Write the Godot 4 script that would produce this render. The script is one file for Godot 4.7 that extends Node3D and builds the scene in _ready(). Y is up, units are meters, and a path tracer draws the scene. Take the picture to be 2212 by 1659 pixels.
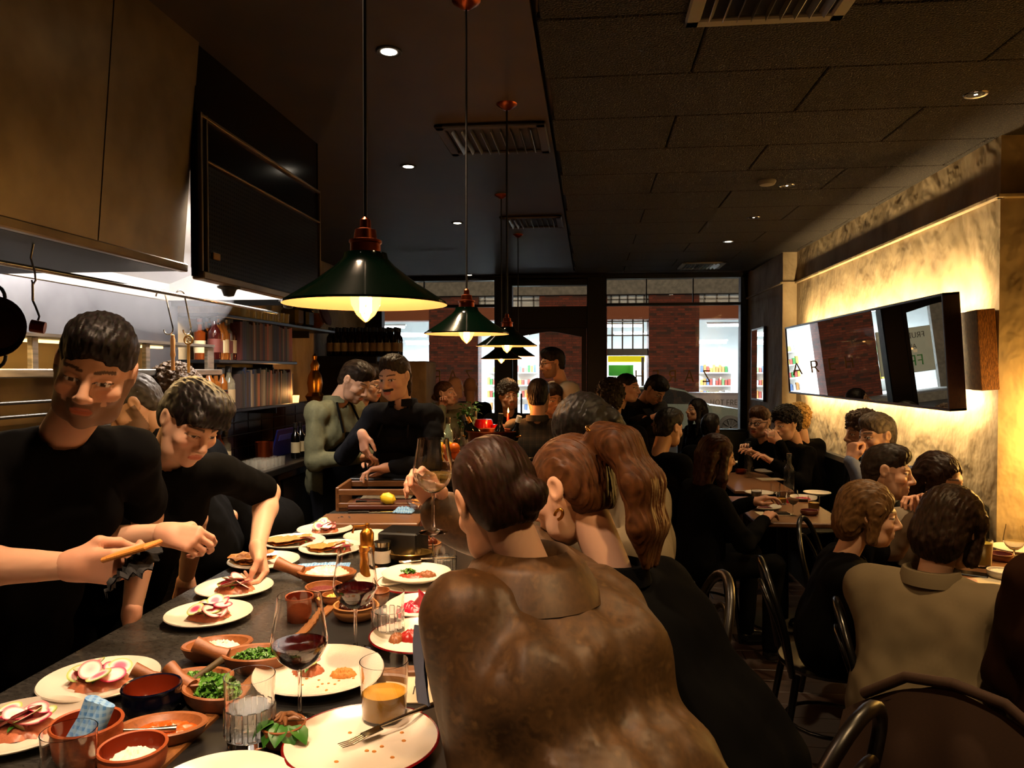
extends Node3D
# ---------------------------------------------------------------- mesh collector
class M:
	var v := PackedVector3Array()
	var n := PackedVector3Array()
	var c := PackedColorArray()
	var i := PackedInt32Array()
	var col := Color.WHITE
	var xf := Transform3D()
	func vert(p: Vector3, nn: Vector3) -> int:
		v.append(xf * p); n.append((xf.basis * nn).normalized()); c.append(col)
		return v.size() - 1
	func tri(a: int, b: int, d: int) -> void:
		var g := (v[d] - v[a]).cross(v[b] - v[a])
		if g.dot(n[a] + n[b] + n[d]) < 0.0:
			i.append_array(PackedInt32Array([a, d, b]))
		else:
			i.append_array(PackedInt32Array([a, b, d]))
	func poly(pts: Array, nn: Vector3) -> void:
		var ids := []
		for p in pts: ids.append(vert(p, nn))
		for k in range(1, pts.size() - 1): tri(ids[0], ids[k], ids[k + 1])
	func flat(pts: Array) -> void:
		var nn: Vector3 = (pts[2] - pts[0]).cross(pts[1] - pts[0])
		poly(pts, nn.normalized())
	func box(ctr: Vector3, size: Vector3, bev := 0.0, b := Basis()) -> M:
		var h := size * 0.5
		bev = minf(bev, minf(h.x, minf(h.y, h.z)) * 0.98)
		var ax := [Vector3.RIGHT, Vector3.UP, Vector3.BACK]
		for a in 3:
			for s in [-1.0, 1.0]:
				var u := (a + 1) % 3
				var w := (a + 2) % 3
				var q := []
				for k in [[-1, -1], [1, -1], [1, 1], [-1, 1]]:
					var p := Vector3.ZERO
					p[a] = s * h[a]; p[u] = k[0] * (h[u] - bev); p[w] = k[1] * (h[w] - bev)
					q.append(ctr + b * p)
				poly(q, b * (ax[a] * s))
		if bev > 0.0:
			for a in 3:
				var u := (a + 1) % 3
				var w := (a + 2) % 3
				for k in [[-1, -1], [1, -1], [1, 1], [-1, 1]]:
					var q := []
					for e in [[0, -1], [0, 1], [1, 1], [1, -1]]:
						var p := Vector3.ZERO
						p[a] = e[1] * (h[a] - bev)
						p[u] = k[0] * (h[u] - (bev if e[0] == 0 else 0.0)); p[w] = k[1] * (h[w] - (0.0 if e[0] == 0 else bev))
						q.append(ctr + b * p)
					var nn := Vector3.ZERO
					nn[u] = k[0]; nn[w] = k[1]
					poly(q, b * nn.normalized())
			for x in [-1, 1]:
				for y in [-1, 1]:
					for z in [-1, 1]:
						var s := Vector3(x, y, z)
						poly([ctr + b * (s * Vector3(h.x, h.y - bev, h.z - bev)), ctr + b * (s * Vector3(h.x - bev, h.y, h.z - bev)), ctr + b * (s * Vector3(h.x - bev, h.y - bev, h.z))], b * s.normalized())
		return self
	func bar(a: Vector3, b: Vector3, w: float, h: float, bev := 0.0) -> M:
		var z := (b - a).normalized()
		var x := Vector3.UP.cross(z)
		if x.length() < 0.01: x = Vector3.RIGHT
		x = x.normalized()
		return box((a + b) * 0.5, Vector3(w, h, a.distance_to(b)), bev, Basis(x, z.cross(x), z))
	func tube(pts: Array, rad, seg := 10, caps := true) -> M:
		var x := Vector3.ZERO
		var rows := []
		for k in pts.size():
			var t: Vector3 = (pts[mini(k + 1, pts.size() - 1)] - pts[maxi(k - 1, 0)]).normalized()
			if x == Vector3.ZERO:
				x = t.cross(Vector3.UP if absf(t.y) < 0.9 else Vector3.RIGHT).normalized()
			else:
				x = (x - t * x.dot(t)).normalized()
			var y := t.cross(x)
			var r: float = rad if rad is float else rad[k]
			var row := []
			for s in seg:
				var d := x * cos(TAU * s / seg) + y * sin(TAU * s / seg)
				row.append(vert(pts[k] + d * r, d))
			rows.append(row)
			if caps and (k == 0 or k == pts.size() - 1):
				var e := []
				for s in seg: e.append(pts[k] + (x * cos(TAU * s / seg) + y * sin(TAU * s / seg)) * r)
				poly(e, -t if k == 0 else t)
		for k in pts.size() - 1:
			for s in seg:
				var s2 := (s + 1) % seg
				tri(rows[k][s], rows[k][s2], rows[k + 1][s2]); tri(rows[k][s], rows[k + 1][s2], rows[k + 1][s])
		return self
	# profile: Array of Vector2(radius, height); sharp corners above 35 degrees
	func lathe(pr: Array, seg := 24, t := Transform3D(), squash := 1.0) -> M:
		var keep := xf
		xf = xf * t
		var prev := []
		for k in pr.size() - 1:
			var a: Vector2 = pr[k]
			var b: Vector2 = pr[k + 1]
			if a.distance_to(b) < 1e-6: continue
			var e := (b - a).normalized()
			var nn := Vector2(e.y, -e.x)
			var na := nn
			var nb := nn
			if k > 0:
				var e0: Vector2 = (a - pr[k - 1]).normalized()
				if e0.dot(e) > 0.8: na = (nn + Vector2(e0.y, -e0.x)).normalized()
			if k < pr.size() - 2:
				var e1: Vector2 = (pr[k + 2] - b).normalized()
				if e1.dot(e) > 0.8: nb = (nn + Vector2(e1.y, -e1.x)).normalized()
			var ra := []
			var rb := []
			for s in seg + 1:
				var w := Vector3(cos(TAU * s / seg), 0, sin(TAU * s / seg) * squash)
				ra.append(vert(Vector3(w.x * a.x, a.y, w.z * a.x), Vector3(w.x * na.x, na.y, w.z * na.x)))
				rb.append(vert(Vector3(w.x * b.x, b.y, w.z * b.x), Vector3(w.x * nb.x, nb.y, w.z * nb.x)))
			for s in seg:
				if a.x > 1e-5: tri(ra[s], ra[s + 1], rb[s + 1])
				if b.x > 1e-5: tri(ra[s], rb[s + 1], rb[s])
		xf = keep
		return self
	func ext(pl: PackedVector2Array, depth: float, t := Transform3D()) -> M:
		var keep := xf
		xf = xf * t
		var ix := Geometry2D.triangulate_polygon(pl)
		for s in [1.0, -1.0]:
			var b := v.size()
			for p in pl: vert(Vector3(p.x, p.y, s * depth * 0.5), Vector3(0, 0, s))
			for k in range(0, ix.size(), 3): tri(b + ix[k], b + ix[k + 1], b + ix[k + 2])
		var area := 0.0
		for k in pl.size():
			var a := pl[k]; var b := pl[(k + 1) % pl.size()]
			area += a.x * b.y - b.x * a.y
		for k in pl.size():
			var a := pl[k]
			var b := pl[(k + 1) % pl.size()]
			var nn := Vector3(b.y - a.y, a.x - b.x, 0).normalized() * signf(area)
			poly([Vector3(a.x, a.y, depth * 0.5), Vector3(b.x, b.y, depth * 0.5), Vector3(b.x, b.y, -depth * 0.5), Vector3(a.x, a.y, -depth * 0.5)], nn)
		xf = keep
		return self
	# rows of points -> smooth sheet (thick > 0 gives it a back face)
	func sheet(rows: Array, thick := 0.0, wrap := false) -> M:
		var R := rows.size()
		var C: int = rows[0].size()
		var nr := []
		for a in R:
			var l := []
			for b in C:
				var du: Vector3 = rows[mini(a + 1, R - 1)][b] - rows[maxi(a - 1, 0)][b]
				var dv: Vector3 = rows[a][(b + 1) % C if wrap else mini(b + 1, C - 1)] - rows[a][(b + C - 1) % C if wrap else maxi(b - 1, 0)]
				var q := du.cross(dv)
				l.append(q.normalized() if q.length() > 1e-12 else Vector3.UP)
			nr.append(l)
		for side in ([0] if thick == 0.0 else [0, 1]):
			var ids := []
			for a in R:
				for b in C:
					ids.append(vert(rows[a][b] - nr[a][b] * thick * side, nr[a][b] * (1.0 - 2.0 * side)))
			for a in R - 1:
				for b in (C if wrap else C - 1):
					var b2 := (b + 1) % C
					tri(ids[a * C + b], ids[a * C + b2], ids[(a + 1) * C + b2]); tri(ids[a * C + b], ids[(a + 1) * C + b2], ids[(a + 1) * C + b])
		return self
	func add(o: M, t := Transform3D()) -> M:
		var b := v.size()
		for k in o.v.size():
			v.append(t * o.v[k]); n.append((t.basis * o.n[k]).normalized())
		c.append_array(o.c)
		var flip := t.basis.determinant() < 0.0
		for k in range(0, o.i.size(), 3):
			i.append(b + o.i[k]); i.append(b + o.i[k + (2 if flip else 1)]); i.append(b + o.i[k + (1 if flip else 2)])
		return self
	func mesh() -> ArrayMesh:
		var am := ArrayMesh.new()
		if v.is_empty(): return am
		var arr := []
		arr.resize(Mesh.ARRAY_MAX)
		arr[Mesh.ARRAY_VERTEX] = v; arr[Mesh.ARRAY_NORMAL] = n; arr[Mesh.ARRAY_COLOR] = c; arr[Mesh.ARRAY_INDEX] = i
		am.add_surface_from_arrays(Mesh.PRIMITIVE_TRIANGLES, arr)
		return am

# ---------------------------------------------------------------- camera geometry
const EYE := Vector3(0, 1.65, 0)
const FOCAL := 1600.0
const YAW := 6.0
const PITCH := -1.06
var cam_basis: Basis
func ray(px: float, py: float) -> Vector3:
	return cam_basis * Vector3((px - 1106.0) / FOCAL, -(py - 829.5) / FOCAL, -1.0)
func at(px: float, py: float, depth: float) -> Vector3:   # depth is along the room, -z
	var d := ray(px, py)
	return EYE + d * (depth / -d.z)
func on(px: float, py: float, y: float) -> Vector3:        # point on the level plane y
	var d := ray(px, py)
	return EYE + d * ((y - EYE.y) / d.y)

# ---------------------------------------------------------------- node helpers
var taken := {}
func numbered(called: String) -> String:
	if not taken.has(called):
		taken[called] = 0
		return called
	taken[called] += 1
	return "%s_%03d" % [called, taken[called]]
func thing(called: String, label: String, category: String, where := Vector3.ZERO, turn := 0.0, group := "") -> Node3D:
	var o := Node3D.new()
	o.name = numbered(called)
	add_child(o)
	o.position = where
	o.rotation.y = deg_to_rad(turn)
	tag(o, label, category, group)
	return o
func tag(o: Node, label: String, category: String, group := "") -> Node:
	o.set_meta("label", label); o.set_meta("category", category)
	if group != "": o.set_meta("group", group)
	return o
func part(called: String, g, m: Material, parent: Node, label := "") -> MeshInstance3D:
	var o := MeshInstance3D.new()
	o.name = called
	o.mesh = g.mesh() if g is M else g
	o.material_override = m
	if parent == self: o.name = numbered(called)
	parent.add_child(o, true)
	if label != "": o.set_meta("label", label)
	return o
func solo(called: String, g, m: Material, label: String, category: String, where := Vector3.ZERO, turn := 0.0, group := "") -> MeshInstance3D:
	var o := part(called, g, m, self)
	o.position = where; o.rotation.y = deg_to_rad(turn)
	tag(o, label, category, group)
	return o
func struct(called: String, g, m: Material) -> MeshInstance3D:
	var o := part(called, g, m, self)
	o.set_meta("kind", "structure")
	return o
func copy(src: Node3D, where: Vector3, turn := 0.0, label := "", group := "") -> Node3D:
	var c: Node3D = src.duplicate()
	var base: String = src.name
	if base.length() > 4 and base[base.length() - 4] == "_" and base.right(3).is_valid_int(): base = base.left(-4)
	c.name = numbered(base)
	add_child(c)
	c.position = where; c.rotation.y = deg_to_rad(turn)
	if label != "": c.set_meta("label", label)
	if group != "": c.set_meta("group", group)
	return c
func T(p: Vector3, yaw := 0.0, pitch := 0.0, roll := 0.0) -> Transform3D:
	return Transform3D(Basis.from_euler(Vector3(deg_to_rad(pitch), deg_to_rad(yaw), deg_to_rad(roll))), p)
func V(x: float, y: float, z: float) -> Vector3: return Vector3(x, y, z)

# ---------------------------------------------------------------- materials
func mat(color: Color, rough := 0.6, metal := 0.0) -> StandardMaterial3D:
	var m := StandardMaterial3D.new()
	m.albedo_color = color; m.roughness = rough; m.metallic = metal
	return m
func cloth(color: Color, rough := 0.9) -> StandardMaterial3D:
	var m := mat(color, rough)
	m.metallic_specular = 0.16
	return m
func vmat(rough := 0.6, metal := 0.0) -> StandardMaterial3D:
	var m := mat(Color.WHITE, rough, metal)
	m.vertex_color_use_as_albedo = true
	return m
func lin(r: float, g: float, b: float) -> Color: return Color(r, g, b).srgb_to_linear()
func glow(color: Color, e: float) -> StandardMaterial3D:
	var m := mat(color, 0.5)
	m.emission_enabled = true; m.emission = color; m.emission_energy_multiplier = e
	return m
func pane(color: Color, alpha: float, rough := 0.0) -> StandardMaterial3D:
	var m := mat(Color(color.r, color.g, color.b, alpha), rough)
	m.transparency = BaseMaterial3D.TRANSPARENCY_ALPHA
	return m
func noise(freq: float, oct := 4, type := FastNoiseLite.TYPE_SIMPLEX_SMOOTH, sd := 1) -> FastNoiseLite:
	var f := FastNoiseLite.new()
	f.noise_type = type; f.frequency = freq; f.fractal_octaves = oct; f.seed = sd
	return f
func ntex(freq: float, cols: Array, size := 512, oct := 4, type := FastNoiseLite.TYPE_SIMPLEX_SMOOTH, sd := 1) -> NoiseTexture2D:
	var t := NoiseTexture2D.new()
	t.width = size; t.height = size; t.seamless = true
	t.noise = noise(freq, oct, type, sd)
	if cols.size() > 0:
		var g := Gradient.new()
		var off := PackedFloat32Array()
		for k in cols.size(): off.append(float(k) / (cols.size() - 1))
		g.offsets = off; g.colors = PackedColorArray(cols)
		t.color_ramp = g
	return t
func ntri(m: StandardMaterial3D, scale: Vector3, world := true) -> StandardMaterial3D:
	m.uv1_triplanar = true
	m.uv1_world_triplanar = world
	m.uv1_scale = scale
	return m
func textured(cols: Array, freq: float, scale: Vector3, rough := 0.6, metal := 0.0, bump := 0.0, sd := 1, oct := 4, world := true, type := FastNoiseLite.TYPE_SIMPLEX_SMOOTH, size := 512) -> StandardMaterial3D:
	var m := mat(Color.WHITE, rough, metal)
	m.albedo_texture = ntex(freq, cols, size, oct, type, sd)
	if bump != 0.0:
		m.heightmap_enabled = true
		m.heightmap_texture = ntex(freq * 1.7, [], size, oct, type, sd + 5)
		m.heightmap_scale = bump
	return ntri(m, scale, world)
# ---------------------------------------------------------------- scene
var mt := {}
func _ready() -> void:
	cam_basis = Basis.from_euler(Vector3(deg_to_rad(PITCH), deg_to_rad(YAW), 0))
	var cam := Camera3D.new()
	cam.name = "camera"
	cam.transform = Transform3D(cam_basis, EYE)
	cam.fov = rad_to_deg(2.0 * atan(829.5 / FOCAL))
	cam.near = 0.02; cam.far = 200.0
	add_child(cam)
	cam.current = true
	var we := WorldEnvironment.new()
	we.name = "night_environment"
	var env := Environment.new()
	env.background_mode = Environment.BG_SKY
	var sky := Sky.new()
	var sm := ProceduralSkyMaterial.new()
	sm.sky_top_color = Color(0.03, 0.035, 0.05); sm.sky_horizon_color = Color(0.10, 0.09, 0.085)
	sm.ground_bottom_color = Color(0.03, 0.03, 0.03); sm.ground_horizon_color = Color(0.06, 0.06, 0.06)
	sm.sky_energy_multiplier = 0.4; sm.ground_energy_multiplier = 0.4
	sky.sky_material = sm
	env.sky = sky
	env.tonemap_mode = Environment.TONE_MAPPER_LINEAR
	env.tonemap_exposure = 1.0
	env.volumetric_fog_enabled = true; env.volumetric_fog_density = 0.0
	env.sdfgi_enabled = true; env.ssao_enabled = true; env.ssil_enabled = true
	we.environment = env
	add_child(we)
	make_materials()
	build_room()
	build_facade()
	build_street()
	build_ceiling_fittings()
	build_mirrors()
	build_kitchen()
	build_counter()
	build_pendants()
	build_bar()
	build_furniture()
	build_counter_things()
	build_table_things()
	build_people()
	run_jobs()

func omni(parent: Node, where: Vector3, color: Color, e: float, size := 0.03) -> OmniLight3D:
	var l := OmniLight3D.new()
	l.name = "light"
	l.light_color = color; l.light_energy = e; l.light_size = size
	l.omni_range = 30.0; l.omni_attenuation = 2.0; l.shadow_enabled = true
	parent.add_child(l, true)
	l.position = where
	return l
func spot(parent: Node, where: Vector3, to: Vector3, color: Color, e: float, angle := 40.0, size := 0.04) -> SpotLight3D:
	var l := SpotLight3D.new()
	l.name = "light"
	l.light_color = color; l.light_energy = e; l.light_size = size
	l.spot_range = 30.0; l.spot_attenuation = 2.0; l.spot_angle = angle; l.spot_angle_attenuation = 0.6; l.shadow_enabled = true
	parent.add_child(l, true)
	var up := Vector3.UP if absf((to - where).normalized().y) < 0.95 else Vector3.FORWARD
	l.transform = Transform3D(Basis.looking_at(to - where, up), where)
	return l
func area(parent: Node, where: Vector3, to: Vector3, size: Vector2, color: Color, e: float) -> Node3D:
	var l := AreaLight3D.new()
	l.name = "light"
	l.light_color = color; l.light_energy = e
	l.area_size = size
	l.area_range = 30.0; l.area_attenuation = 2.0
	l.shadow_enabled = true
	parent.add_child(l, true)
	var up := Vector3.UP if absf((to - where).normalized().y) < 0.95 else Vector3.FORWARD
	l.transform = Transform3D(Basis.looking_at(to - where, up), where)
	return l

func make_materials() -> void:
	mt.black = mat(Color(0.035, 0.033, 0.032), 0.55)
	mt.blackgloss = mat(Color(0.03, 0.03, 0.03), 0.25)
	mt.frame = mat(Color(0.04, 0.038, 0.036), 0.45)
	mt.steel = textured([Color(0.40, 0.39, 0.37), Color(0.52, 0.50, 0.47), Color(0.60, 0.58, 0.55)], 0.02, V(0.5, 6.0, 0.5), 0.38, 0.9, 0.0, 3)
	mt.chrome = mat(Color(0.8, 0.79, 0.77), 0.12, 1.0)
	mt.brass = mat(Color(0.72, 0.50, 0.20), 0.28, 1.0)
	mt.copper = mat(Color(0.55, 0.26, 0.14), 0.3, 1.0)
	mt.plaster = textured([Color(0.50, 0.43, 0.32), Color(0.62, 0.54, 0.41), Color(0.67, 0.59, 0.45), Color(0.73, 0.65, 0.51)], 0.008, V(0.45, 0.35, 0.45), 0.8, 0.0, 2.0, 11, 5)
	mt.putty = mat(Color(0.56, 0.53, 0.47), 0.6)
	mt.soffit = textured([Color(0.15, 0.115, 0.085), Color(0.20, 0.155, 0.11)], 0.01, V(0.6, 0.6, 0.6), 0.55, 0.0, 0.0, 14, 4)
	mt.wool = textured([Color(0.06, 0.05, 0.035), Color(0.24, 0.20, 0.15), Color(0.13, 0.11, 0.08), Color(0.50, 0.43, 0.33)], 0.05, V(0.9, 0.9, 0.9), 0.95, 0.0, 1.5, 21, 4, true, FastNoiseLite.TYPE_SIMPLEX, 1024)
	mt.oak = textured([Color(0.28, 0.17, 0.09), Color(0.42, 0.27, 0.14), Color(0.36, 0.22, 0.11)], 0.02, V(1.0, 12.0, 12.0), 0.45, 0.0, 0.0, 31, 4)
	mt.oakz = textured([Color(0.34, 0.20, 0.10), Color(0.52, 0.34, 0.18), Color(0.44, 0.28, 0.14)], 0.02, V(14.0, 14.0, 1.2), 0.4, 0.0, 0.0, 32, 4)
	mt.walnut = textured([Color(0.10, 0.05, 0.03), Color(0.22, 0.12, 0.07), Color(0.15, 0.08, 0.045)], 0.02, V(10.0, 1.6, 10.0), 0.4, 0.0, 0.0, 33, 4)
	mt.zebrano = textured([Color(0.20, 0.11, 0.045), Color(0.55, 0.36, 0.16), Color(0.30, 0.17, 0.07), Color(0.60, 0.40, 0.19)], 0.03, V(9.0, 1.3, 9.0), 0.4, 0.0, 0.0, 34, 3)
	mt.floor = textured([Color(0.13, 0.075, 0.045), Color(0.20, 0.115, 0.07)], 0.02, V(1.0, 8.0, 9.0), 0.5, 0.0, 0.0, 35, 4)
	mt.brick = bricks()
	mt.concrete = textured([Color(0.30, 0.30, 0.29), Color(0.42, 0.41, 0.39)], 0.02, V(0.5, 0.5, 0.5), 0.9, 0.0, 0.0, 37, 4)
	mt.asphalt = textured([Color(0.10, 0.10, 0.105), Color(0.17, 0.17, 0.175)], 0.05, V(0.8, 0.8, 0.8), 0.7, 0.0, 0.0, 38, 4)
	mt.white = mat(Color(0.85, 0.84, 0.82), 0.6)
	mt.glass = pane(Color(0.9, 0.95, 0.95), 0.03)
	mt.leather = mat(Color(0.05, 0.05, 0.048), 0.35)
	mt.stone = textured([Color(0.045, 0.044, 0.043), Color(0.075, 0.072, 0.068), Color(0.06, 0.058, 0.056)], 0.02, V(1.2, 1.2, 1.2), 0.33, 0.0, 0.0, 39, 5)
	mt.zinc = textured([Color(0.20, 0.195, 0.185), Color(0.34, 0.33, 0.31), Color(0.25, 0.24, 0.225), Color(0.48, 0.465, 0.44)], 0.03, V(1.6, 2.0, 4.5), 0.34, 0.75, 0.0, 40, 5)
	mt.zinc.roughness_texture = ntex(0.05, [Color(0.3, 0.3, 0.3), Color(0.9, 0.9, 0.9)], 512, 5, FastNoiseLite.TYPE_SIMPLEX_SMOOTH, 44)
	mt.zinc.roughness = 0.6
	mt.hood = textured([Color(0.42, 0.36, 0.27), Color(0.50, 0.43, 0.33), Color(0.56, 0.49, 0.38)], 0.01, V(0.7, 0.7, 0.7), 0.36, 0.9, 0.0, 51, 4)
	mt.splash = textured([Color(0.34, 0.35, 0.38), Color(0.38, 0.39, 0.42), Color(0.41, 0.42, 0.45)], 0.01, V(0.8, 0.8, 0.8), 0.4, 0.7, 0.0, 52, 4)
	mt.tile = mat(Color(0.10, 0.045, 0.03), 0.2)
	mt.perf = mat(Color(0.05, 0.05, 0.052), 0.2, 0.8)
	mt.perf.albedo_texture = dots()
	ntri(mt.perf, V(1, 55.0, 55.0))
	mt.perf.albedo_color = Color(0.28, 0.28, 0.29)
	mt.coat = textured([Color(0.16, 0.09, 0.05), Color(0.22, 0.13, 0.075)], 0.1, V(3, 3, 3), 0.9, 0.0, 0.0, 61, 3)
	mt.citrus = [mat(Color(0.86, 0.66, 0.10), 0.4), mat(Color(0.85, 0.40, 0.05), 0.4), mat(Color(0.9, 0.78, 0.18), 0.4)]
	mt.white_wine = pane(Color(0.75, 0.60, 0.25), 0.16)
	mt.red_wine = mat(Color(0.16, 0.008, 0.015), 0.04)
	mt.cloth_dark = mat(Color(0.04, 0.04, 0.045), 0.9)
	mt.clear = pane(Color(0.95, 0.97, 0.96), 0.008)
	mt.solid = mat(Color(1, 1, 1, 0.0), 0.0)
	mt.solid.refraction_enabled = true; mt.solid.refraction_scale = 0.05
	mt.darkwood = mat(Color(0.055, 0.03, 0.02), 0.35)
	mt.leaf = mat(Color(0.16, 0.36, 0.08), 0.45)
	mt.paper = mat(Color(0.74, 0.68, 0.56), 0.8)

func bricks() -> StandardMaterial3D:   # far brickwork, each course a few pixels high in the picture
	var im := Image.create(256, 256, false, Image.FORMAT_RGB8)
	var rng := RandomNumberGenerator.new()
	rng.seed = 3
	im.fill(Color(0.17, 0.10, 0.075))
	for r in 16:
		for k in 5:
			var c := Color(0.25, 0.085, 0.05).lerp(Color(0.38, 0.15, 0.085), rng.randf())
			if rng.randf() < 0.12: c = Color(0.17, 0.075, 0.055)
			im.fill_rect(Rect2i(k * 64 - (32 if r % 2 else 0) + 2, r * 16 + 2, 60, 13), c)
	var m := mat(Color.WHITE, 0.9)
	m.albedo_texture = ImageTexture.create_from_image(im)
	return ntri(m, V(1.05, 0.78, 1.05))
func dots() -> ImageTexture:
	var im := Image.create(32, 32, false, Image.FORMAT_RGB8)
	for y in 32:
		for x in 32:
			var d := Vector2(x - 15.5, y - 15.5).length()
			im.set_pixel(x, y, Color(0.1, 0.1, 0.1) if d < 8.0 else Color(1, 1, 1))
	return ImageTexture.create_from_image(im)

# ---------------------------------------------------------------- room shell
const CEIL := 2.86
func build_room() -> void:
	var g := M.new()
	g.box(V(0.1, -0.06, -3.55), V(6.8, 0.1, 12.4))
	var fl := struct("floor", g, mt.walnut)
	var plank := M.new().box(Vector3.ZERO, V(1.22, 0.012, 0.138), 0.002).mesh()
	var z := -0.6
	var row := 0
	while z > -9.5:
		for k in 3:
			var x := -0.75 + 1.225 * k - (0.6 if row % 2 else 0.0)
			var o := part("plank", plank, mt.floor, fl)
			o.position = V(x + 0.4, -0.004, z)
		z -= 0.14
		row += 1
	# left wall: shelves side, then a recess towards the street
	g = M.new()
	g.box(V(-2.4, 1.45, -1.75), V(0.2, 2.9, 8.5))
	g.box(V(-2.72, 1.45, -5.92), V(0.84, 2.9, 0.16))
	g.box(V(-3.05, 1.45, -7.8), V(0.2, 2.9, 3.7))
	struct("wall_left", g, mt.plaster)
	g = M.new()
	g.box(V(2.8, 1.45, -5.955), V(1.4, 2.9, 3.77))
	g.box(V(2.73, 1.45, -8.8), V(1.54, 2.9, 1.92))
	g.box(V(3.4, 1.45, -0.785), V(0.2, 2.9, 6.57))
	struct("wall_right", g, mt.plaster)
	struct("wall_near", M.new().box(V(0.2, 1.45, 2.6), V(6.6, 2.9, 0.2)), mt.plaster)
	# picture rail that runs round the right wall
	g = M.new()
	g.box(V(2.095, 2.545, -5.95), V(0.045, 0.022, 3.8), 0.004)
	g.box(V(2.72, 2.545, -4.065), V(1.29, 0.022, 0.045), 0.004)
	g.box(V(2.02, 2.545, -7.835), V(0.16, 0.022, 0.045), 0.004)
	g.box(V(1.955, 2.545, -8.72), V(0.045, 0.022, 1.8), 0.004)
	struct("trim_1", g, mt.plaster)
	# ceiling: slab, smooth plaster soffit above the bar, wood wool boards above the tables
	var ce := struct("ceiling", M.new().box(V(0.1, 2.96, -3.55), V(6.8, 0.12, 12.4)), mt.black)
	part("soffit", M.new().box(V(-1.65, 2.885, -3.4), V(2.9, 0.05, 11.6)), mt.soffit, ce, "soffit painted dark brown above the bar")
	part("soffit", M.new().box(V(-0.55, 2.89, -9.4), V(5.1, 0.04, 0.5)), mt.walnut, ce)
	var whole := M.new().box(Vector3.ZERO, V(1.112, 0.03, 0.504), 0.004).mesh()
	for r in 20:
		var zc := 0.76 - 0.513 * r
		if zc < -9.0: continue
		var x0 := 0.945 - 1.12 * 2.0 if r % 2 == 0 else 0.405 - 1.12
		for k in 6:
			var a := maxf(-0.19, x0 + 1.12 * k)
			var b := minf(3.3, x0 + 1.12 * (k + 1))
			if b - a < 0.05: continue
			var full := b - a > 1.1
			var o := part("ceiling_board", whole if full else M.new().box(Vector3.ZERO, V(b - a - 0.008, 0.03, 0.504), 0.004).mesh(), mt.wool, ce)
			o.position = V((a + b) * 0.5, 2.872, zc)

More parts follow.
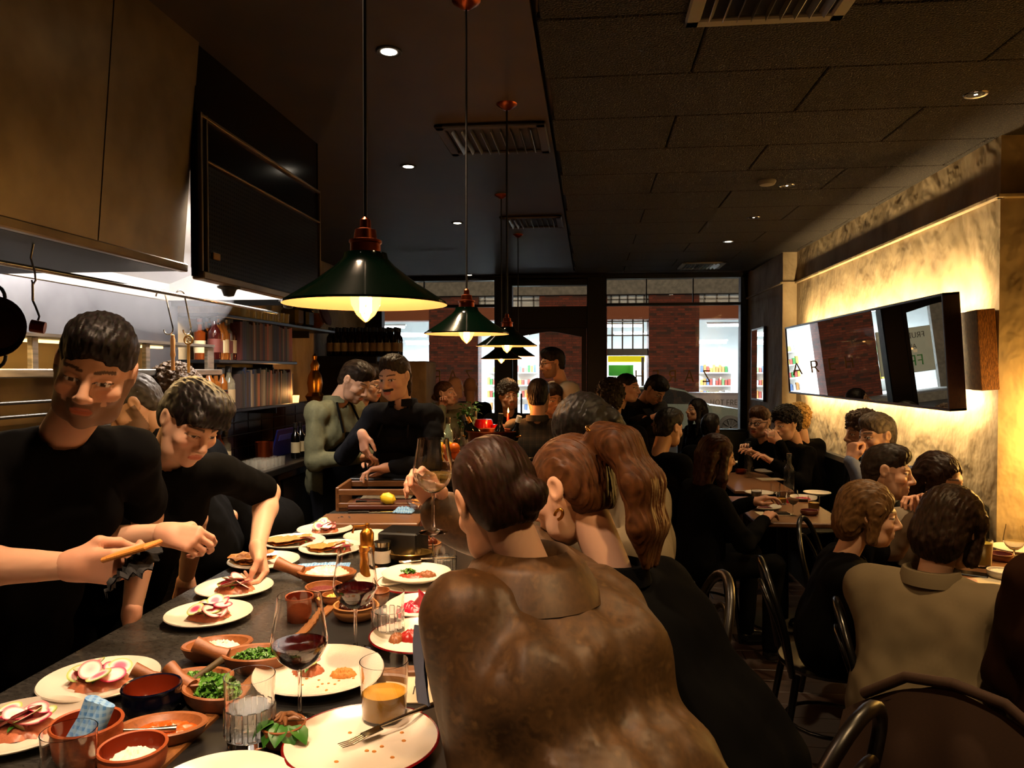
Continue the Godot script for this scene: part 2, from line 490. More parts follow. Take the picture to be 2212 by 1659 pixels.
func build_ceiling_fittings() -> void:
	var ring := M.new().lathe([Vector2(0.034, 0.012), Vector2(0.036, -0.002), Vector2(0.046, -0.004), Vector2(0.05, 0.0), Vector2(0.05, 0.004)], 24)
	var can := M.new().lathe([Vector2(0.0, 0.045), Vector2(0.034, 0.045), Vector2(0.036, 0.0)], 24)
	var lens := M.new().lathe([Vector2(0.0, -0.001), Vector2(0.031, -0.001)], 20)
	var small_lens := M.new().lathe([Vector2(0.0, -0.0012), Vector2(0.008, -0.0012)], 12)
	var baffle := M.new().lathe([Vector2(0.008, -0.001), Vector2(0.034, -0.002)], 20)
	var lensm := glow(Color(1.0, 0.93, 0.82), 12.0)
	var spec := [[840, 112, 1, 5.0], [882, 360, 1, 4.0], [988, 482, 1, 3.0], [1022, 606, 1, 0.0], [2108, 204, 0, 3.4], [1700, 401, 0, 2.2], [1628, 470, 0, 1.2], [1573, 522, 1, 1.5]]
	for s in spec:
		var p := on(s[0], s[1], CEIL - 0.003)
		if s[0] == 1022: p.z = -9.3; p.x = -1.52
		var d := thing("downlight", "recessed ceiling downlight, %s" % ("lit, in the plaster soffit above the bar" if s[0] < 1100 else "glowing faintly by the window" if s[2] else "dark baffle, in the wood wool ceiling above the tables"), "light", p, 0.0, "recessed downlights")
		part("ring", ring, mt.black if s[0] < 1100 else mt.chrome, d)
		part("lens", lens if s[2] else small_lens, lensm, d)
		if not s[2]: part("baffle", baffle, mt.blackgloss, d)
		if s[3] > 0.0: spot(d, V(0, -0.012, 0), V(0, -1, 0), Color(1.0, 0.86, 0.66), s[3], 38.0, 0.05)
	# the same row goes on above the near end of the counter, out of the picture
	for z in [-0.35, -1.35, -2.3]:
		var d := thing("downlight", "recessed ceiling downlight, lit, above the cooks' plates", "light", V(-0.62, CEIL - 0.003, z), 0.0, "recessed downlights")
		part("ring", ring, mt.black, d); part("lens", lens, lensm, d)
		spot(d, V(0, -0.012, 0), V(-0.1, -1, -0.05), Color(1.0, 0.84, 0.68), 5.2, 40.0, 0.05)
	for p in [V(0.8, CEIL - 0.003, -0.75), V(1.15, CEIL - 0.003, -2.0)]:
		var d := thing("downlight", "recessed ceiling downlight, lit, in the wood wool ceiling above the coat on the chair", "light", p, 0.0, "recessed downlights")
		part("ring", ring, mt.chrome, d); part("lens", lens, lensm, d)
		spot(d, V(0, -0.012, 0), V(-0.2, -1, -0.2), Color(1.0, 0.82, 0.58), 3.2, 42.0, 0.05)
	var sd := solo("smoke_detector", M.new().lathe([Vector2(0.0, -0.03), Vector2(0.045, -0.028), Vector2(0.055, -0.012), Vector2(0.055, 0.0)], 24), mt.putty, "small round smoke detector on the wood wool ceiling", "detector", on(1657, 390, CEIL - 0.002))
	sd.name = "smoke_detector"
	# air vents: frame and blades
	var vents := [[1070, 300, 0.50, 0.44, "brown framed air vent in the soffit above the bar counter"], [1150, 479, 0.44, 0.40, "air vent in the soffit towards the street window"], [1515, 573, 0.44, 0.44, "air vent in the ceiling just inside the street window"], [1685, -34, 0.48, 0.44, "air vent in the wood wool ceiling with pale bent blades"]]
	for s in vents:
		var d := thing("air_vent", s[4], "vent", on(s[0], s[1], CEIL - 0.004))
		var fr := M.new()
		for k in [-1, 1]:
			fr.box(V(k * s[2] * 0.5, -0.004, 0), V(0.05, 0.02, s[3] + 0.05), 0.006)
			fr.box(V(0, -0.004, k * s[3] * 0.5), V(s[2] + 0.05, 0.02, 0.05), 0.006)
		part("vent_frame", fr, mt.soffit if s[0] < 1200 else mt.putty, d)
		part("vent_back", M.new().box(V(0, 0.0, 0), V(s[2], 0.004, s[3])), mt.black, d)
		var bl := M.new().box(Vector3.ZERO, V(0.003, 0.03, s[3] - 0.06)).mesh()
		for k in 9:
			var b := part("blade", bl, mt.steel, d)
			b.position = V((k - 4) * s[2] * 0.095, -0.012, 0); b.rotation.z = deg_to_rad((k - 4) * 9.0)

# ---------------------------------------------------------------- street front
func build_facade() -> void:
	var zf := -9.6
	var wb := struct("wall_back", M.new(), mt.frame)
	var g := M.new()
	g.box(V(0.0, 0.2, zf), V(6.2, 0.5, 0.14))               # stall riser under the windows is cut by the door below
	g.box(V(-2.9, 1.4, zf), V(0.35, 2.9, 0.14))
	g.box(V(-0.5, 2.86, zf), V(5.2, 0.09, 0.16))
	wb.mesh = g.mesh()
	wb.material_override = mt.frame
	# posts and transoms
	var t := M.new()
	t.box(V(-1.115, 1.4, zf), V(0.23, 2.9, 0.18), 0.01)
	t.box(V(0.085, 1.4, zf), V(0.25, 2.9, 0.18), 0.01)
	t.box(V(1.92, 1.4, zf), V(0.09, 2.9, 0.16), 0.01)
	t.box(V(-1.97, 2.49, zf), V(1.5, 0.035, 0.08), 0.004)
	t.box(V(1.05, 2.49, zf), V(1.7, 0.035, 0.08), 0.004)
	t.box(V(-0.52, 2.79, zf), V(1.0, 0.1, 0.16), 0.006)
	t.box(V(-0.52, 2.33, zf), V(1.0, 0.28, 0.16), 0.006)
	struct("trim_2", t, mt.frame)
	var panes := [["window_1", -2.72, -1.23, 0.45, 2.475], ["window_2", 0.21, 1.88, 0.45, 2.475]]
	for p in panes:
		var w := struct(p[0], M.new().box(V((p[1] + p[2]) * 0.5, (p[3] + p[4]) * 0.5, zf), V(p[2] - p[1], p[4] - p[3], 0.008)), mt.glass)
		part("sill", M.new().box(V((p[1] + p[2]) * 0.5, 0.46, zf + 0.06), V(p[2] - p[1], 0.03, 0.16), 0.006), mt.frame, w)
	var tops := [["window_3", -2.72, -1.23, [-2.17]], ["window_4", -0.99, -0.05, []], ["window_5", 0.21, 1.88, [0.715, 1.30]]]
	for p in tops:
		var w := struct(p[0], M.new().box(V((p[1] + p[2]) * 0.5, 2.66, zf), V(p[2] - p[1], 0.34, 0.008)), mt.glass)
		for x in p[3]: part("mullion", M.new().box(V(x, 2.66, zf), V(0.014, 0.34, 0.03)), mt.frame, w)
	# door with a glass pane that rises to a flat point
	var dr := struct("door_1", M.new().box(V(-0.52, 0.22, zf + 0.01), V(0.94, 0.44, 0.05), 0.006), mt.frame)
	var outer := PackedVector2Array([Vector2(-0.47, 0.44), Vector2(0.47, 0.44), Vector2(0.47, 2.2), Vector2(-0.47, 2.2)])
	var l := M.new()
	l.box(V(-0.965, 1.31, zf + 0.01), V(0.06, 1.78, 0.05), 0.004)
	l.box(V(-0.075, 1.31, zf + 0.01), V(0.06, 1.78, 0.05), 0.004)
	l.ext(PackedVector2Array([Vector2(-0.42, 2.08), Vector2(-0.1, 2.14), Vector2(0.0, 2.15), Vector2(0.1, 2.14), Vector2(0.42, 2.08), Vector2(0.42, 2.2), Vector2(-0.42, 2.2)]), 0.05, T(V(-0.52, 0, zf + 0.01)))
	part("door_frame", l, mt.frame, dr)
	part("pane", M.new().box(V(-0.52, 1.28, zf + 0.01), V(0.84, 1.72, 0.006)), mt.glass, dr)
	part("door_handle", M.new().tube([V(-0.88, 1.0, zf + 0.07), V(-0.88, 1.35, zf + 0.07)], 0.012, 8), mt.blackgloss, dr)
	# gilt lettering on the glass, read from the street
	var gold := mat(Color(0.80, 0.58, 0.14), 0.45, 0.2)
	for k in [[1.05, 1.57, 0.2], [-2.0, 1.57, 0.2]]:
		var o := thing("window_lettering", "gilt capital letters on the street window by the %s, reversed from inside" % ("plaster wall" if k[0] > 0 else "wine cabinet"), "lettering", V(k[0], k[1], zf - 0.008), 180)
		for q in 5:
			var l2 := text("ZAREH"[q], 0.2, gold, o, V(-0.42 + 0.21 * q, 0, 0))
			l2.name = "letter"

func text(s: String, px: float, m: Material, parent: Node, where: Vector3, yaw := 0.0, font := "Droid Sans", dep := 0.004) -> MeshInstance3D:
	var tm := TextMesh.new()
	var f := SystemFont.new()
	f.font_names = PackedStringArray([font])
	tm.font = f; tm.text = s; tm.font_size = 32; tm.pixel_size = px / 32.0; tm.depth = dep
	var o := part("lettering", tm, m, parent)
	o.position = where; o.rotation.y = deg_to_rad(yaw)
	return o
# ---------------------------------------------------------------- street outside
const SB := -26.0
func sx(px: float) -> float: return at(px, 800, -SB).x
func sy(py: float) -> float: return at(1275, py, -SB).y
func build_street() -> void:
	struct("street", M.new().box(V(0, -0.55, -19.0), V(60, 0.1, 18.6)), mt.asphalt)
	struct("pavement", M.new().box(V(0, -0.3, -11.4), V(60, 0.42, 3.4), 0.02), mt.concrete)
	struct("pavement_far", M.new().box(V(0, -0.38, -25.2), V(60, 0.3, 1.7), 0.02), mt.concrete)
	# brick market building across the road: piers between lit shop windows
	var b := thing("market_building", "red brick market hall with tall lit windows across the road", "building", V(0, 0, SB))
	var edges := [[-40.0, sx(560)], [sx(930), sx(1035)], [sx(1166), sx(1311)], [sx(1400), sx(1508)], [sx(1640), sx(1760)], [sx(1900), 40.0]]
	var gaps := [[sx(560), sx(680), false], [sx(680), sx(818), false], [sx(818), sx(930), true], [sx(1035), sx(1166), true], [sx(1311), sx(1400), true], [sx(1508), sx(1640), true], [sx(1760), sx(1900), true]]
	var top := 9.0
	for e in edges:
		part("pier", M.new().box(V((e[0] + e[1]) * 0.5, 4.2, -0.2), V(e[1] - e[0], 9.4, 0.9)), mt.brick, b)
	var band := M.new()
	band.box(V(0, sy(622), 0.32), V(80, sy(602) - sy(637), 0.5))
	part("concrete_band", band, mt.concrete, b)
	part("upper_wall", M.new().box(V(0, 7.2, -0.2), V(80, 4.6, 0.8)), mt.brick, b)
	var frost := pane(Color(0.75, 0.75, 0.72), 0.55, 0.5)
	frost = mat(Color(0.62, 0.62, 0.58), 0.5)
	frost.backlight_enabled = true; frost.backlight = Color(0.8, 0.8, 0.8)
	for q in gaps:
		var w: float = q[1] - q[0]
		var xc: float = (q[0] + q[1]) * 0.5
		part("lintel", M.new().box(V(xc, (sy(664) + sy(690)) * 0.5, -0.1), V(w, sy(662) - sy(690), 0.7)), textured_lintel(), b)
		var cw := part("clerestory", M.new().box(V(xc, (sy(638) + sy(662)) * 0.5, 0.0), V(w, sy(638) - sy(662), 0.03)), frost, b)
		var mu := M.new()
		for k in 5: mu.box(V(q[0] + w * (k + 0.5) / 5.0, (sy(638) + sy(662)) * 0.5, 0.04), V(0.05, sy(638) - sy(662), 0.05))
		mu.box(V(xc, sy(648), 0.04), V(w, 0.05, 0.05))
		part("muntins", mu, mt.frame, cw)
		if not q[2]:
			part("shutter", M.new().box(V(xc, 1.4, 0.0), V(w, 4.2, 0.2)), mt.concrete, b)
	# window muntins of the gridded window beside the door
	var gm := M.new()
	for k in 4: gm.box(V(lerpf(sx(1311), sx(1400), (k + 0.5) / 4.0), (sy(690) + sy(760)) * 0.5, 0.05), V(0.05, sy(690) - sy(760), 0.05))
	for k in 3: gm.box(V((sx(1311) + sx(1400)) * 0.5, sy(695 + k * 30), 0.05), V(sx(1400) - sx(1311), 0.05, 0.05))
	gm.box(V((sx(1311) + sx(1400)) * 0.5, sy(762), 0.05), V(sx(1400) - sx(1311), 0.2, 0.12))
	gm.box(V(sx(1388), sy(840), 0.05), V(0.09, sy(764) - sy(900), 0.1))
	part("muntins", gm, mt.frame, b)
	# the hall inside: back wall, floor, ceiling and rows of tubes
	var inside := mat(Color(0.80, 0.82, 0.82), 0.8)
	var room := M.new()
	room.box(V(0, 2.4, -6.2), V(70, 6.4, 0.2)); room.box(V(0, 5.4, -3.2), V(70, 0.2, 6.0)); room.box(V(0, -0.45, -3.2), V(70, 0.1, 6.0))
	part("hall_interior", room, inside, b)
	var tube_mat := glow(Color(0.93, 0.97, 1.0), 14.0)
	var rng := RandomNumberGenerator.new()
	rng.seed = 5
	for k in 11:
		var tx := [sx(845), sx(880), sx(905), sx(1060), sx(1100), sx(1135), sx(1340), sx(1370), sx(1535), sx(1565), sx(1830)][k] as float
		var tl := thing("tube_light", "white fluorescent tube lighting the market hall across the road", "light", V(tx * 1.1, 3.3 - 0.28 * (k % 3), SB - 1.8 - 0.9 * (k % 3)), 0.0, "tube lights in the market hall")
		part("tube", M.new().tube([V(-0.75, 0, 0), V(0.75, 0, 0)], 0.05, 8), tube_mat, tl)
		part("tube_fitting", M.new().box(V(0, 0.08, 0), V(1.6, 0.06, 0.12)), mt.white, tl)
		area(tl, V(0, -0.08, 0), V(0, -1, 0), Vector2(1.5, 0.15), Color(0.92, 0.97, 1.0), 42.0)
	# market shelves of coloured goods
	var cols := [Color(0.62, 0.58, 0.25), Color(0.18, 0.40, 0.2), Color(0.52, 0.22, 0.18), Color(0.8, 0.8, 0.76), Color(0.28, 0.36, 0.5), Color(0.6, 0.42, 0.22), Color(0.36, 0.46, 0.3), Color(0.6, 0.6, 0.63)]
	var gm_ := []
	for c in cols: gm_.append(mat(c, 0.6))
	for q in [[sx(822), sx(925)], [sx(1040), sx(1100)], [sx(1105), sx(1160)], [sx(1315), sx(1380)], [sx(1512), sx(1600)]]:
		var mid := (q[0] + q[1]) * 0.5 as float
		var sh := thing("market_shelf", "white market shelf of coloured packets across the road", "shelf", V(mid * 1.08, -0.4, SB - 3.4), 0.0, "shelves in the market hall")
		var w: float = q[1] - q[0]
		var fr := M.new()
		for k in 4: fr.box(V(0, 0.45 + 0.5 * k, 0), V(w, 0.04, 0.5))
		fr.box(V(0, 1.1, -0.26), V(w, 2.2, 0.04))
		part("rack", fr, mt.white, sh)
		var bxs := M.new().box(Vector3.ZERO, V(0.095, 0.26, 0.16), 0.008).mesh()
		for r in 4:
			for k in int(w / 0.115):
				var o := part("packet", bxs, gm_[rng.randi() % 8], sh)
				o.position = V(-w * 0.5 + 0.07 + 0.115 * k, 0.60 + 0.5 * r, 0.1); o.scale.y = rng.randf_range(0.7, 1.2); o.position.y -= 0.13 * (1.0 - o.scale.y)
	# signs
	var ys := thing("shop_sign", "bright yellow shop sign board in the gridded market window", "sign", V(sx(1355), sy(775), SB - 0.8))
	part("board", M.new().box(Vector3.ZERO, V(1.3, 0.22, 0.06), 0.01), glow(Color(0.85, 0.8, 0.08), 0.9), ys)
	var gs := thing("shop_sign", "green shop sign board in the gridded market window", "sign", V(sx(1345), sy(800), SB - 1.4))
	part("board", M.new().box(Vector3.ZERO, V(0.9, 0.4, 0.06), 0.01), mat(Color(0.05, 0.5, 0.15), 0.6), gs)
	# frosted market window with its greengrocer lettering
	var fw := thing("window_sign", "frosted white window panel reading fruit and veg always fresh", "sign", V(sx(874), 1.1, SB + 0.1))
	part("panel", M.new().box(Vector3.ZERO, V(1.75, 1.5, 0.05), 0.01), mat(Color(0.62, 0.66, 0.64), 0.6), fw)
	text("FRUIT & VEG", 0.24, mt.frame, fw, V(0, 0.48, 0.03)); text("ALWAYS", 0.2, mt.frame, fw, V(0, 0.12, 0.03))
	text("FRESH", 0.46, mat(Color(0.05, 0.4, 0.14), 0.6), fw, V(0.1, -0.36, 0.03))
	# delivery van and car at the kerb
	var van := thing("delivery_van", "grey delivery van with green lettering parked across the road", "van", V(sx(1568) * 0.9, -0.5, SB + 2.0))
	part("van_body", M.new().box(V(0.4, 0.85, 0), V(3.4, 1.2, 0.9), 0.08), mat(Color(0.42, 0.41, 0.45), 0.5), van)
	part("bumper", M.new().box(V(0.4, 0.2, 0.2), V(3.5, 0.16, 0.6), 0.03), mt.white, van)
	text("HOT FRESH", 0.22, mt.frame, van, V(0.1, 1.15, 0.46)); text("TO GO", 0.42, mat(Color(0.04, 0.55, 0.18), 0.5), van, V(-0.55, 0.62, 0.46))
	for x in [-0.9, 1.6]: part("wheel", M.new().lathe([Vector2(0, -0.1), Vector2(0.3, -0.1), Vector2(0.33, 0), Vector2(0.3, 0.1), Vector2(0, 0.1)], 20, T(V(x, 0.32, 0.42), 0, 90)), mt.black, van)
	car()
	# street lamps (out of the picture) that light brick, road and car
	for x in [-6.5, 5.5]:
		var sl := thing("street_lamp", "tall street lamp on the near pavement", "lamp", V(x, -0.1, -11.5), 0.0, "street lamps")
		part("pole", M.new().tube([V(0, 0, 0), V(0, 5.0, 0), V(0, 5.4, -0.5), V(0, 5.4, -1.2)], 0.05, 10), mt.frame, sl)
		part("lamp_head", M.new().box(V(0, 5.36, -1.4), V(0.3, 0.1, 0.5), 0.02), mt.frame, sl)
		part("lamp_lens", M.new().box(V(0, 5.3, -1.4), V(0.22, 0.02, 0.4)), glow(Color(1, 0.9, 0.75), 6.0), sl)
		spot(sl, V(0, 5.25, -1.4), V(0, -0.4, -9.0), Color(1, 0.88, 0.72), 130.0, 75.0, 0.2)

func textured_lintel() -> Material:
	if not mt.has("lintel"): mt.lintel = mat(Color(0.42, 0.22, 0.12), 0.8)
	return mt.lintel

func car() -> void:
	var z := -21.5
	var w := at(1565, 918, -z)
	var c := thing("parked_car", "silver hatchback car parked in the street outside the window", "car", V(w.x, -0.5, z))
	var y0 := w.y - 0.33 + 0.5
	var dx := 0.0
	var prof := [[0.85, 0.35], [0.9, 0.55], [0.75, 0.72], [0.1, 0.84], [-0.55, 0.93], [-1.2, 1.33], [-1.6, 1.42], [-2.5, 1.42], [-3.2, 1.2], [-3.4, 0.9], [-3.5, 0.4], [-3.0, 0.25], [0.4, 0.25]]
	var pl := PackedVector2Array()
	for p in prof: pl.append(Vector2(p[0], p[1] + y0))
	part("car_body", M.new().ext(pl, 1.7, T(V(0, 0, 0))), mat(Color(0.40, 0.44, 0.42), 0.25, 0.5), c)
	var wl := PackedVector2Array()
	for p in [[-0.62, 0.96], [-1.2, 1.29], [-1.6, 1.36], [-2.5, 1.36], [-3.0, 1.18], [-3.0, 0.98]]: wl.append(Vector2(p[0], p[1] + y0))
	part("side_window", M.new().ext(wl, 1.74), mt.blackgloss, c)
	for x in [0.0, -2.7]:
		var wh := part("wheel", M.new().lathe([Vector2(0.0, -0.1), Vector2(0.24, -0.1), Vector2(0.33, -0.09), Vector2(0.33, 0.09), Vector2(0.24, 0.1), Vector2(0.22, 0.06), Vector2(0, 0.06)], 28, T(V(x, 0.33 + y0, 0.82), 0, 90)), mt.black, c)
		var sp := M.new()
		for k in 10: sp.box(V(x, 0.33 + y0, 0.92) + V(cos(TAU * k / 10.0), sin(TAU * k / 10.0), 0) * 0.12, V(0.2, 0.025, 0.02), 0.0, Basis(Vector3.BACK, TAU * k / 10.0))
		part("spokes", sp, mt.chrome, wh)
# ---------------------------------------------------------------- mirrors on the right wall
func build_mirrors() -> void:
	var m := thing("long_mirror", "long mirror in a dark walnut frame, tilted and lit from behind", "mirror", V(1.95, 1.75, -5.83))
	m.rotation.z = deg_to_rad(4.0)
	var L := 3.24
	var H := 0.64
	part("mirror_glass", M.new().box(V(-0.035, 0, 0), V(0.006, H - 0.03, L - 0.03)), mat(Color(0.86, 0.86, 0.85), 0.0, 1.0), m)
	var fr := M.new()
	for s in [-1, 1]:
		fr.box(V(0, s * (H * 0.5 - 0.008), 0), V(0.09, 0.016, L), 0.003)
		fr.box(V(0, 0, s * (L * 0.5 - 0.008)), V(0.09, H, 0.016), 0.003)
	fr.box(V(0.0, 0, 0), V(0.05, H - 0.02, L - 0.02))
	part("mirror_frame", fr, mt.walnut, m)
	part("wall_bracket", M.new().box(V(0.095, 0, 0.1), V(0.09, 0.42, L + 0.1), 0.003), mt.zebrano, m, "striped wood box behind the mirror")
	var warm := Color(1.0, 0.86, 0.63)
	var led := M.new()
	for s in [-1, 1]: led.box(V(0.05, s * 0.225, 0), V(0.012, 0.012, L - 0.1))
	for s in [-1, 1]: led.box(V(0.05, 0, s * (L * 0.5 - 0.1)), V(0.012, 0.4, 0.01))
	part("led_strip", led, glow(warm, 2.0), m)
	for s in [-1, 1]:
		area(m, V(0.048, s * 0.24, 0), V(0.22, s * 0.46, 0), Vector2(L - 0.05, 0.03), warm, 6.0)
		area(m, V(0.058, 0, s * (L * 0.5 - 0.06)), V(0.4, 0, s * (L * 0.5 + 0.3)), Vector2(0.03, 0.5), warm, 0.8)
	var s2 := thing("small_mirror", "narrow mirror in a thin dark frame beside the street window", "mirror", V(1.945, 1.72, -8.85))
	part("mirror_glass", M.new().box(V(-0.012, 0, 0), V(0.004, 0.8, 0.6)), mat(Color(0.86, 0.86, 0.85), 0.0, 1.0), s2)
	var f2 := M.new()
	for s in [-1, 1]:
		f2.box(V(0, s * 0.41, 0), V(0.03, 0.025, 0.65), 0.003); f2.box(V(0, 0, s * 0.31), V(0.03, 0.84, 0.025), 0.003)
	part("mirror_frame", f2, mt.walnut, s2)
	# wall lamp on the near pier, just out of the picture
	var wl := thing("wall_lamp", "amber glass globe lamp on the plaster pier", "lamp", V(2.50, 1.36, -3.94))
	part("arm", M.new().tube([V(0, 0, -0.06), V(0, 0, 0.1)], 0.012, 8), mt.brass, wl)
	part("shade_gallery", M.new().lathe([Vector2(0.0, 0.075), Vector2(0.035, 0.07), Vector2(0.04, 0.05)], 24, T(V(0, 0, 0.12))), mt.brass, wl)
	part("globe_bulb", M.new().lathe(ball(0.06), 24, T(V(0, 0, 0.12))), glow(Color(1, 0.75, 0.35), 3.0), wl)
	omni(wl, V(0, 0.0, 0.12), Color(1, 0.76, 0.38), 1.5, 0.06)

# ---------------------------------------------------------------- kitchen line
func build_kitchen() -> void:
	var h := thing("exhaust_hood", "stainless exhaust hood with a black perforated end above the kitchen", "hood", Vector3.ZERO)
	var cs := PackedVector2Array([Vector2(-1.505, 2.03), Vector2(-1.437, 2.86), Vector2(-2.29, 2.86), Vector2(-2.29, 2.03)])
	for s in [[1.2, -0.75], [-0.756, -2.135], [-2.141, -2.62]]:
		part("steel_panel", M.new().ext(cs, s[0] - s[1], T(V(0, 0, (s[0] + s[1]) * 0.5))), mt.hood, h)
	part("shade_grease_sheet", M.new().box(V(-1.9, 2.022, -0.72), V(0.76, 0.012, 3.76)), mt.black, h, "black sheet added for the shade and grease under the hood")  # black sheet added below the steel, its tone stands for shade and grease
	part("rim", M.new().box(V(-1.5, 2.03, -0.7), V(0.03, 0.03, 3.84), 0.004), mt.hood, h)
	var blk := mat(Color(0.05, 0.05, 0.05), 0.16, 0.85)
	var can := M.new()
	can.box(V(-1.46, 2.43, -3.232), V(0.02, 0.86, 1.236)); can.box(V(-1.87, 2.43, -3.845), V(0.84, 0.86, 0.02))
	part("canopy", can, blk, h)
	var tr := M.new()
	tr.box(V(-1.445, 2.60, -3.24), V(0.02, 0.012, 1.21), 0.002); tr.box(V(-1.445, 2.44, -3.26), V(0.02, 0.008, 1.17), 0.002)
	tr.box(V(-1.445, 2.31, -2.635), V(0.02, 0.6, 0.012), 0.002); tr.box(V(-1.445, 2.31, -2.675), V(0.02, 0.6, 0.008), 0.002); tr.box(V(-1.445, 2.31, -3.85), V(0.02, 0.6, 0.01), 0.002)
	tr.box(V(-1.45, 2.005, -3.24), V(0.05, 0.03, 1.23), 0.004)
	part("trim_strip", tr, mt.hood, h)
	# perforated sheet: a raised plate with rows of small holes read as dark dots
	part("perforated_plate", M.new().box(V(-1.446, 2.22, -3.26), V(0.006, 0.42, 1.14), 0.002), mt.perf, h)
	part("badge", M.new().box(V(-1.438, 2.09, -2.74), V(0.006, 0.028, 0.055), 0.008), mt.brass, h)
	for z in [-2.9, -3.5]:
		part("bracket", M.new().lathe([Vector2(0.0, -0.03), Vector2(0.02, -0.026), Vector2(0.03, 0.0), Vector2(0.045, 0.006), Vector2(0.045, 0.014), Vector2(0, 0.014)], 12, T(V(-1.47, 1.98, z))), mt.black, h)
	var inn := M.new()
	inn.flat([V(-2.28, 2.03, -2.62), V(-2.28, 2.03, -3.83), V(-2.28, 2.12, -3.83), V(-2.28, 2.12, -2.62)])
	inn.flat([V(-2.28, 2.12, -2.62), V(-2.28, 2.12, -3.83), V(-1.48, 2.42, -3.83), V(-1.48, 2.42, -2.62)])
	inn.flat([V(-2.28, 2.03, -3.83), V(-1.48, 2.03, -3.83), V(-1.48, 2.42, -3.83), V(-2.28, 2.12, -3.83)])
	inn.flat([V(-1.475, 2.03, -2.62), V(-1.475, 2.03, -3.83), V(-1.475, 2.42, -3.83), V(-1.475, 2.42, -2.62)])
	part("hood_lining", inn, mat(Color(0.62, 0.61, 0.60), 0.35, 0.3), h)
	part("hood_lamp", M.new().box(V(-1.56, 2.36, -3.3), V(0.1, 0.03, 0.7), 0.01), glow(Color(1.0, 0.93, 0.84), 3.0), h)
	area(h, V(-1.58, 2.335, -3.3), V(-1.95, 1.2, -3.2), Vector2(0.7, 0.1), Color(1.0, 0.94, 0.88), 6.5)
	# splashback and back line
	solo("splashback", M.new().box(V(-2.285, 1.895, -1.7), V(0.02, 0.258, 4.4)), mt.splash, "blue grey steel splashback under the exhaust hood", "panel")
	solo("splashback", M.new().box(V(-2.283, 1.57, -3.72), V(0.02, 0.39, 0.36)), mt.splash, "blue grey steel panel between the grill shelf and the bottle shelves", "panel")
	var gs := thing("grill_shelf", "stainless grill shelf with a cream lit back on the kitchen wall", "shelf", V(-2.275, 1.66, -2.2))
	var ss := M.new()
	ss.box(V(0.2, 0.112, 0), V(0.4, 0.012, 2.7)); ss.box(V(0.22, -0.02, 0), V(0.44, 0.03, 2.7), 0.004)
	part("shelf_board", ss, mt.steel, gs)
	part("shelf_back", M.new().box(V(0.01, 0.045, 0), V(0.01, 0.13, 2.7)), mat(Color(0.78, 0.66, 0.42), 0.6), gs)
	for z in [1.3, 0.55, -0.15, -0.8, -1.33]: part("post", M.new().box(V(0.38, 0.045, z), V(0.02, 0.12, 0.03 if z > -1.0 else 0.06), 0.002), mt.steel, gs)
	part("shelf_lamp", M.new().box(V(0.2, 0.1, 0), V(0.03, 0.01, 2.4)), glow(Color(1.0, 0.84, 0.55), 3.0), gs)
	area(gs, V(0.2, 0.092, 0), V(0.12, -1, 0), Vector2(2.4, 0.03), Color(1.0, 0.8, 0.5), 1.3)
	var rg := thing("kitchen_range", "stainless kitchen range with racks against the back wall", "range", V(-2.04, 0, -2.3))
	part("range_body", M.new().box(V(0, 0.46, 0), V(0.46, 0.92, 2.6), 0.01), mt.steel, rg)
	part("range_back", M.new().box(V(-0.2, 1.12, 0), V(0.05, 0.42, 2.6), 0.006), mt.splash, rg)
	part("rack", M.new().box(V(-0.02, 1.42, -0.4), V(0.4, 0.03, 1.9), 0.006), mt.steel, rg)
	for z in [0.5, -0.4, -1.28]: part("rack_post", M.new().box(V(0.1, 1.17, z), V(0.03, 0.5, 0.03)), mt.steel, rg)
	var tb := M.new()
	for k in 2: tb.tube([V(0.2, 1.50 + 0.045 * k, 1.0), V(0.2, 1.50 + 0.045 * k, -1.3)], 0.006, 8)
	part("rail", tb, mt.frame, rg)
	var od := part("oven_door", M.new().box(V(0.235, 0.5, 0.2), V(0.02, 0.6, 1.1), 0.006), mt.black, rg)
	part("door_handle", M.new().tube([V(0.265, 0.74, 0.65), V(0.265, 0.74, -0.25)], 0.01, 8), mt.chrome, od)
	var ol := thing("range_lamp", "warm lamp under the kitchen rack", "light", V(-1.9, 1.40, -2.7))
	part("lamp_bar", M.new().box(Vector3.ZERO, V(0.03, 0.012, 0.6)), glow(Color(1.0, 0.75, 0.4), 2.0), ol)
	area(ol, V(0, -0.012, 0), V(-0.1, -1, 0), Vector2(0.6, 0.03), Color(1.0, 0.74, 0.4), 1.2)
	hanging_things()
	shelves()
	var fv := FogVolume.new()
	fv.name = "cooking_smoke"
	fv.shape = RenderingServer.FOG_VOLUME_SHAPE_ELLIPSOID
	fv.size = V(0.5, 0.4, 0.9)
	var fm := FogMaterial.new()
	fm.albedo = Color(0.85, 0.87, 0.92); fm.density = 0.28
	fv.material = fm
	add_child(fv)
	fv.position = V(-1.98, 2.02, -3.3)
	fv.set_meta("kind", "stuff")
	tag(fv, "thin pale cooking smoke drifting under the exhaust hood", "smoke")

func hook(pts: Array, r: float) -> M: return M.new().tube(pts, r, 8)
func s_hook(len: float, r := 0.0028) -> M:
	var p := []
	for k in 9: p.append(V(-0.022 + 0.022 * cos(PI * k / 8.0), 0.022 * sin(PI * k / 8.0), 0))
	p.reverse()
	p.append(V(0.03, -len * 0.8, 0))
	for k in 7: p.append(V(0.03 - 0.02 + 0.02 * cos(PI * k / 6.0) , -len * 0.85 - 0.02 * sin(PI * k / 6.0), 0))
	return M.new().tube(p, r, 8)

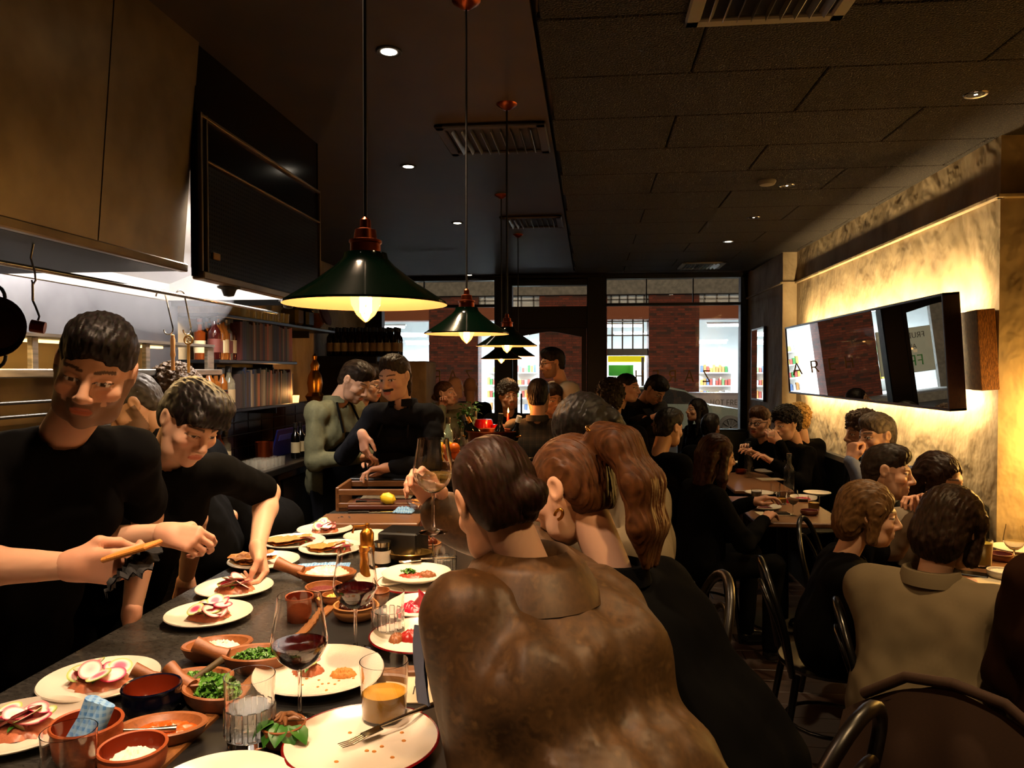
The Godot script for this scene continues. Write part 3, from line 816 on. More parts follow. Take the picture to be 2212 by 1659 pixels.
func hanging_things() -> void:
	var rail := solo("hanging_rail", M.new().tube([V(-1.66, 1.955, -1.2), V(-1.66, 1.955, -3.8)], 0.008, 8), mt.chrome, "thin steel rail for hooks under the exhaust hood", "rail")
	# copper pan
	var p := at(-6, 706, 1.92)
	var pan := thing("copper_pan", "round two handled copper pan hanging on a hook", "pan", p)
	pan.rotation = Vector3(0, deg_to_rad(12), 0)
	part("pan_body", M.new().lathe([Vector2(0, 0.012), Vector2(0.06, 0.012), Vector2(0.082, -0.012), Vector2(0.085, -0.012), Vector2(0.064, 0.016), Vector2(0, 0.016)], 32, T(Vector3.ZERO, 0, -90)), mat(Color(0.24, 0.12, 0.07), 0.35, 0.8), pan)
	for s in [-1, 1]:
		var a := []
		for k in 9: a.append(V(0.026 * cos(PI * k / 8.0), s * (0.08 + 0.034 * sin(PI * k / 8.0)), 0.008))
		part("pan_handle", M.new().tube(a, 0.005, 8), mt.black, pan)
	var top := p + V(0, 0.11, 0)
	solo("s_hook", M.new().tube([top + V(0, -0.01, 0.008), top + V(0.012, 0.01, 0.008), V(top.x + 0.002, 1.93, top.z), V(top.x - 0.01, 2.02, top.z)], 0.003, 8), mt.chrome, "steel hook carrying the two handled copper pan", "hook")
	p = at(82, 706, 2.0)
	var cup := thing("copper_measure", "small copper measuring cup hanging by its long handle", "cup", p, 25.0)
	part("cup_body", M.new().lathe([Vector2(0, -0.018), Vector2(0.017, -0.018), Vector2(0.018, 0.018), Vector2(0.0165, 0.018), Vector2(0.0155, -0.015), Vector2(0, -0.015)], 24, T(Vector3.ZERO, 0, 0, 80)), mt.copper, cup)
	part("cup_handle", M.new().tube([V(0, 0.018, 0), V(0.004, 0.03, 0), V(-0.006, 0.06, 0), V(-0.012, 0.075, 0)], 0.003, 8), mt.black, cup)
	part("chain", M.new().tube([V(-0.012, 0.075, 0), V(-0.012, 0.125, 0)], 0.0035, 6), mt.chrome, cup)
	solo("s_hook", M.new().tube([p + V(-0.018, 0.135, 0), p + V(-0.012, 0.122, 0.002), p + V(-0.004, 0.135, 0.002), p + V(-0.008, 0.16, 0), p + V(-0.02, 0.2, 0), V(p.x - 0.01, 2.02, p.z)], 0.0028, 8), mt.chrome, "steel hook carrying the small copper measuring cup", "hook")
	# two long hooks with brass and wooden skewers
	for k in 2:
		var q := at(358 if k == 0 else 399, 640, 2.95)
		var hk := solo("s_hook", s_hook(0.165, 0.0034), mt.chrome, ["long slanting steel hook holding the wooden handled skewer", "long steel hook holding the brass ladle with pierced disc"][k], "hook", q)
		hk.rotation.y = 0.0 if k == 0 else deg_to_rad(70)
		var sk := thing("skewer" if k == 0 else "brass_ladle", ["turned pale wooden skewer handle hanging from a hook", "flat brass ladle with a pierced round disc hanging from a hook"][k], "utensil", at(373 if k == 0 else 407, 728, 2.95))
		if k == 0:
			part("handle", M.new().lathe([Vector2(0, 0.012), Vector2(0.008, 0.008), Vector2(0.007, 0), Vector2(0.01, -0.01), Vector2(0.009, -0.06), Vector2(0.011, -0.075), Vector2(0.007, -0.09), Vector2(0.009, -0.14), Vector2(0, -0.14)], 16), mat(Color(0.72, 0.52, 0.30), 0.5), sk)
		else:
			var d := M.new()
			var ringp := []
			for a in 17: ringp.append(V(0.018 * cos(TAU * a / 16.0), -0.012 + 0.018 * sin(TAU * a / 16.0), 0))
			d.tube(ringp, 0.004, 8, false)
			d.tube([V(-0.01, 0.0, 0), V(0.004, -0.006, 0), V(-0.004, -0.018, 0), V(0.01, -0.025, 0)], 0.003, 6)
			part("disc", d, mat(Color(0.78, 0.62, 0.36), 0.35, 0.6), sk)
			part("handle", M.new().box(V(0, -0.09, 0), V(0.012, 0.12, 0.004), 0.001), mat(Color(0.78, 0.62, 0.36), 0.35, 0.6), sk)

func bottle_mesh(r: float, h: float, kind := 0) -> Array:
	var pr := [Vector2(0, 0.002), Vector2(r * 0.92, 0), Vector2(r, 0.008), Vector2(r, h * 0.58), Vector2(r * 0.9, h * 0.66), Vector2(r * 0.42, h * 0.76), Vector2(r * 0.36, h * 0.94), Vector2(r * 0.42, h * 0.95), Vector2(r * 0.42, h), Vector2(0, h)]
	if kind == 1: pr = [Vector2(0, 0.002), Vector2(r, 0), Vector2(r, h * 0.66), Vector2(r * 0.4, h * 0.72), Vector2(r * 0.36, h * 0.9), Vector2(r * 0.5, h * 0.91), Vector2(r * 0.5, h), Vector2(0, h)]
	var lab := [Vector2(r * 1.012, h * 0.16), Vector2(r * 1.012, h * 0.46)]
	var cap := [Vector2(r * 0.46, h * 0.86), Vector2(r * 0.48, h * 1.004), Vector2(0, h * 1.006)]
	return [M.new().lathe(pr, 14).mesh(), M.new().lathe(lab, 14).mesh(), M.new().lathe(cap, 12).mesh()]
func bottle(kind: Array, gm: Material, lm: Material, cm: Material, where: Vector3, label: String, group := "") -> Node3D:
	var b := thing("bottle", label, "bottle", where, 0.0, group)
	part("bottle_body", kind[0], gm, b); part("bottle_label", kind[1], lm, b); part("bottle_cap", kind[2], cm, b)
	return b

func shelves() -> void:
	var rng := RandomNumberGenerator.new()
	rng.seed = 11
	var sp := [[1.968, -3.9, -5.8, "uppermost dark wall shelf with jars behind the bar"], [1.71, -3.92, -5.02, "middle dark wall shelf with bottles and books"], [1.424, -4.1, -5.05, "lowest dark wall shelf with a row of thin books"]]
	for s in sp:
		var sh := thing("wall_shelf", s[3], "shelf", V(-2.17, s[0], (s[1] + s[2]) * 0.5))
		part("shelf_board", M.new().box(V(0, -0.01, 0), V(0.25, 0.02, s[1] - s[2]), 0.003), mat(Color(0.07, 0.075, 0.09), 0.35, 0.4), sh)
		for z in [-0.35, 0.35]: part("shelf_bracket", M.new().box(V(-0.05, -0.045, z * (s[1] - s[2])), V(0.14, 0.05, 0.012)), mt.frame, sh)
	# thin books
	var bc := [Color(0.16, 0.1, 0.07), Color(0.42, 0.34, 0.24), Color(0.09, 0.12, 0.2), Color(0.3, 0.1, 0.07), Color(0.5, 0.45, 0.36), Color(0.12, 0.16, 0.1), Color(0.36, 0.24, 0.12), Color(0.06, 0.06, 0.07), Color(0.55, 0.3, 0.16)]
	var bm := []
	for c in bc: bm.append(mat(c, 0.6))
	for r in 2:
		var z := -4.2
		var y: float = 1.71 if r == 0 else 1.424
		while z > -4.97:
			var t := rng.randf_range(0.012, 0.034)
			var h := rng.randf_range(0.215, 0.25) if r == 0 else rng.randf_range(0.2, 0.245)
			var d := rng.randf_range(0.17, 0.2)
			var ci := rng.randi() % 9
			var b := thing("book", "thin %s book standing on the %s wall shelf behind the bar" % [["dark brown", "tan", "navy", "rust red", "cream", "dark green", "ochre brown", "black", "orange brown"][ci], "middle" if r == 0 else "lowest"], "book", V(-2.06 - d * 0.5, y, z - t * 0.5), 0.0, "books on the %s shelf" % ("middle" if r == 0 else "lowest"))
			b.rotation.x = deg_to_rad(-rng.randf_range(0.0, 4.0) if z < -4.5 and r == 1 else 0.0)
			part("book_cover", M.new().box(V(0, h * 0.5, 0), V(d, h, t * 0.94), 0.001), bm[ci], b)
			part("pages", M.new().box(V(-0.003, h * 0.5 + 0.0006, 0), V(d - 0.01, h - 0.001, t * 0.7)), mt.paper, b)
			z -= t
	# liquor bottles on the middle shelf and below
	var kinds := [bottle_mesh(0.036, 0.25), bottle_mesh(0.032, 0.23, 1), bottle_mesh(0.03, 0.24)]
	var liq := [mat(Color(0.34, 0.14, 0.03), 0.08), mat(Color(0.16, 0.035, 0.03), 0.08), pane(Color(0.8, 0.75, 0.6), 0.12), mat(Color(0.07, 0.03, 0.02), 0.08), mat(Color(0.40, 0.22, 0.07), 0.08)]
	var labs := [mat(Color(0.55, 0.46, 0.32), 0.7), mat(Color(0.3, 0.1, 0.06), 0.7), mat(Color(0.7, 0.64, 0.5), 0.7)]
	for k in 14:
		var z := -3.95 - 0.031 * (k % 7)
		var li := rng.randi() % 5
		bottle(kinds[k % 3], liq[li], labs[rng.randi() % 3], mt.black, V(-2.09 - (0.085 if k > 6 else 0.0), 1.71, z), "%s liquor bottle in the %s row on the middle shelf" % [["amber", "dark red", "clear", "black", "gold"][li], "front" if k < 7 else "back"], "liquor bottles on the shelf")
	for k in 8:
		bottle(kinds[k % 3], liq[rng.randi() % 5], labs[rng.randi() % 3], mt.black, V(-2.08, 1.424, -3.87 - 0.075 * k) if k < 4 else V(-2.21, 1.05, -4.05 - 0.085 * (k - 4)), "liquor bottle %s" % ("standing left of the books on the lowest shelf" if k < 4 else "at the back of the back bar"), "liquor bottles below the shelf")
	# uppermost shelf: jars, pot, stacked glasses
	for k in 8:
		solo("glass_tumbler", M.new().lathe([Vector2(0, 0), Vector2(0.026, 0), Vector2(0.03, 0.07), Vector2(0.028, 0.07), Vector2(0.024, 0.006), Vector2(0, 0.006)], 14), pane(Color(0.8, 0.75, 0.5), 0.25), "small upturned tumbler in the row on the uppermost shelf", "glass", V(-2.1, 1.968, -4.35 - 0.085 * k), 0.0, "tumblers on the uppermost shelf")
	for k in 3:
		var j := thing("storage_jar", ["square amber jar on the uppermost shelf", "dark storage jar on the uppermost shelf", "squat round brown pot on the uppermost shelf"][k], "jar", V(-2.12, 1.968, -5.12 - 0.2 * k))
		var mm: Material = [mat(Color(0.28, 0.22, 0.06), 0.15), mat(Color(0.07, 0.05, 0.04), 0.2), mat(Color(0.3, 0.16, 0.06), 0.12)][k]
		if k < 2:
			part("jar_body", M.new().box(V(0, 0.065, 0), V(0.13, 0.13, 0.13), 0.02), mm, j); part("jar_lid", M.new().box(V(0, 0.135, 0), V(0.12, 0.012, 0.12), 0.004), mt.black, j)
		else:
			part("jar_body", M.new().lathe([Vector2(0, 0), Vector2(0.05, 0.002), Vector2(0.085, 0.045), Vector2(0.06, 0.09), Vector2(0.05, 0.11), Vector2(0.056, 0.12), Vector2(0, 0.11)], 20), mm, j)
	var wp := thing("wall_pan", "copper red pan hanging flat on the plaster wall", "pan", at(699, 682, 7.6))
	part("pan_body", M.new().lathe([Vector2(0, 0), Vector2(0.1, 0), Vector2(0.12, 0.03), Vector2(0.0, 0.034)], 28, T(Vector3.ZERO, 0, 0, -70)), mat(Color(0.34, 0.10, 0.05), 0.4, 0.4), wp)
	# back bar
	var bb := thing("back_bar", "black back bar counter below the wall shelves", "counter", V(-2.09, 0, -4.95))
	part("worktop", M.new().box(V(0, 1.03, 0), V(0.4, 0.04, 2.0), 0.004), mt.stone, bb)
	part("cabinet", M.new().box(V(-0.02, 0.5, 0), V(0.34, 1.0, 1.98)), mt.black, bb)
	for k in 4:
		var cd := part("cabinet_door", M.new().box(V(0.16, 0.52, -0.74 + 0.49 * k), V(0.02, 0.88, 0.46), 0.004), mt.blackgloss, bb)
		part("knob", M.new().lathe(ball(0.012), 12, T(V(0.182, 0.8, -0.56 + 0.49 * k))), mt.brass, cd)
	# tiles of the back wall
	var tl := thing("tile_splashback", "dark tiled splashback above the back bar", "tiles", V(-2.29, 1.06, -4.95))
	part("tile_bed", M.new().box(V(0.0, 0.17, 0), V(0.01, 0.34, 2.0)), mt.black, tl)
	var tm := M.new().box(Vector3.ZERO, V(0.012, 0.078, 0.192), 0.003).mesh()
	for r in 4:
		for k in 10:
			var o := part("tile", tm, mt.tile, tl)
			o.position = V(0.006, 0.045 + 0.083 * r, 0.9 - 0.2 * k)
	# tall brass samovar
	var sv := thing("brass_samovar", "tall slim brass urn on the back bar by the plaster wall", "urn", V(-2.12, 1.05, -5.55))
	part("urn_body", M.new().lathe([Vector2(0, 0), Vector2(0.09, 0), Vector2(0.1, 0.02), Vector2(0.05, 0.06), Vector2(0.045, 0.16), Vector2(0.06, 0.22), Vector2(0.055, 0.36), Vector2(0.075, 0.40), Vector2(0.05, 0.43), Vector2(0.06, 0.50), Vector2(0.05, 0.56), Vector2(0.028, 0.60), Vector2(0.035, 0.64), Vector2(0.015, 0.68), Vector2(0.022, 0.71), Vector2(0, 0.73)], 24), mt.brass, sv)
	part("tap", M.new().tube([V(0.04, 0.2, 0.03), V(0.1, 0.2, 0.06), V(0.1, 0.17, 0.06)], 0.008, 8), mt.brass, sv)
	# back bar clutter
	var tray := thing("tray", "blue printed tray leaning on the back bar", "tray", V(-2.16, 1.05, -5.08))
	tray.rotation.z = deg_to_rad(-14)
	part("tray_board", M.new().box(V(0, 0.10, 0), V(0.012, 0.2, 0.5), 0.004), mat(Color(0.06, 0.09, 0.36), 0.4), tray)
	part("tray_print", M.new().box(V(0.0068, 0.14, 0), V(0.002, 0.04, 0.4)), mat(Color(0.16, 0.25, 0.62), 0.4), tray)
	for k in 2: bottle(kinds[2], mat(Color(0.03, 0.025, 0.02), 0.1), labs[2], mt.black, V(-2.0, 1.05, -4.87 - 0.09 * k), "black oil bottle in front of the blue tray", "oil bottles on the back bar")
	var cc := solo("copper_tumbler", M.new().lathe([Vector2(0, 0), Vector2(0.05, 0), Vector2(0.056, 0.15), Vector2(0.053, 0.15), Vector2(0.048, 0.006), Vector2(0, 0.006)], 20), mt.copper, "copper tumbler on the back bar behind the small glasses", "cup", V(-2.04, 1.05, -4.47))
	var fu := thing("orange_jug", "orange jug with a long spout on the back bar", "jug", V(-1.99, 1.05, -5.2), 20.0)
	part("jug_body", M.new().lathe([Vector2(0, 0), Vector2(0.04, 0), Vector2(0.05, 0.04), Vector2(0.025, 0.09), Vector2(0.02, 0.18), Vector2(0.028, 0.2), Vector2(0.0, 0.19)], 16), mat(Color(0.62, 0.2, 0.05), 0.35), fu)
	part("spout", M.new().tube([V(0.03, 0.05, 0), V(0.1, 0.09, 0.02), V(0.15, 0.15, 0.03)], [0.03, 0.022, 0.008], 10), mat(Color(0.62, 0.2, 0.05), 0.35), fu)
	var sg := M.new().lathe([Vector2(0, 0), Vector2(0.02, 0), Vector2(0.024, 0.06), Vector2(0.022, 0.06), Vector2(0.018, 0.006), Vector2(0, 0.006)], 12)
	var sgm := pane(Color(0.95, 0.93, 0.85), 0.03)
	for r in 3:
		for k in 6:
			solo("shot_glass", sg, sgm, "small clear glass in the cluster on the back bar", "glass", V(-1.93 - 0.055 * r, 1.05, -4.22 - 0.052 * k), 0.0, "small glasses on the back bar")
	# black wine cabinet in the recess, wine bottles on it
	var wc := thing("wine_cabinet", "tall black wine cabinet with a glass door in the recess", "cabinet", V(-2.55, 0, -7.75))
	part("cabinet_body", M.new().box(V(0, 0.9, 0), V(0.72, 1.8, 0.55), 0.008), mt.black, wc)
	part("glass_door", M.new().box(V(0.0, 1.0, 0.28), V(0.6, 1.4, 0.015), 0.003), mat(Color(0.02, 0.018, 0.015), 0.06), wc)
	part("door_handle", M.new().tube([V(0.26, 0.9, 0.31), V(0.26, 1.3, 0.31)], 0.008, 8), mt.chrome, wc.get_node("glass_door"))
	solo("side_board", M.new().box(V(0, 0.87, 0), V(0.5, 1.75, 0.5), 0.01), mt.plaster, "plastered block beside the wine cabinet", "block", V(-1.94, 0, -7.8))
	var wk := bottle_mesh(0.037, 0.3)
	for r in 3:
		for k in 10:
			bottle(wk, mat(Color(0.02, 0.018, 0.015), 0.12) if false else liq[3], labs[2 if (k + r) % 3 else 0], mt.black, V(-2.72 + 0.078 * k, 1.8 if k < 9 else 1.8, -7.56 - 0.085 * r), "dark wine bottle with a %s label in the %s row on the wine cabinet" % ["cream" if (k + r) % 3 else "tan", ["front", "middle", "back"][r]], "wine bottles on the cabinet")
	var cl := solo("tea_light", M.new().lathe([Vector2(0, 0), Vector2(0.03, 0), Vector2(0.035, 0.05), Vector2(0, 0.05)], 14), glow(Color(1.0, 0.75, 0.45), 2.5), "small glowing light on the end of the lowest shelf", "light", V(-2.06, 1.424, -5.0))
	omni(cl, V(0.05, 0.07, 0), Color(1, 0.7, 0.4), 0.04, 0.02)
# ---------------------------------------------------------------- counter, lamps, bar
const TOP := 0.95
func build_counter() -> void:
	var c := thing("kitchen_counter", "long counter, scratched zinc on the kitchen side, black stone on the guest side", "counter", V(0, 0, 0))
	part("zinc_worktop", M.new().box(V(-1.024, TOP - 0.025, -1.75), V(0.498, 0.05, 4.45), 0.003), mt.zinc, c, "scratched dark zinc worktop")
	part("wood_strip", M.new().box(V(-0.76, TOP - 0.02, -1.75), V(0.028, 0.052, 4.45), 0.003), mt.oakz, c, "narrow oak strip")
	part("stone_worktop", M.new().box(V(-0.473, TOP - 0.025, -1.75), V(0.546, 0.05, 4.45), 0.004), mt.stone, c, "black stone bar top")
	part("base_cabinet", M.new().box(V(-0.85, 0.44, -1.75), V(0.72, 0.9, 4.4)), mt.black, c)
	part("foot_rail", M.new().tube([V(-0.4, 0.22, 0.4), V(-0.4, 0.22, -3.9)], 0.018, 10), mt.brass, c)

func build_pendants() -> void:
	var sp := [[790, 658, 1.245, 0.140, "green enamel pendant lamp above the cooks' plates, first along the counter"], [1008, 722, 2.42, 0.140, "green enamel pendant lamp, second along the counter"], [1095, 748, 3.37, 0.140, "green enamel pendant lamp, third along the counter"], [1083, 776, 5.1, 0.145, "green enamel pendant lamp, fourth, hanging over the bar"], [1119, 770, 6.6, 0.155, "green enamel pendant lamp, fifth, nearest the street door"]]
	var enamel := mat(Color(0.003, 0.03, 0.014), 0.1)
	var inner := mat(Color(0.72, 0.62, 0.48), 0.5)
	var bulbm := pane(Color(1.0, 0.85, 0.6), 0.06)
	var fil := glow(Color(1.0, 0.76, 0.46), 9.0)
	for s in sp:
		var p := at(s[0], s[1], s[2])
		var L := thing("pendant_lamp", s[4], "lamp", p)
		var r: float = s[3]
		var k := r / 0.14
		var outer := [Vector2(r, 0), Vector2(r * 0.997, 0.004), Vector2(r * 0.62, 0.038 * k), Vector2(r * 0.36, 0.066 * k), Vector2(r * 0.28, 0.078 * k), Vector2(r * 0.26, 0.088 * k), Vector2(r * 0.12, 0.09 * k)]
		part("lamp_shade", M.new().lathe(outer, 48), enamel, L, "dark green enamel shade")
		var inn := [Vector2(r, 0), Vector2(r * 0.985, 0.002), Vector2(r * 0.60, 0.035 * k), Vector2(r * 0.34, 0.063 * k), Vector2(r * 0.25, 0.075 * k), Vector2(0.0, 0.078 * k)]
		inn.reverse()
		part("shade_lining", M.new().lathe(inn, 48), inner, L, "cream enamel inside of the shade")
		part("lampholder", M.new().lathe([Vector2(0.026, 0.088), Vector2(0.026, 0.104), Vector2(0.028, 0.106), Vector2(0.028, 0.11), Vector2(0.020, 0.112), Vector2(0.018, 0.128), Vector2(0.010, 0.131), Vector2(0.009, 0.145), Vector2(0.004, 0.15)], 20, Transform3D(Basis().scaled(Vector3.ONE * k))), mt.copper, L)
		part("flex", M.new().tube([V(0, 0.14, 0), V(0, CEIL - p.y, 0)], 0.0035 if s[2] < 3.0 else 0.005, 6), mt.black, L)
		part("ceiling_rose", M.new().lathe([Vector2(0, -0.03), Vector2(0.012, -0.028), Vector2(0.045, -0.006), Vector2(0.048, 0)], 20, T(V(0, CEIL - p.y, 0))), mt.copper, L)
		var b := M.new().lathe([Vector2(0, -0.031), Vector2(0.004, -0.029), Vector2(0.016, -0.018), Vector2(0.0255, 0.0), Vector2(0.027, 0.012), Vector2(0.022, 0.034), Vector2(0.014, 0.055), Vector2(0.012, 0.07)], 24)
		var bb := part("bulb", b, bulbm, L, "clear glass bulb")
		var f := M.new()
		for a in 8:
			var w := V(cos(TAU * a / 8.0), 0, sin(TAU * a / 8.0)) * 0.0095
			f.tube([w + V(0, -0.014, 0), w + V(0, 0.016, 0)], 0.0016, 6)
		part("filament", f, fil, bb)
		part("socket", M.new().lathe([Vector2(0.0, 0.03), Vector2(0.006, 0.03), Vector2(0.008, 0.045), Vector2(0.012, 0.05), Vector2(0.013, 0.078)], 12), mt.brass, L)
		omni(L, V(0, 0.0, 0), Color(1.0, 0.72, 0.46), 0.13, 0.02)

func build_bar() -> void:
	var b := thing("bar_counter", "dark raised bar counter beyond the kitchen counter", "counter", Vector3.ZERO)
	part("bar_top", M.new().box(V(-0.83, 1.03, -4.13), V(1.0, 0.04, 0.28), 0.004), mt.stone, b)
	part("bar_top", M.new().box(V(-0.73, 1.03, -5.17), V(0.58, 0.04, 1.8), 0.004), mt.walnut, b)
	part("bar_front", M.new().box(V(-0.75, 0.5, -5.05), V(0.44, 1.0, 1.95)), mt.black, b)
	# oak tray box with dowels in front of the bartender
	var tr := thing("oak_crate", "open oak crate across the end of the kitchen counter", "crate", at(846, 1080, 3.72) * V(1, 0, 1) + V(0, TOP, 0), 6.0)
	var cg := M.new()
	cg.box(V(0, 0.095, 0.14), V(0.50, 0.03, 0.02), 0.003); cg.box(V(0, 0.03, 0.14), V(0.50, 0.025, 0.02), 0.003)
	cg.box(V(0, 0.095, -0.14), V(0.50, 0.03, 0.02), 0.003)
	for s in [-1, 1]: cg.box(V(s * 0.245, 0.06, 0), V(0.018, 0.12, 0.30), 0.003)
	cg.box(V(0, 0.008, 0), V(0.5, 0.012, 0.28))
	part("crate_frame", cg, mt.oak, tr)
	# copper wine cooler with bottle necks
	var bk := thing("wine_cooler", "large copper wine cooler on the bar", "bucket", at(1062, 990, 4.85) * V(1, 0, 1) + V(0, 1.05, 0))
	part("bucket", M.new().lathe([Vector2(0, 0), Vector2(0.13, 0), Vector2(0.165, 0.19), Vector2(0.175, 0.2), Vector2(0.172, 0.206), Vector2(0.16, 0.2), Vector2(0.125, 0.008), Vector2(0, 0.008)], 40), mt.copper, bk)
	for s in [-1, 1]:
		var a := []
		for k in 9: a.append(V(s * 0.165, 0.165, 0) + V(s * 0.03 * sin(PI * k / 8.0), 0, 0.04 * cos(PI * k / 8.0)))
		part("ring_handle", M.new().tube(a, 0.005, 6), mt.brass, bk)
	var wk := bottle_mesh(0.037, 0.3)
	var dk := mat(Color(0.03, 0.035, 0.02), 0.08)
	for k in 4:
		var o := bottle(wk, dk, mt.paper, [mt.black, mt.brass, mt.black, mt.white][k], bk.position + V([-0.09, -0.03, 0.04, 0.1][k], 0.02, [0.02, -0.05, 0.03, -0.02][k]), "wine bottle leaning in the copper cooler", "bottles in the wine cooler")
		o.rotation = Vector3(0.1 * (k - 1), 0, [0.35, 0.5, -0.1, -0.3][k])
	# citrus on a board
	var fb := at(968, 985, 4.5) * V(1, 0, 1)
	var bo := solo("fruit_bowl", M.new().lathe([Vector2(0, 0), Vector2(0.06, 0), Vector2(0.12, 0.05), Vector2(0.116, 0.052), Vector2(0.056, 0.008), Vector2(0, 0.008)], 28), mt.oak, "wooden bowl of citrus on the bar", "bowl", fb + V(0, 1.05, 0))
	var fr := [[-0.02, 0.075, 0.03, 0, 0.04], [0.05, 0.078, -0.01, 1, 0.038], [0.0, 0.128, 0.0, 0, 0.036], [-0.06, 0.06, -0.02, 2, 0.03], [0.045, 0.125, 0.03, 1, 0.035], [-0.03, 0.06, 0.075, 0, 0.032]]
	for q in fr: solo("citrus_fruit", M.new().lathe(ball(q[4], 0.92), 18), mt.citrus[q[3]], ["yellow grapefruit", "orange", "small yellow lemon"][q[3]] + " heaped in the wooden bowl on the bar", "fruit", fb + V(q[0], 1.05 + q[1], q[2]), 0.0, "citrus in the bowl")
	# basil pots
	for k in 2:
		var p := at([922, 1012][k], 930, [5.5, 5.9][k]) * V(1, 0, 1) + V(0, 1.05, 0)
		var pl := thing("basil_plant", ["bushy basil plant on the bar behind the bartender with a moustache", "small basil plant on the bar beside the clear bottle"][k], "plant", p)
		part("pot", M.new().lathe([Vector2(0, 0), Vector2(0.045, 0), Vector2(0.06, 0.1), Vector2(0.056, 0.1), Vector2(0.05, 0.09), Vector2(0, 0.09)], 18), mt.white, pl)
		var rng := RandomNumberGenerator.new()
		rng.seed = 40 + k
		var st := M.new()
		var lf := leaf_mesh(0.05, 0.034)
		for j in 26:
			var a := rng.randf() * TAU
			var rr := rng.randf_range(0.02, 0.10)
			var tip := V(cos(a) * rr, rng.randf_range(0.16, 0.34), sin(a) * rr)
			st.tube([V(0, 0.09, 0), tip * 0.6 + V(0, 0.05, 0), tip], 0.002, 5)
			for e in 3:
				var o := part("leaf", lf, mt.leaf, pl)
				o.transform = Transform3D(Basis.from_euler(V(rng.randf_range(-0.3, 0.9), rng.randf() * TAU, rng.randf_range(-0.4, 0.4))), tip + V(rng.randf_range(-0.02, 0.02), -0.03 * e, rng.randf_range(-0.02, 0.02)))
		part("stems", st, mt.leaf, pl)
	# red dispenser, candles, clear bottles and glasses
	var rd := thing("red_canister", "shiny red enamel canister on the bar beside the candles", "canister", at(1045, 930, 5.45) * V(1, 0, 1) + V(0, 1.05, 0))
	part("canister_body", M.new().lathe([Vector2(0, 0), Vector2(0.07, 0), Vector2(0.072, 0.2), Vector2(0.06, 0.235), Vector2(0, 0.24)], 24), mat(Color(0.5, 0.015, 0.015), 0.2), rd)
	part("canister_arm", M.new().tube([V(0.06, 0.0, 0.03), V(0.085, 0.12, 0.03), V(0.085, 0.2, 0.03)], 0.028, 10), mat(Color(0.5, 0.015, 0.015), 0.2), rd)
	for k in 2:
		var p := at([1098, 1083][k], 920, [5.3, 5.25][k]) * V(1, 0, 1) + V(0, 1.05, 0)
		var cd := thing("candle", ["taller lit red candle in a bottle on the bar", "shorter lit red candle in a holder on the bar"][k], "candle", p)
		var hb: float = [0.17, 0.1][k]
		part("holder", M.new().lathe([Vector2(0, 0), Vector2(0.035, 0), Vector2(0.035, hb * 0.5), Vector2(0.014, hb * 0.75), Vector2(0.014, hb), Vector2(0, hb)], 16), mt.brass, cd)
		part("wax", M.new().lathe([Vector2(0.012, hb - 0.01), Vector2(0.010, hb + 0.12), Vector2(0, hb + 0.12)], 14), mat(Color(0.5, 0.02, 0.02), 0.5), cd)
		part("flame", M.new().lathe([Vector2(0, hb + 0.122), Vector2(0.006, hb + 0.13), Vector2(0.005, hb + 0.142), Vector2(0, hb + 0.162)], 10), glow(Color(1.0, 0.72, 0.32), 22.0), cd)
		omni(cd, V(0, hb + 0.19, 0), Color(1.0, 0.6, 0.28), 0.09, 0.01)
	var clear := [bottle_mesh(0.035, 0.28, 0)]
	var cg2 := pane(Color(0.8, 0.95, 0.85), 0.22)
	for k in 3: bottle(clear[0], cg2, pane(Color(0.9, 0.9, 0.85), 0.2), mt.chrome, at([1027, 952, 968][k], 960, [5.7, 4.75, 4.95][k]) * V(1, 0, 1) + V(0, 1.05, 0), ["clear water bottle on the bar by the basil", "clear bottle beside the citrus bowl", "clear bottle behind the citrus bowl"][k])
	for k in 5: wine_glass(at([948, 962, 975, 990, 940][k], 950, 5.1 + 0.14 * k) * V(1, 0, 1) + V(0, 1.05, 0), 0.17, 0.5 if k == 1 else 0.0, mt.white_wine, "empty wine glass standing among the bottles on the bar", "glasses on the bar")

func ball(r: float, sq := 1.0) -> Array:
	var p := []
	for k in 13: p.append(Vector2(r * sin(PI * k / 12.0), -r * sq * cos(PI * k / 12.0)))
	return p
func leaf_mesh(L: float, W: float) -> ArrayMesh:
	var rows := []
	for a in 6:
		var t := a / 5.0
		var w := W * 0.5 * sin(PI * (0.08 + 0.9 * t)) 
		var row := []
		for b in 5:
			var s := b / 2.0 - 1.0
			row.append(V(s * w, 0.25 * L * (t - t * t) * 2.0 - absf(s) * w * -0.25 - 0.12 * L * t * t, t * L))
		rows.append(row)
	return M.new().sheet(rows).mesh()

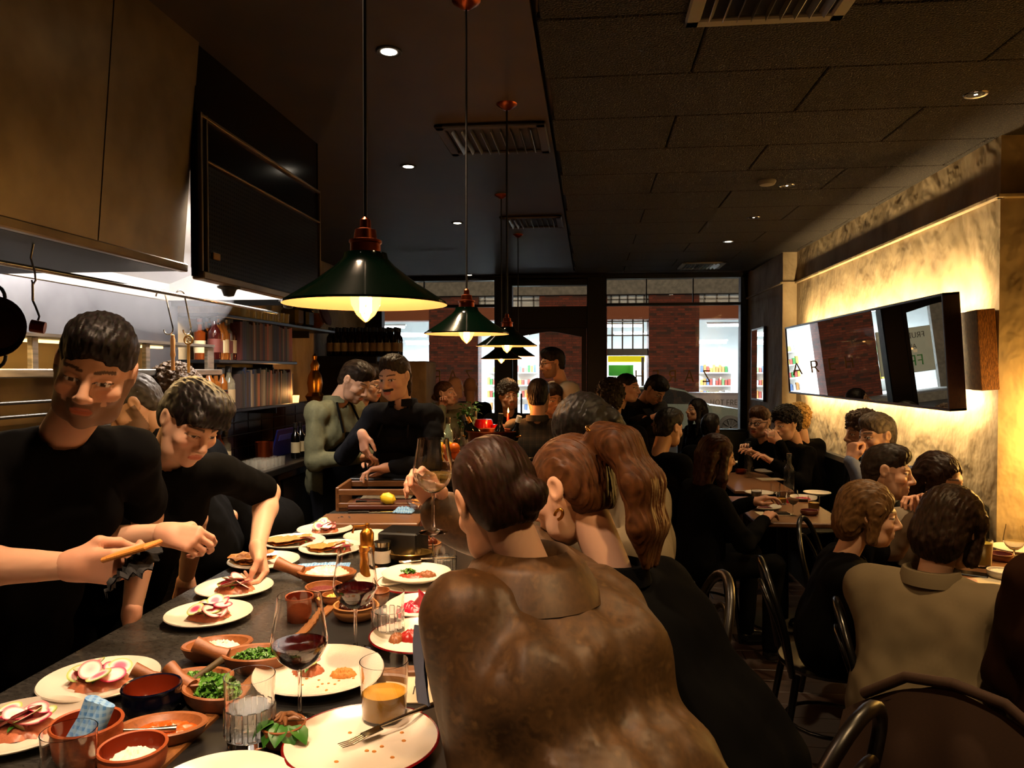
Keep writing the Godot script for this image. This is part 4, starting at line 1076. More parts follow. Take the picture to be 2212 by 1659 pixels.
# ---------------------------------------------------------------- tables, seats
func chair_proto(label: String, seat_y: float, m: Material) -> Node3D:
	var c := thing("bentwood_chair", label, "chair")
	part("seat", M.new().lathe([Vector2(0, -0.02), Vector2(0.19, -0.02), Vector2(0.2, -0.005), Vector2(0.195, 0.008), Vector2(0.15, 0.0), Vector2(0, -0.004)], 28, T(V(0, seat_y, 0))), m, c)
	for x in [-1, 1]:
		part("leg", M.new().tube([V(x * 0.16, seat_y - 0.02, 0.14), V(x * 0.19, 0, 0.19)], [0.016, 0.012], 8), m, c)
		part("leg", M.new().tube([V(x * 0.15, seat_y - 0.02, -0.15), V(x * 0.18, 0, -0.22)], [0.016, 0.012], 8), m, c)
	for s in [0, 1]:
		var a := []
		var w: float = 0.185 - 0.06 * s
		var h: float = 0.42 - 0.09 * s
		for k in 17:
			var t := PI * k / 16.0
			a.append(V(w * cos(t) * (1.0 if sin(t) > 0.15 else 0.92 + 0.5 * sin(t)), seat_y - 0.02 + h * pow(sin(t), 0.6), -0.17 - 0.10 * pow(sin(t), 0.8)))
		part("back_hoop", M.new().tube(a, 0.014 if s == 0 else 0.010, 8), m, c)
	var rg := []
	for k in 21: rg.append(V(0.165 * cos(TAU * k / 20.0), seat_y * 0.45, 0.165 * sin(TAU * k / 20.0)))
	part("stretcher", M.new().tube(rg, 0.008, 6, false), m, c)
	return c

func table(label: String, x0: float, x1: float, z0: float, z1: float) -> void:
	var t := thing("dining_table", label, "table", V((x0 + x1) * 0.5, 0, -(z0 + z1) * 0.5))
	part("tabletop", M.new().box(V(0, 0.735, 0), V(x1 - x0, 0.03, z1 - z0), 0.006), mt.oak, t)
	part("pedestal", M.new().lathe([Vector2(0.22, 0), Vector2(0.22, 0.02), Vector2(0.04, 0.04), Vector2(0.035, 0.70), Vector2(0.12, 0.72), Vector2(0, 0.72)], 20), mt.black, t)

func build_furniture() -> void:
	table("oak table of the couple drinking by the wall", 1.08, 1.52, 5.69, 6.75)
	table("oak table with the tall water bottle and plates", 0.98, 1.52, 4.5, 5.42)
	table("oak table with the lemonade glass in front of the plaster pier", 1.62, 2.7, 3.0, 3.8)
	var bq := thing("banquette", "black leather banquette along the plaster wall", "bench", V(1.85, 0, -5.95))
	part("bench_base", M.new().box(V(0, 0.19, 0), V(0.46, 0.38, 3.7)), mt.black, bq)
	part("bench_seat", M.new().box(V(-0.01, 0.42, 0), V(0.5, 0.10, 3.7), 0.03), mt.leather, bq)
	part("bench_back", M.new().box(V(0.19, 0.70, 0), V(0.11, 0.50, 3.7), 0.03), mt.leather, bq)
	var b2 := thing("banquette", "grey leather banquette under the street window", "bench", V(1.5, 0, -9.1))
	part("bench_seat", M.new().box(V(0, 0.4, 0.0), V(0.85, 0.14, 0.6), 0.03), mat(Color(0.22, 0.23, 0.22), 0.4), b2)
	part("bench_back", M.new().box(V(0, 0.68, -0.2), V(0.85, 0.5, 0.14), 0.03), mat(Color(0.22, 0.23, 0.22), 0.4), b2)
	var proto := chair_proto("black bentwood chair of the woman in the beige blazer", 0.46, mt.blackgloss)
	proto.position = V(1.1, 0, -2.55); proto.rotation.y = deg_to_rad(75)
	copy(proto, V(0.98, 0, -3.15), 85, "black bentwood chair of the blonde woman with a bob")
	copy(proto, V(1.36, 0, -3.95), 60, "black bentwood chair of the smiling bearded man")
	copy(proto, V(1.62, 0, -2.25), 60, "black bentwood chair of the guest in brown")
	copy(proto, V(0.72, 0, -4.75), 90, "black bentwood chair of the woman with long auburn hair")
	copy(proto, V(0.55, 0, -5.7), 100, "black bentwood chair of the guest in black by the couple's table")
	var sp := thing("bar_stool", "dark bentwood bar chair of the woman in the brown leather jacket", "chair", V(0.12, 0, -1.10), -140)
	var pr := chair_proto("x", 0.66, mt.darkwood)
	for c in pr.get_children():
		pr.remove_child(c); sp.add_child(c, true)
	taken["bentwood_chair"] -= 1
	pr.free()
	copy(sp, V(0.27, 0, -1.50), -130, "dark bentwood bar chair of the woman with the ponytail")
	copy(sp, V(0.12, 0, -2.15), -85, "dark bentwood bar chair of the woman with black hair")
	bar_chair = sp
	# chair with a brown coat over its back, right in front
	copy(proto, V(1.02, 0, -2.0), 140, "black bentwood chair with a brown coat over its back")
	coat()

var bar_chair: Node3D
func coat() -> void:
	var c := thing("brown_coat", "brown wool coat draped over a chair back", "coat", V(1.02, 0.05, -2.0), 140)
	var rows := []
	for a in 15:
		var row := []
		var t := a / 14.0
		for b in 25:
			var s := b / 24.0 * 2.0 - 1.0
			var hump := 0.87 - 0.10 * s * s - 0.04 * absf(s)
			var w := 0.25 + 0.04 * t
			var drop := t * 0.62
			var fold := 0.02 * sin(s * 11.0 + 0.6 * sin(t * 4.0)) * minf(1.0, t * 2.2)
			var back := -0.27 - 0.06 * sin(minf(t * 3.0, 1.0) * PI * 0.5) + fold - 0.03 * (1.0 - s * s)
			row.append(V(s * w, hump - drop, back))
		rows.append(row)
	var front := []
	for a in 6:
		var row := []
		var t := a / 5.0
		for b in 25:
			var s := b / 24.0 * 2.0 - 1.0
			row.append(V(s * 0.245, 0.87 - 0.10 * s * s - 0.04 * absf(s) - 0.25 * t, -0.29 + 0.05 * minf(1.0, t * 3.0) + 0.012 * sin(s * 9.0)))
		front.append(row)
	part("coat_back", M.new().sheet(rows, 0.012), mt.coat, c)
	part("coat_front", M.new().sheet(front, 0.012), mt.coat, c)
	part("collar", M.new().tube([V(-0.2, 0.80, -0.3), V(-0.1, 0.875, -0.31), V(0, 0.89, -0.315), V(0.1, 0.875, -0.31), V(0.2, 0.80, -0.3)], 0.013, 10), mt.coat, c)
# ---------------------------------------------------------------- smooth bodies: distance fields meshed as surface nets
# a primitive is 16 numbers: type, op, k, nine shape numbers, bounding centre and radius
var wrinkle := FastNoiseLite.new()
func cap(a: Vector3, b: Vector3, ra: float, rb: float, k := 0.03, op := 1.0) -> PackedFloat32Array:
	var d := b - a
	var c := (a + b) * 0.5
	return PackedFloat32Array([0, op, k, a.x, a.y, a.z, d.x, d.y, d.z, 1.0 / maxf(d.length_squared(), 1e-9), ra, rb - ra, c.x, c.y, c.z, d.length() * 0.5 + maxf(ra, rb)])
func ell(c: Vector3, r: Vector3, k := 0.02, op := 1.0) -> PackedFloat32Array:
	return PackedFloat32Array([1, op, k, c.x, c.y, c.z, 1.0 / r.x, 1.0 / r.y, 1.0 / r.z, 0, 0, 0, c.x, c.y, c.z, maxf(r.x, maxf(r.y, r.z))])

func field(P: Array, near: PackedInt32Array, p: Vector3) -> float:
	var d := 1e3
	for q in near:
		var s: PackedFloat32Array = P[q]
		var e := 0.0
		if s[0] == 0.0:
			var x := p.x - s[3]; var y := p.y - s[4]; var z := p.z - s[5]
			var t := clampf((x * s[6] + y * s[7] + z * s[8]) * s[9], 0.0, 1.0)
			x -= s[6] * t; y -= s[7] * t; z -= s[8] * t
			e = sqrt(x * x + y * y + z * z) - s[10] - s[11] * t
		else:
			var x := (p.x - s[3]) * s[6]; var y := (p.y - s[4]) * s[7]; var z := (p.z - s[5]) * s[8]
			var k0 := sqrt(x * x + y * y + z * z)
			x *= s[6]; y *= s[7]; z *= s[8]
			e = k0 * (k0 - 1.0) / maxf(sqrt(x * x + y * y + z * z), 1e-6)
		var k := s[2]
		if s[1] > 0.0:
			var h := maxf(k - absf(d - e), 0.0)
			d = minf(d, e) - h * h * 0.25 / k
		else:
			e = -e
			var h := maxf(k - absf(d - e), 0.0)
			d = maxf(d, e) + h * h * 0.25 / k
	return d

# job: prims, cell, disp (Vector4: freq x, y, z, amplitude), paint (Callable or null) -> M
func net(job: Dictionary) -> M:
	var P: Array = job.prims
	var h: float = job.cell
	var dv: Vector4 = job.get("disp", Vector4.ZERO)
	var amp := dv.w
	var lo := Vector3.ONE * 1e3
	var hi := -lo
	for s in P:
		if s[1] < 0.0: continue
		var c := Vector3(s[12], s[13], s[14])
		var r: Vector3 = Vector3.ONE * s[15]
		if s[0] == 1.0: r = Vector3(1.0 / s[6], 1.0 / s[7], 1.0 / s[8])
		else:
			var hd := Vector3(absf(s[6]), absf(s[7]), absf(s[8])) * 0.5
			r = hd + Vector3.ONE * maxf(s[10], s[10] + s[11])
		lo = lo.min(c - r); hi = hi.max(c + r)
	var pad := 3.0 * h + amp + 0.008
	lo -= Vector3.ONE * pad; hi += Vector3.ONE * pad
	if job.has("clip_lo"): lo = lo.max(job.clip_lo)
	if job.has("clip_hi"): hi = hi.min(job.clip_hi)
	var B := 4
	var bx := int(ceil((hi.x - lo.x) / (h * B))); var by := int(ceil((hi.y - lo.y) / (h * B))); var bz := int(ceil((hi.z - lo.z) / (h * B)))
	var nx := bx * B; var ny := by * B; var nz := bz * B
	var val := PackedFloat32Array()
	val.resize(nx * ny * nz)
	val.fill(1e9)
	var lists := []
	lists.resize(bx * by * bz)
	var hd := h * B * 0.8661
	var all := P.size()
	var sy := nx
	var sz := nx * ny
	# value at a lattice point, computed when first asked for, from the primitives near its block
	var sample := func(x: int, y: int, z: int) -> float:
		var bi := ((z / B) * by + y / B) * bx + x / B
		if lists[bi] == null:
			var c := lo + Vector3((x / B) * B + 1.5, (y / B) * B + 1.5, (z / B) * B + 1.5) * h
			var near := PackedInt32Array()
			for q in all:
				var s: PackedFloat32Array = P[q]
				var dx := c.x - s[12]; var dy := c.y - s[13]; var dz := c.z - s[14]
				var reach := s[15] + hd + s[2] + 3.0 * h + amp
				if dx * dx + dy * dy + dz * dz < reach * reach: near.append(q)
			lists[bi] = near
		var p := lo + Vector3(x, y, z) * h
		var d := field(P, lists[bi], p)
		if amp > 0.0 and absf(d) < 0.04: d += amp * wrinkle.get_noise_3d(p.x * dv.x, p.y * dv.y, p.z * dv.z)
		return d
	var m := M.new()
	var id := PackedInt32Array()
	id.resize(val.size()); id.fill(-1)
	var cells := PackedInt32Array()
	var todo := PackedInt32Array()
	# seeds: walk out of each solid primitive until the surface is crossed
	for s in P:
		if s[1] < 0.0: continue
		var cc := (Vector3(s[12], s[13], s[14]) - lo) / h
		for ax in 3:
			for sg in [-1, 1]:
				var q := [int(cc.x), int(cc.y), int(cc.z)]
				if q[0] < 0 or q[1] < 0 or q[2] < 0 or q[0] >= nx - 1 or q[1] >= ny - 1 or q[2] >= nz - 1: continue
				var was: float = sample.call(q[0], q[1], q[2])
				while true:
					q[ax] += sg
					if q[ax] < 0 or q[ax] >= [nx, ny, nz][ax] - 1: break
					var now: float = sample.call(q[0], q[1], q[2])
					if (now < 0.0) != (was < 0.0):
						if sg > 0: q[ax] -= 1
						todo.append(q[2] * sz + q[1] * sy + q[0])
						break
					was = now
	var off := PackedInt32Array([0, 1, sy, sy + 1, sz, sz + 1, sz + sy, sz + sy + 1])
	var top := 0
	while top < todo.size():
		var o := todo[top]
		top += 1
		if id[o] != -1: continue
		var x := o % nx; var y := (o / nx) % ny; var z := o / sz
		if x >= nx - 1 or y >= ny - 1 or z >= nz - 1: continue
		for q in 8:
			var oo := o + off[q]
			if val[oo] > 1e8: val[oo] = sample.call(x + (q & 1), y + ((q >> 1) & 1), z + (q >> 2))
		var v0 := val[o]; var v1 := val[o + 1]; var v2 := val[o + sy]; var v3 := val[o + sy + 1]
		var v4 := val[o + sz]; var v5 := val[o + sz + 1]; var v6 := val[o + sz + sy]; var v7 := val[o + sz + sy + 1]
		var n0 := int(v0 < 0.0); var n1 := int(v1 < 0.0); var n2 := int(v2 < 0.0); var n3 := int(v3 < 0.0); var n4 := int(v4 < 0.0); var n5 := int(v5 < 0.0); var n6 := int(v6 < 0.0); var n7 := int(v7 < 0.0)
		var ins := n0 + n1 + n2 + n3 + n4 + n5 + n6 + n7
		if ins == 0 or ins == 8:
			id[o] = -2
			continue
		var sum := Vector3.ZERO
		var cnt := 0
		if n0 != n1: sum += Vector3(v0 / (v0 - v1), 0, 0); cnt += 1
		if n2 != n3: sum += Vector3(v2 / (v2 - v3), 1, 0); cnt += 1
		if n4 != n5: sum += Vector3(v4 / (v4 - v5), 0, 1); cnt += 1
		if n6 != n7: sum += Vector3(v6 / (v6 - v7), 1, 1); cnt += 1
		if n0 != n2: sum += Vector3(0, v0 / (v0 - v2), 0); cnt += 1
		if n1 != n3: sum += Vector3(1, v1 / (v1 - v3), 0); cnt += 1
		if n4 != n6: sum += Vector3(0, v4 / (v4 - v6), 1); cnt += 1
		if n5 != n7: sum += Vector3(1, v5 / (v5 - v7), 1); cnt += 1
		if n0 != n4: sum += Vector3(0, 0, v0 / (v0 - v4)); cnt += 1
		if n1 != n5: sum += Vector3(1, 0, v1 / (v1 - v5)); cnt += 1
		if n2 != n6: sum += Vector3(0, 1, v2 / (v2 - v6)); cnt += 1
		if n3 != n7: sum += Vector3(1, 1, v3 / (v3 - v7)); cnt += 1
		id[o] = m.v.size()
		cells.append(o)
		m.v.append(lo + (Vector3(x, y, z) + sum / cnt) * h)
		var g := Vector3(v1 + v3 + v5 + v7 - v0 - v2 - v4 - v6, v2 + v3 + v6 + v7 - v0 - v1 - v4 - v5, v4 + v5 + v6 + v7 - v0 - v1 - v2 - v3)
		m.n.append(g.normalized() if g.length_squared() > 1e-14 else Vector3.UP)
		# go on across the faces that the surface crosses
		var fs := n0 + n2 + n4 + n6
		if x > 0 and fs > 0 and fs < 4 and id[o - 1] == -1: todo.append(o - 1)
		fs = ins - fs
		if fs > 0 and fs < 4 and id[o + 1] == -1: todo.append(o + 1)
		fs = n0 + n1 + n4 + n5
		if y > 0 and fs > 0 and fs < 4 and id[o - sy] == -1: todo.append(o - sy)
		fs = ins - fs
		if fs > 0 and fs < 4 and id[o + sy] == -1: todo.append(o + sy)
		fs = n0 + n1 + n2 + n3
		if z > 0 and fs > 0 and fs < 4 and id[o - sz] == -1: todo.append(o - sz)
		fs = ins - fs
		if fs > 0 and fs < 4 and id[o + sz] == -1: todo.append(o + sz)
	for o in cells:
		var s0 := val[o] < 0.0
		# edges along x, y, z that start at this sample
		for ax in 3:
			var st := 1 if ax == 0 else (sy if ax == 1 else sz)
			var u := sy if ax == 0 else (sz if ax == 1 else 1)
			var w := sz if ax == 0 else (1 if ax == 1 else sy)
			if o - u - w < 0: continue
			if s0 == (val[o + st] < 0.0): continue
			var a := id[o]; var b := id[o - u]; var c := id[o - u - w]; var d := id[o - w]
			if b < 0 or c < 0 or d < 0: continue
			if s0:
				m.i.append(a); m.i.append(c); m.i.append(b); m.i.append(a); m.i.append(d); m.i.append(c)
			else:
				m.i.append(a); m.i.append(b); m.i.append(c); m.i.append(a); m.i.append(c); m.i.append(d)
	m.c.resize(m.v.size())
	m.c.fill(job.get("color", Color.WHITE))
	if job.has("grain"):   # strands of hair or weave: tone varies with fine noise
		var gr: Vector4 = job.grain
		var base: Color = job.color
		for k in m.v.size():
			var p := m.v[k]
			var f := 1.0 + gr.w * wrinkle.get_noise_3d(p.x * gr.x + 31.0, p.y * gr.y, p.z * gr.z)
			m.c[k] = Color(base.r * f, base.g * f, base.b * f)
	if job.has("xf"):
		var t: Transform3D = job.xf
		for k in m.v.size():
			m.v[k] = t * m.v[k]; m.n[k] = (t.basis * m.n[k]).normalized()
		if t.basis.determinant() < 0.0:
			for k in range(0, m.i.size(), 3):
				var q := m.i[k]
				m.i[k] = m.i[k + 1]; m.i[k + 1] = q
	return m

# meshes are computed by several threads, then put on their nodes
var jobs := []
var done := []
func job(d: Dictionary) -> int:
	jobs.append(d)
	return jobs.size() - 1
func _work(k: int) -> void:
	done[k] = net(jobs[k])
var after := []
func run_jobs() -> void:
	wrinkle.noise_type = FastNoiseLite.TYPE_SIMPLEX_SMOOTH
	wrinkle.frequency = 1.0; wrinkle.fractal_octaves = 2; wrinkle.seed = 9
	done.resize(jobs.size())
	var t := WorkerThreadPool.add_group_task(_work, jobs.size(), -1, true)
	WorkerThreadPool.wait_for_group_task_completion(t)
	for f in after: f.call()
# ---------------------------------------------------------------- people
var head_jobs := {}
func head_prims(kind: String) -> Array:
	var f := kind == "f"
	var w := 0.94 if f else 1.0
	var P := []
	P.append(ell(V(0, 0.034, -0.018), V(0.074 * w, 0.084, 0.094), 0.02))
	P.append(ell(V(0, -0.025, 0.022), V(0.062 * w, 0.082, 0.062), 0.03))
	P.append(cap(V(-0.032 * w, -0.082, 0.030), V(0.032 * w, -0.082, 0.030), 0.027, 0.027, 0.03))
	P.append(cap(V(0, -0.098, 0.062), V(0, -0.094, 0.05), 0.016 if f else 0.019, 0.022, 0.03))
	for s in [-1.0, 1.0]:
		P.append(cap(V(s * 0.055 * w, -0.03, -0.005), V(s * 0.044 * w, -0.082, 0.02), 0.018, 0.018, 0.03))
		P.append(ell(V(s * 0.043 * w, -0.028, 0.055), V(0.021, 0.018, 0.021), 0.02))
		P.append(cap(V(s * 0.012, 0.020, 0.078), V(s * 0.042 * w, 0.022, 0.062), 0.011 if f else 0.013, 0.009, 0.018))
	for s in [-1.0, 1.0]:
		P.append(ell(V(s * 0.031, -0.001, 0.091), V(0.018, 0.0125, 0.017), 0.012, -1.0))
	for s in [-1.0, 1.0]:
		P.append(ell(V(s * 0.031, -0.001, 0.0705), V(0.0135, 0.0125, 0.0125), 0.004))
		P.append(cap(V(s * 0.019, 0.007, 0.0815), V(s * 0.044, 0.004, 0.073), 0.0042, 0.004, 0.005))
		P.append(cap(V(s * 0.020, -0.010, 0.080), V(s * 0.043, -0.009, 0.072), 0.0036, 0.0036, 0.007))
	P.append(cap(V(0, 0.012, 0.082), V(0, -0.030, 0.106), 0.0075, 0.0115, 0.014))
	P.append(ell(V(0, -0.036, 0.102), V(0.012, 0.0095, 0.011), 0.01))
	for s in [-1.0, 1.0]: P.append(ell(V(s * 0.0125, -0.0385, 0.093), V(0.008, 0.0075, 0.010), 0.008))
	P.append(ell(V(0, -0.062, 0.075), V(0.026, 0.022, 0.014), 0.02))
	P.append(cap(V(-0.018, -0.0625, 0.084), V(0.018, -0.0625, 0.084), 0.0052, 0.0052, 0.008))
	P.append(cap(V(-0.015, -0.0725, 0.083), V(0.015, -0.0725, 0.083), 0.0062, 0.0062, 0.008))
	P.append(cap(V(-0.021, -0.0675, 0.0895), V(0.021, -0.0675, 0.0895), 0.0022, 0.0022, 0.004, -1.0))
	for s in [-1.0, 1.0]:
		P.append(cap(V(s * 0.070 * w, 0.012, -0.008), V(s * 0.066 * w, -0.034, 0.004), 0.012, 0.008, 0.012))
		P.append(ell(V(s * 0.079 * w, 0.006, -0.014), V(0.007, 0.029, 0.020), 0.008))
		P.append(ell(V(s * 0.087 * w, 0.004, -0.010), V(0.006, 0.017, 0.010), 0.005, -1.0))
	P.append(cap(V(0, -0.04, -0.022), V(0, -0.085, -0.026), 0.044 if f else 0.050, 0.030 if f else 0.036, 0.03))
	return P
func head_job(kind: String, cell: float) -> int:
	var key := "%s%.4f" % [kind, cell]
	if not head_jobs.has(key): head_jobs[key] = job({prims = head_prims(kind), cell = cell, clip_lo = V(-0.2, -0.17, -0.2), clip_hi = V(0.2, 0.2, 0.2)})
	return head_jobs[key]

func face_colors(m: M, d: Dictionary) -> PackedColorArray:
	var out := PackedColorArray()
	var tone: Color = d.tone
	var brow: Color = d.brow
	var lipc := Color(tone.r * 0.78, tone.g * 0.45, tone.b * 0.45)
	var beard: float = d.get("beard", 0.0)
	var open: float = d.get("open", 0.0058)
	var mous: bool = d.get("moustache", false)
	for p in m.v:
		var c := tone
		var ax := absf(p.x)
		if p.z > 0.045:
			var ck := clampf(1.0 - Vector2(ax - 0.040, p.y + 0.03).length() / 0.028, 0.0, 1.0)
			c = Color(c.r * (1.0 + 0.03 * ck), c.g * (1.0 - 0.12 * ck), c.b * (1.0 - 0.12 * ck))
		if beard > 0.0 and p.y < 0.0 and p.y > -0.125:
			var jaw := 0.0
			if p.z > -0.005 and p.y < -0.042: jaw = 1.0
			if p.z < 0.03 and p.z > -0.012 and ax > 0.045: jaw = 1.0
			if p.y > -0.055 and p.z > 0.05 and ax < 0.045: jaw = 1.0 if (p.y < -0.044 and ax < 0.034) else 0.0
			if jaw > 0.0: c = c.lerp(brow, beard)
		if p.z > 0.06 and Vector2(p.x / 0.0235, (p.y + 0.0675) / 0.0098).length() < 1.0: c = lipc
		if mous and p.z > 0.075 and absf(p.y + 0.0525) < 0.0075 - 0.09 * maxf(0.0, ax - 0.02) and ax < 0.034: c = brow
		if p.z > 0.04:
			var by := 0.0275 - 6.0 * pow(ax - 0.034, 2.0)
			if ax > 0.011 and ax < 0.052 and absf(p.y - by) < 0.0036: c = tone.lerp(brow, 0.85)
			var ex := (ax - 0.031) / 0.0145
			var ey := (p.y + 0.001) / open
			var r := Vector2(ex, ey).length()
			if r < 1.0:
				c = Color(0.62, 0.58, 0.54)
				if Vector2(ax - 0.031 + d.get("gaze", 0.0) * signf(p.x), p.y + 0.0015).length() < 0.0062: c = Color(0.03, 0.018, 0.01)
			elif r < 1.35 and p.y > -0.001: c = Color(brow.r * 0.5 + 0.01, brow.g * 0.5 + 0.006, brow.b * 0.5 + 0.004)
		out.append(c)
	return out

func hair_prims(style: String) -> Array:
	var P := []
	var face := [ell(V(0, -0.03, 0.105), V(0.066, 0.088, 0.068), 0.012, -1.0), ell(V(0, -0.115, 0.03), V(0.12, 0.085, 0.085), 0.012, -1.0), ell(V(0.085, -0.01, 0.02), V(0.02, 0.04, 0.032), 0.008, -1.0), ell(V(-0.085, -0.01, 0.02), V(0.02, 0.04, 0.032), 0.008, -1.0)]
	if style == "short":
		P = [ell(V(0, 0.045, -0.018), V(0.080, 0.086, 0.098), 0.02), ell(V(0, 0.088, 0.02), V(0.064, 0.048, 0.075), 0.03), ell(V(0, -0.01, -0.06), V(0.066, 0.07, 0.05), 0.03)]
		P.append_array(face)
		P.append(ell(V(0, -0.11, -0.05), V(0.12, 0.05, 0.1), 0.01, -1.0))
	elif style == "fringe":
		P = [ell(V(0, 0.045, -0.015), V(0.084, 0.090, 0.100), 0.02), ell(V(0.015, 0.085, 0.045), V(0.066, 0.05, 0.065), 0.03), ell(V(0.0, -0.01, -0.06), V(0.07, 0.07, 0.05), 0.03), cap(V(-0.05, 0.06, 0.085), V(0.045, 0.05, 0.095), 0.020, 0.016, 0.02)]
		P.append_array([ell(V(0, -0.045, 0.105), V(0.07, 0.085, 0.07), 0.01, -1.0), face[1], face[2], face[3], ell(V(0, -0.11, -0.05), V(0.12, 0.05, 0.1), 0.01, -1.0)])
	elif style == "curly":
		P = [ell(V(0, 0.055, -0.02), V(0.092, 0.092, 0.106), 0.02), ell(V(0, 0.105, 0.03), V(0.066, 0.044, 0.07), 0.03), ell(V(0, -0.01, -0.065), V(0.075, 0.07, 0.05), 0.03)]
		for k in 60:
			var u := fposmod(k * 0.61803, 1.0) * TAU
			var t := 0.05 + 0.9 * (k / 60.0)
			var dd := V(sin(t * PI * 0.62) * cos(u), cos(t * PI * 0.62), sin(t * PI * 0.62) * sin(u))
			P.append(ell(V(0, 0.05, -0.018) + dd * V(0.09, 0.098, 0.105), V(0.016, 0.015, 0.016), 0.008))
		P.append_array(face)
		P.append(ell(V(0, -0.12, -0.05), V(0.12, 0.05, 0.1), 0.01, -1.0))
	elif style == "slick":
		P = [ell(V(0, 0.043, -0.022), V(0.080, 0.086, 0.098), 0.02), ell(V(0, 0.095, 0.025), V(0.052, 0.036, 0.06), 0.03), cap(V(0.05, -0.01, -0.05), V(0.045, -0.10, -0.06), 0.03, 0.018, 0.03), cap(V(-0.05, -0.01, -0.05), V(-0.045, -0.10, -0.06), 0.03, 0.018, 0.03), cap(V(0, 0, -0.08), V(0, -0.12, -0.075), 0.035, 0.02, 0.03)]
		P.append_array([ell(V(0, -0.022, 0.105), V(0.068, 0.092, 0.072), 0.012, -1.0), ell(V(0, -0.115, 0.05), V(0.12, 0.085, 0.075), 0.012, -1.0), face[2], face[3]])
	elif style == "tight" or style == "pony" or style == "bun":
		P = [ell(V(0, 0.040, -0.020), V(0.077, 0.084, 0.098), 0.02), ell(V(0, -0.01, -0.055), V(0.07, 0.08, 0.055), 0.03)]
		P.append_array(face)
		P.append(ell(V(0, -0.125, -0.05), V(0.12, 0.06, 0.1), 0.01, -1.0))
		if style == "pony":
			P.append(cap(V(0, 0.075, -0.098), V(0, 0.085, -0.125), 0.020, 0.022, 0.01))
			for s in [-1.0, 0.0, 1.0]:
				P.append(cap(V(s * 0.008, 0.085, -0.125), V(s * 0.022, 0.055, -0.165), 0.022, 0.030, 0.03))
				P.append(cap(V(s * 0.022, 0.055, -0.165), V(s * 0.034, -0.04, -0.185), 0.028, 0.029, 0.03))
				P.append(cap(V(s * 0.034, -0.04, -0.185), V(s * 0.036, -0.13, -0.165), 0.029, 0.024, 0.03))
				P.append(cap(V(s * 0.036, -0.13, -0.165), V(s * 0.026, -0.21, -0.14), 0.024, 0.006, 0.03))
		if style == "bun":
			P.append(ell(V(-0.030, -0.022, -0.104), V(0.034, 0.035, 0.026), 0.012))
			P.append(ell(V(-0.038, -0.020, -0.120), V(0.023, 0.023, 0.014), 0.006))
	elif style == "long":
		P = [ell(V(0, 0.043, -0.020), V(0.084, 0.088, 0.102), 0.02)]
		for s in [-1.0, 1.0]:
			P.append(cap(V(s * 0.066, 0.03, 0.01), V(s * 0.080, -0.12, 0.0), 0.024, 0.026, 0.03)); P.append(cap(V(s * 0.080, -0.12, 0.0), V(s * 0.075, -0.26, 0.01), 0.026, 0.014, 0.03))
			P.append(cap(V(s * 0.05, 0.0, -0.075), V(s * 0.05, -0.27, -0.085), 0.042, 0.022, 0.03))
		P.append(cap(V(0, 0.0, -0.085), V(0, -0.30, -0.095), 0.042, 0.024, 0.03))
		P.append(ell(V(0, -0.04, 0.105), V(0.062, 0.11, 0.075), 0.012, -1.0))
	elif style == "bob":
		P = [ell(V(0, 0.045, -0.018), V(0.086, 0.090, 0.104), 0.02), ell(V(0, -0.03, -0.075), V(0.082, 0.085, 0.058), 0.03)]
		for s in [-1.0, 1.0]: P.append(cap(V(s * 0.068, 0.03, 0.012), V(s * 0.075, -0.085, 0.0), 0.026, 0.022, 0.03))
		P.append(ell(V(0, -0.04, 0.105), V(0.064, 0.105, 0.072), 0.012, -1.0))
		P.append(ell(V(0, -0.15, 0.0), V(0.16, 0.05, 0.16), 0.012, -1.0))
	elif style == "fringe_ring":
		P = [ell(V(0, 0.02, -0.03), V(0.078, 0.05, 0.088), 0.02), ell(V(0, 0.11, 0.0), V(0.1, 0.07, 0.2), 0.01, -1.0)]
		P.append_array(face)
	return P

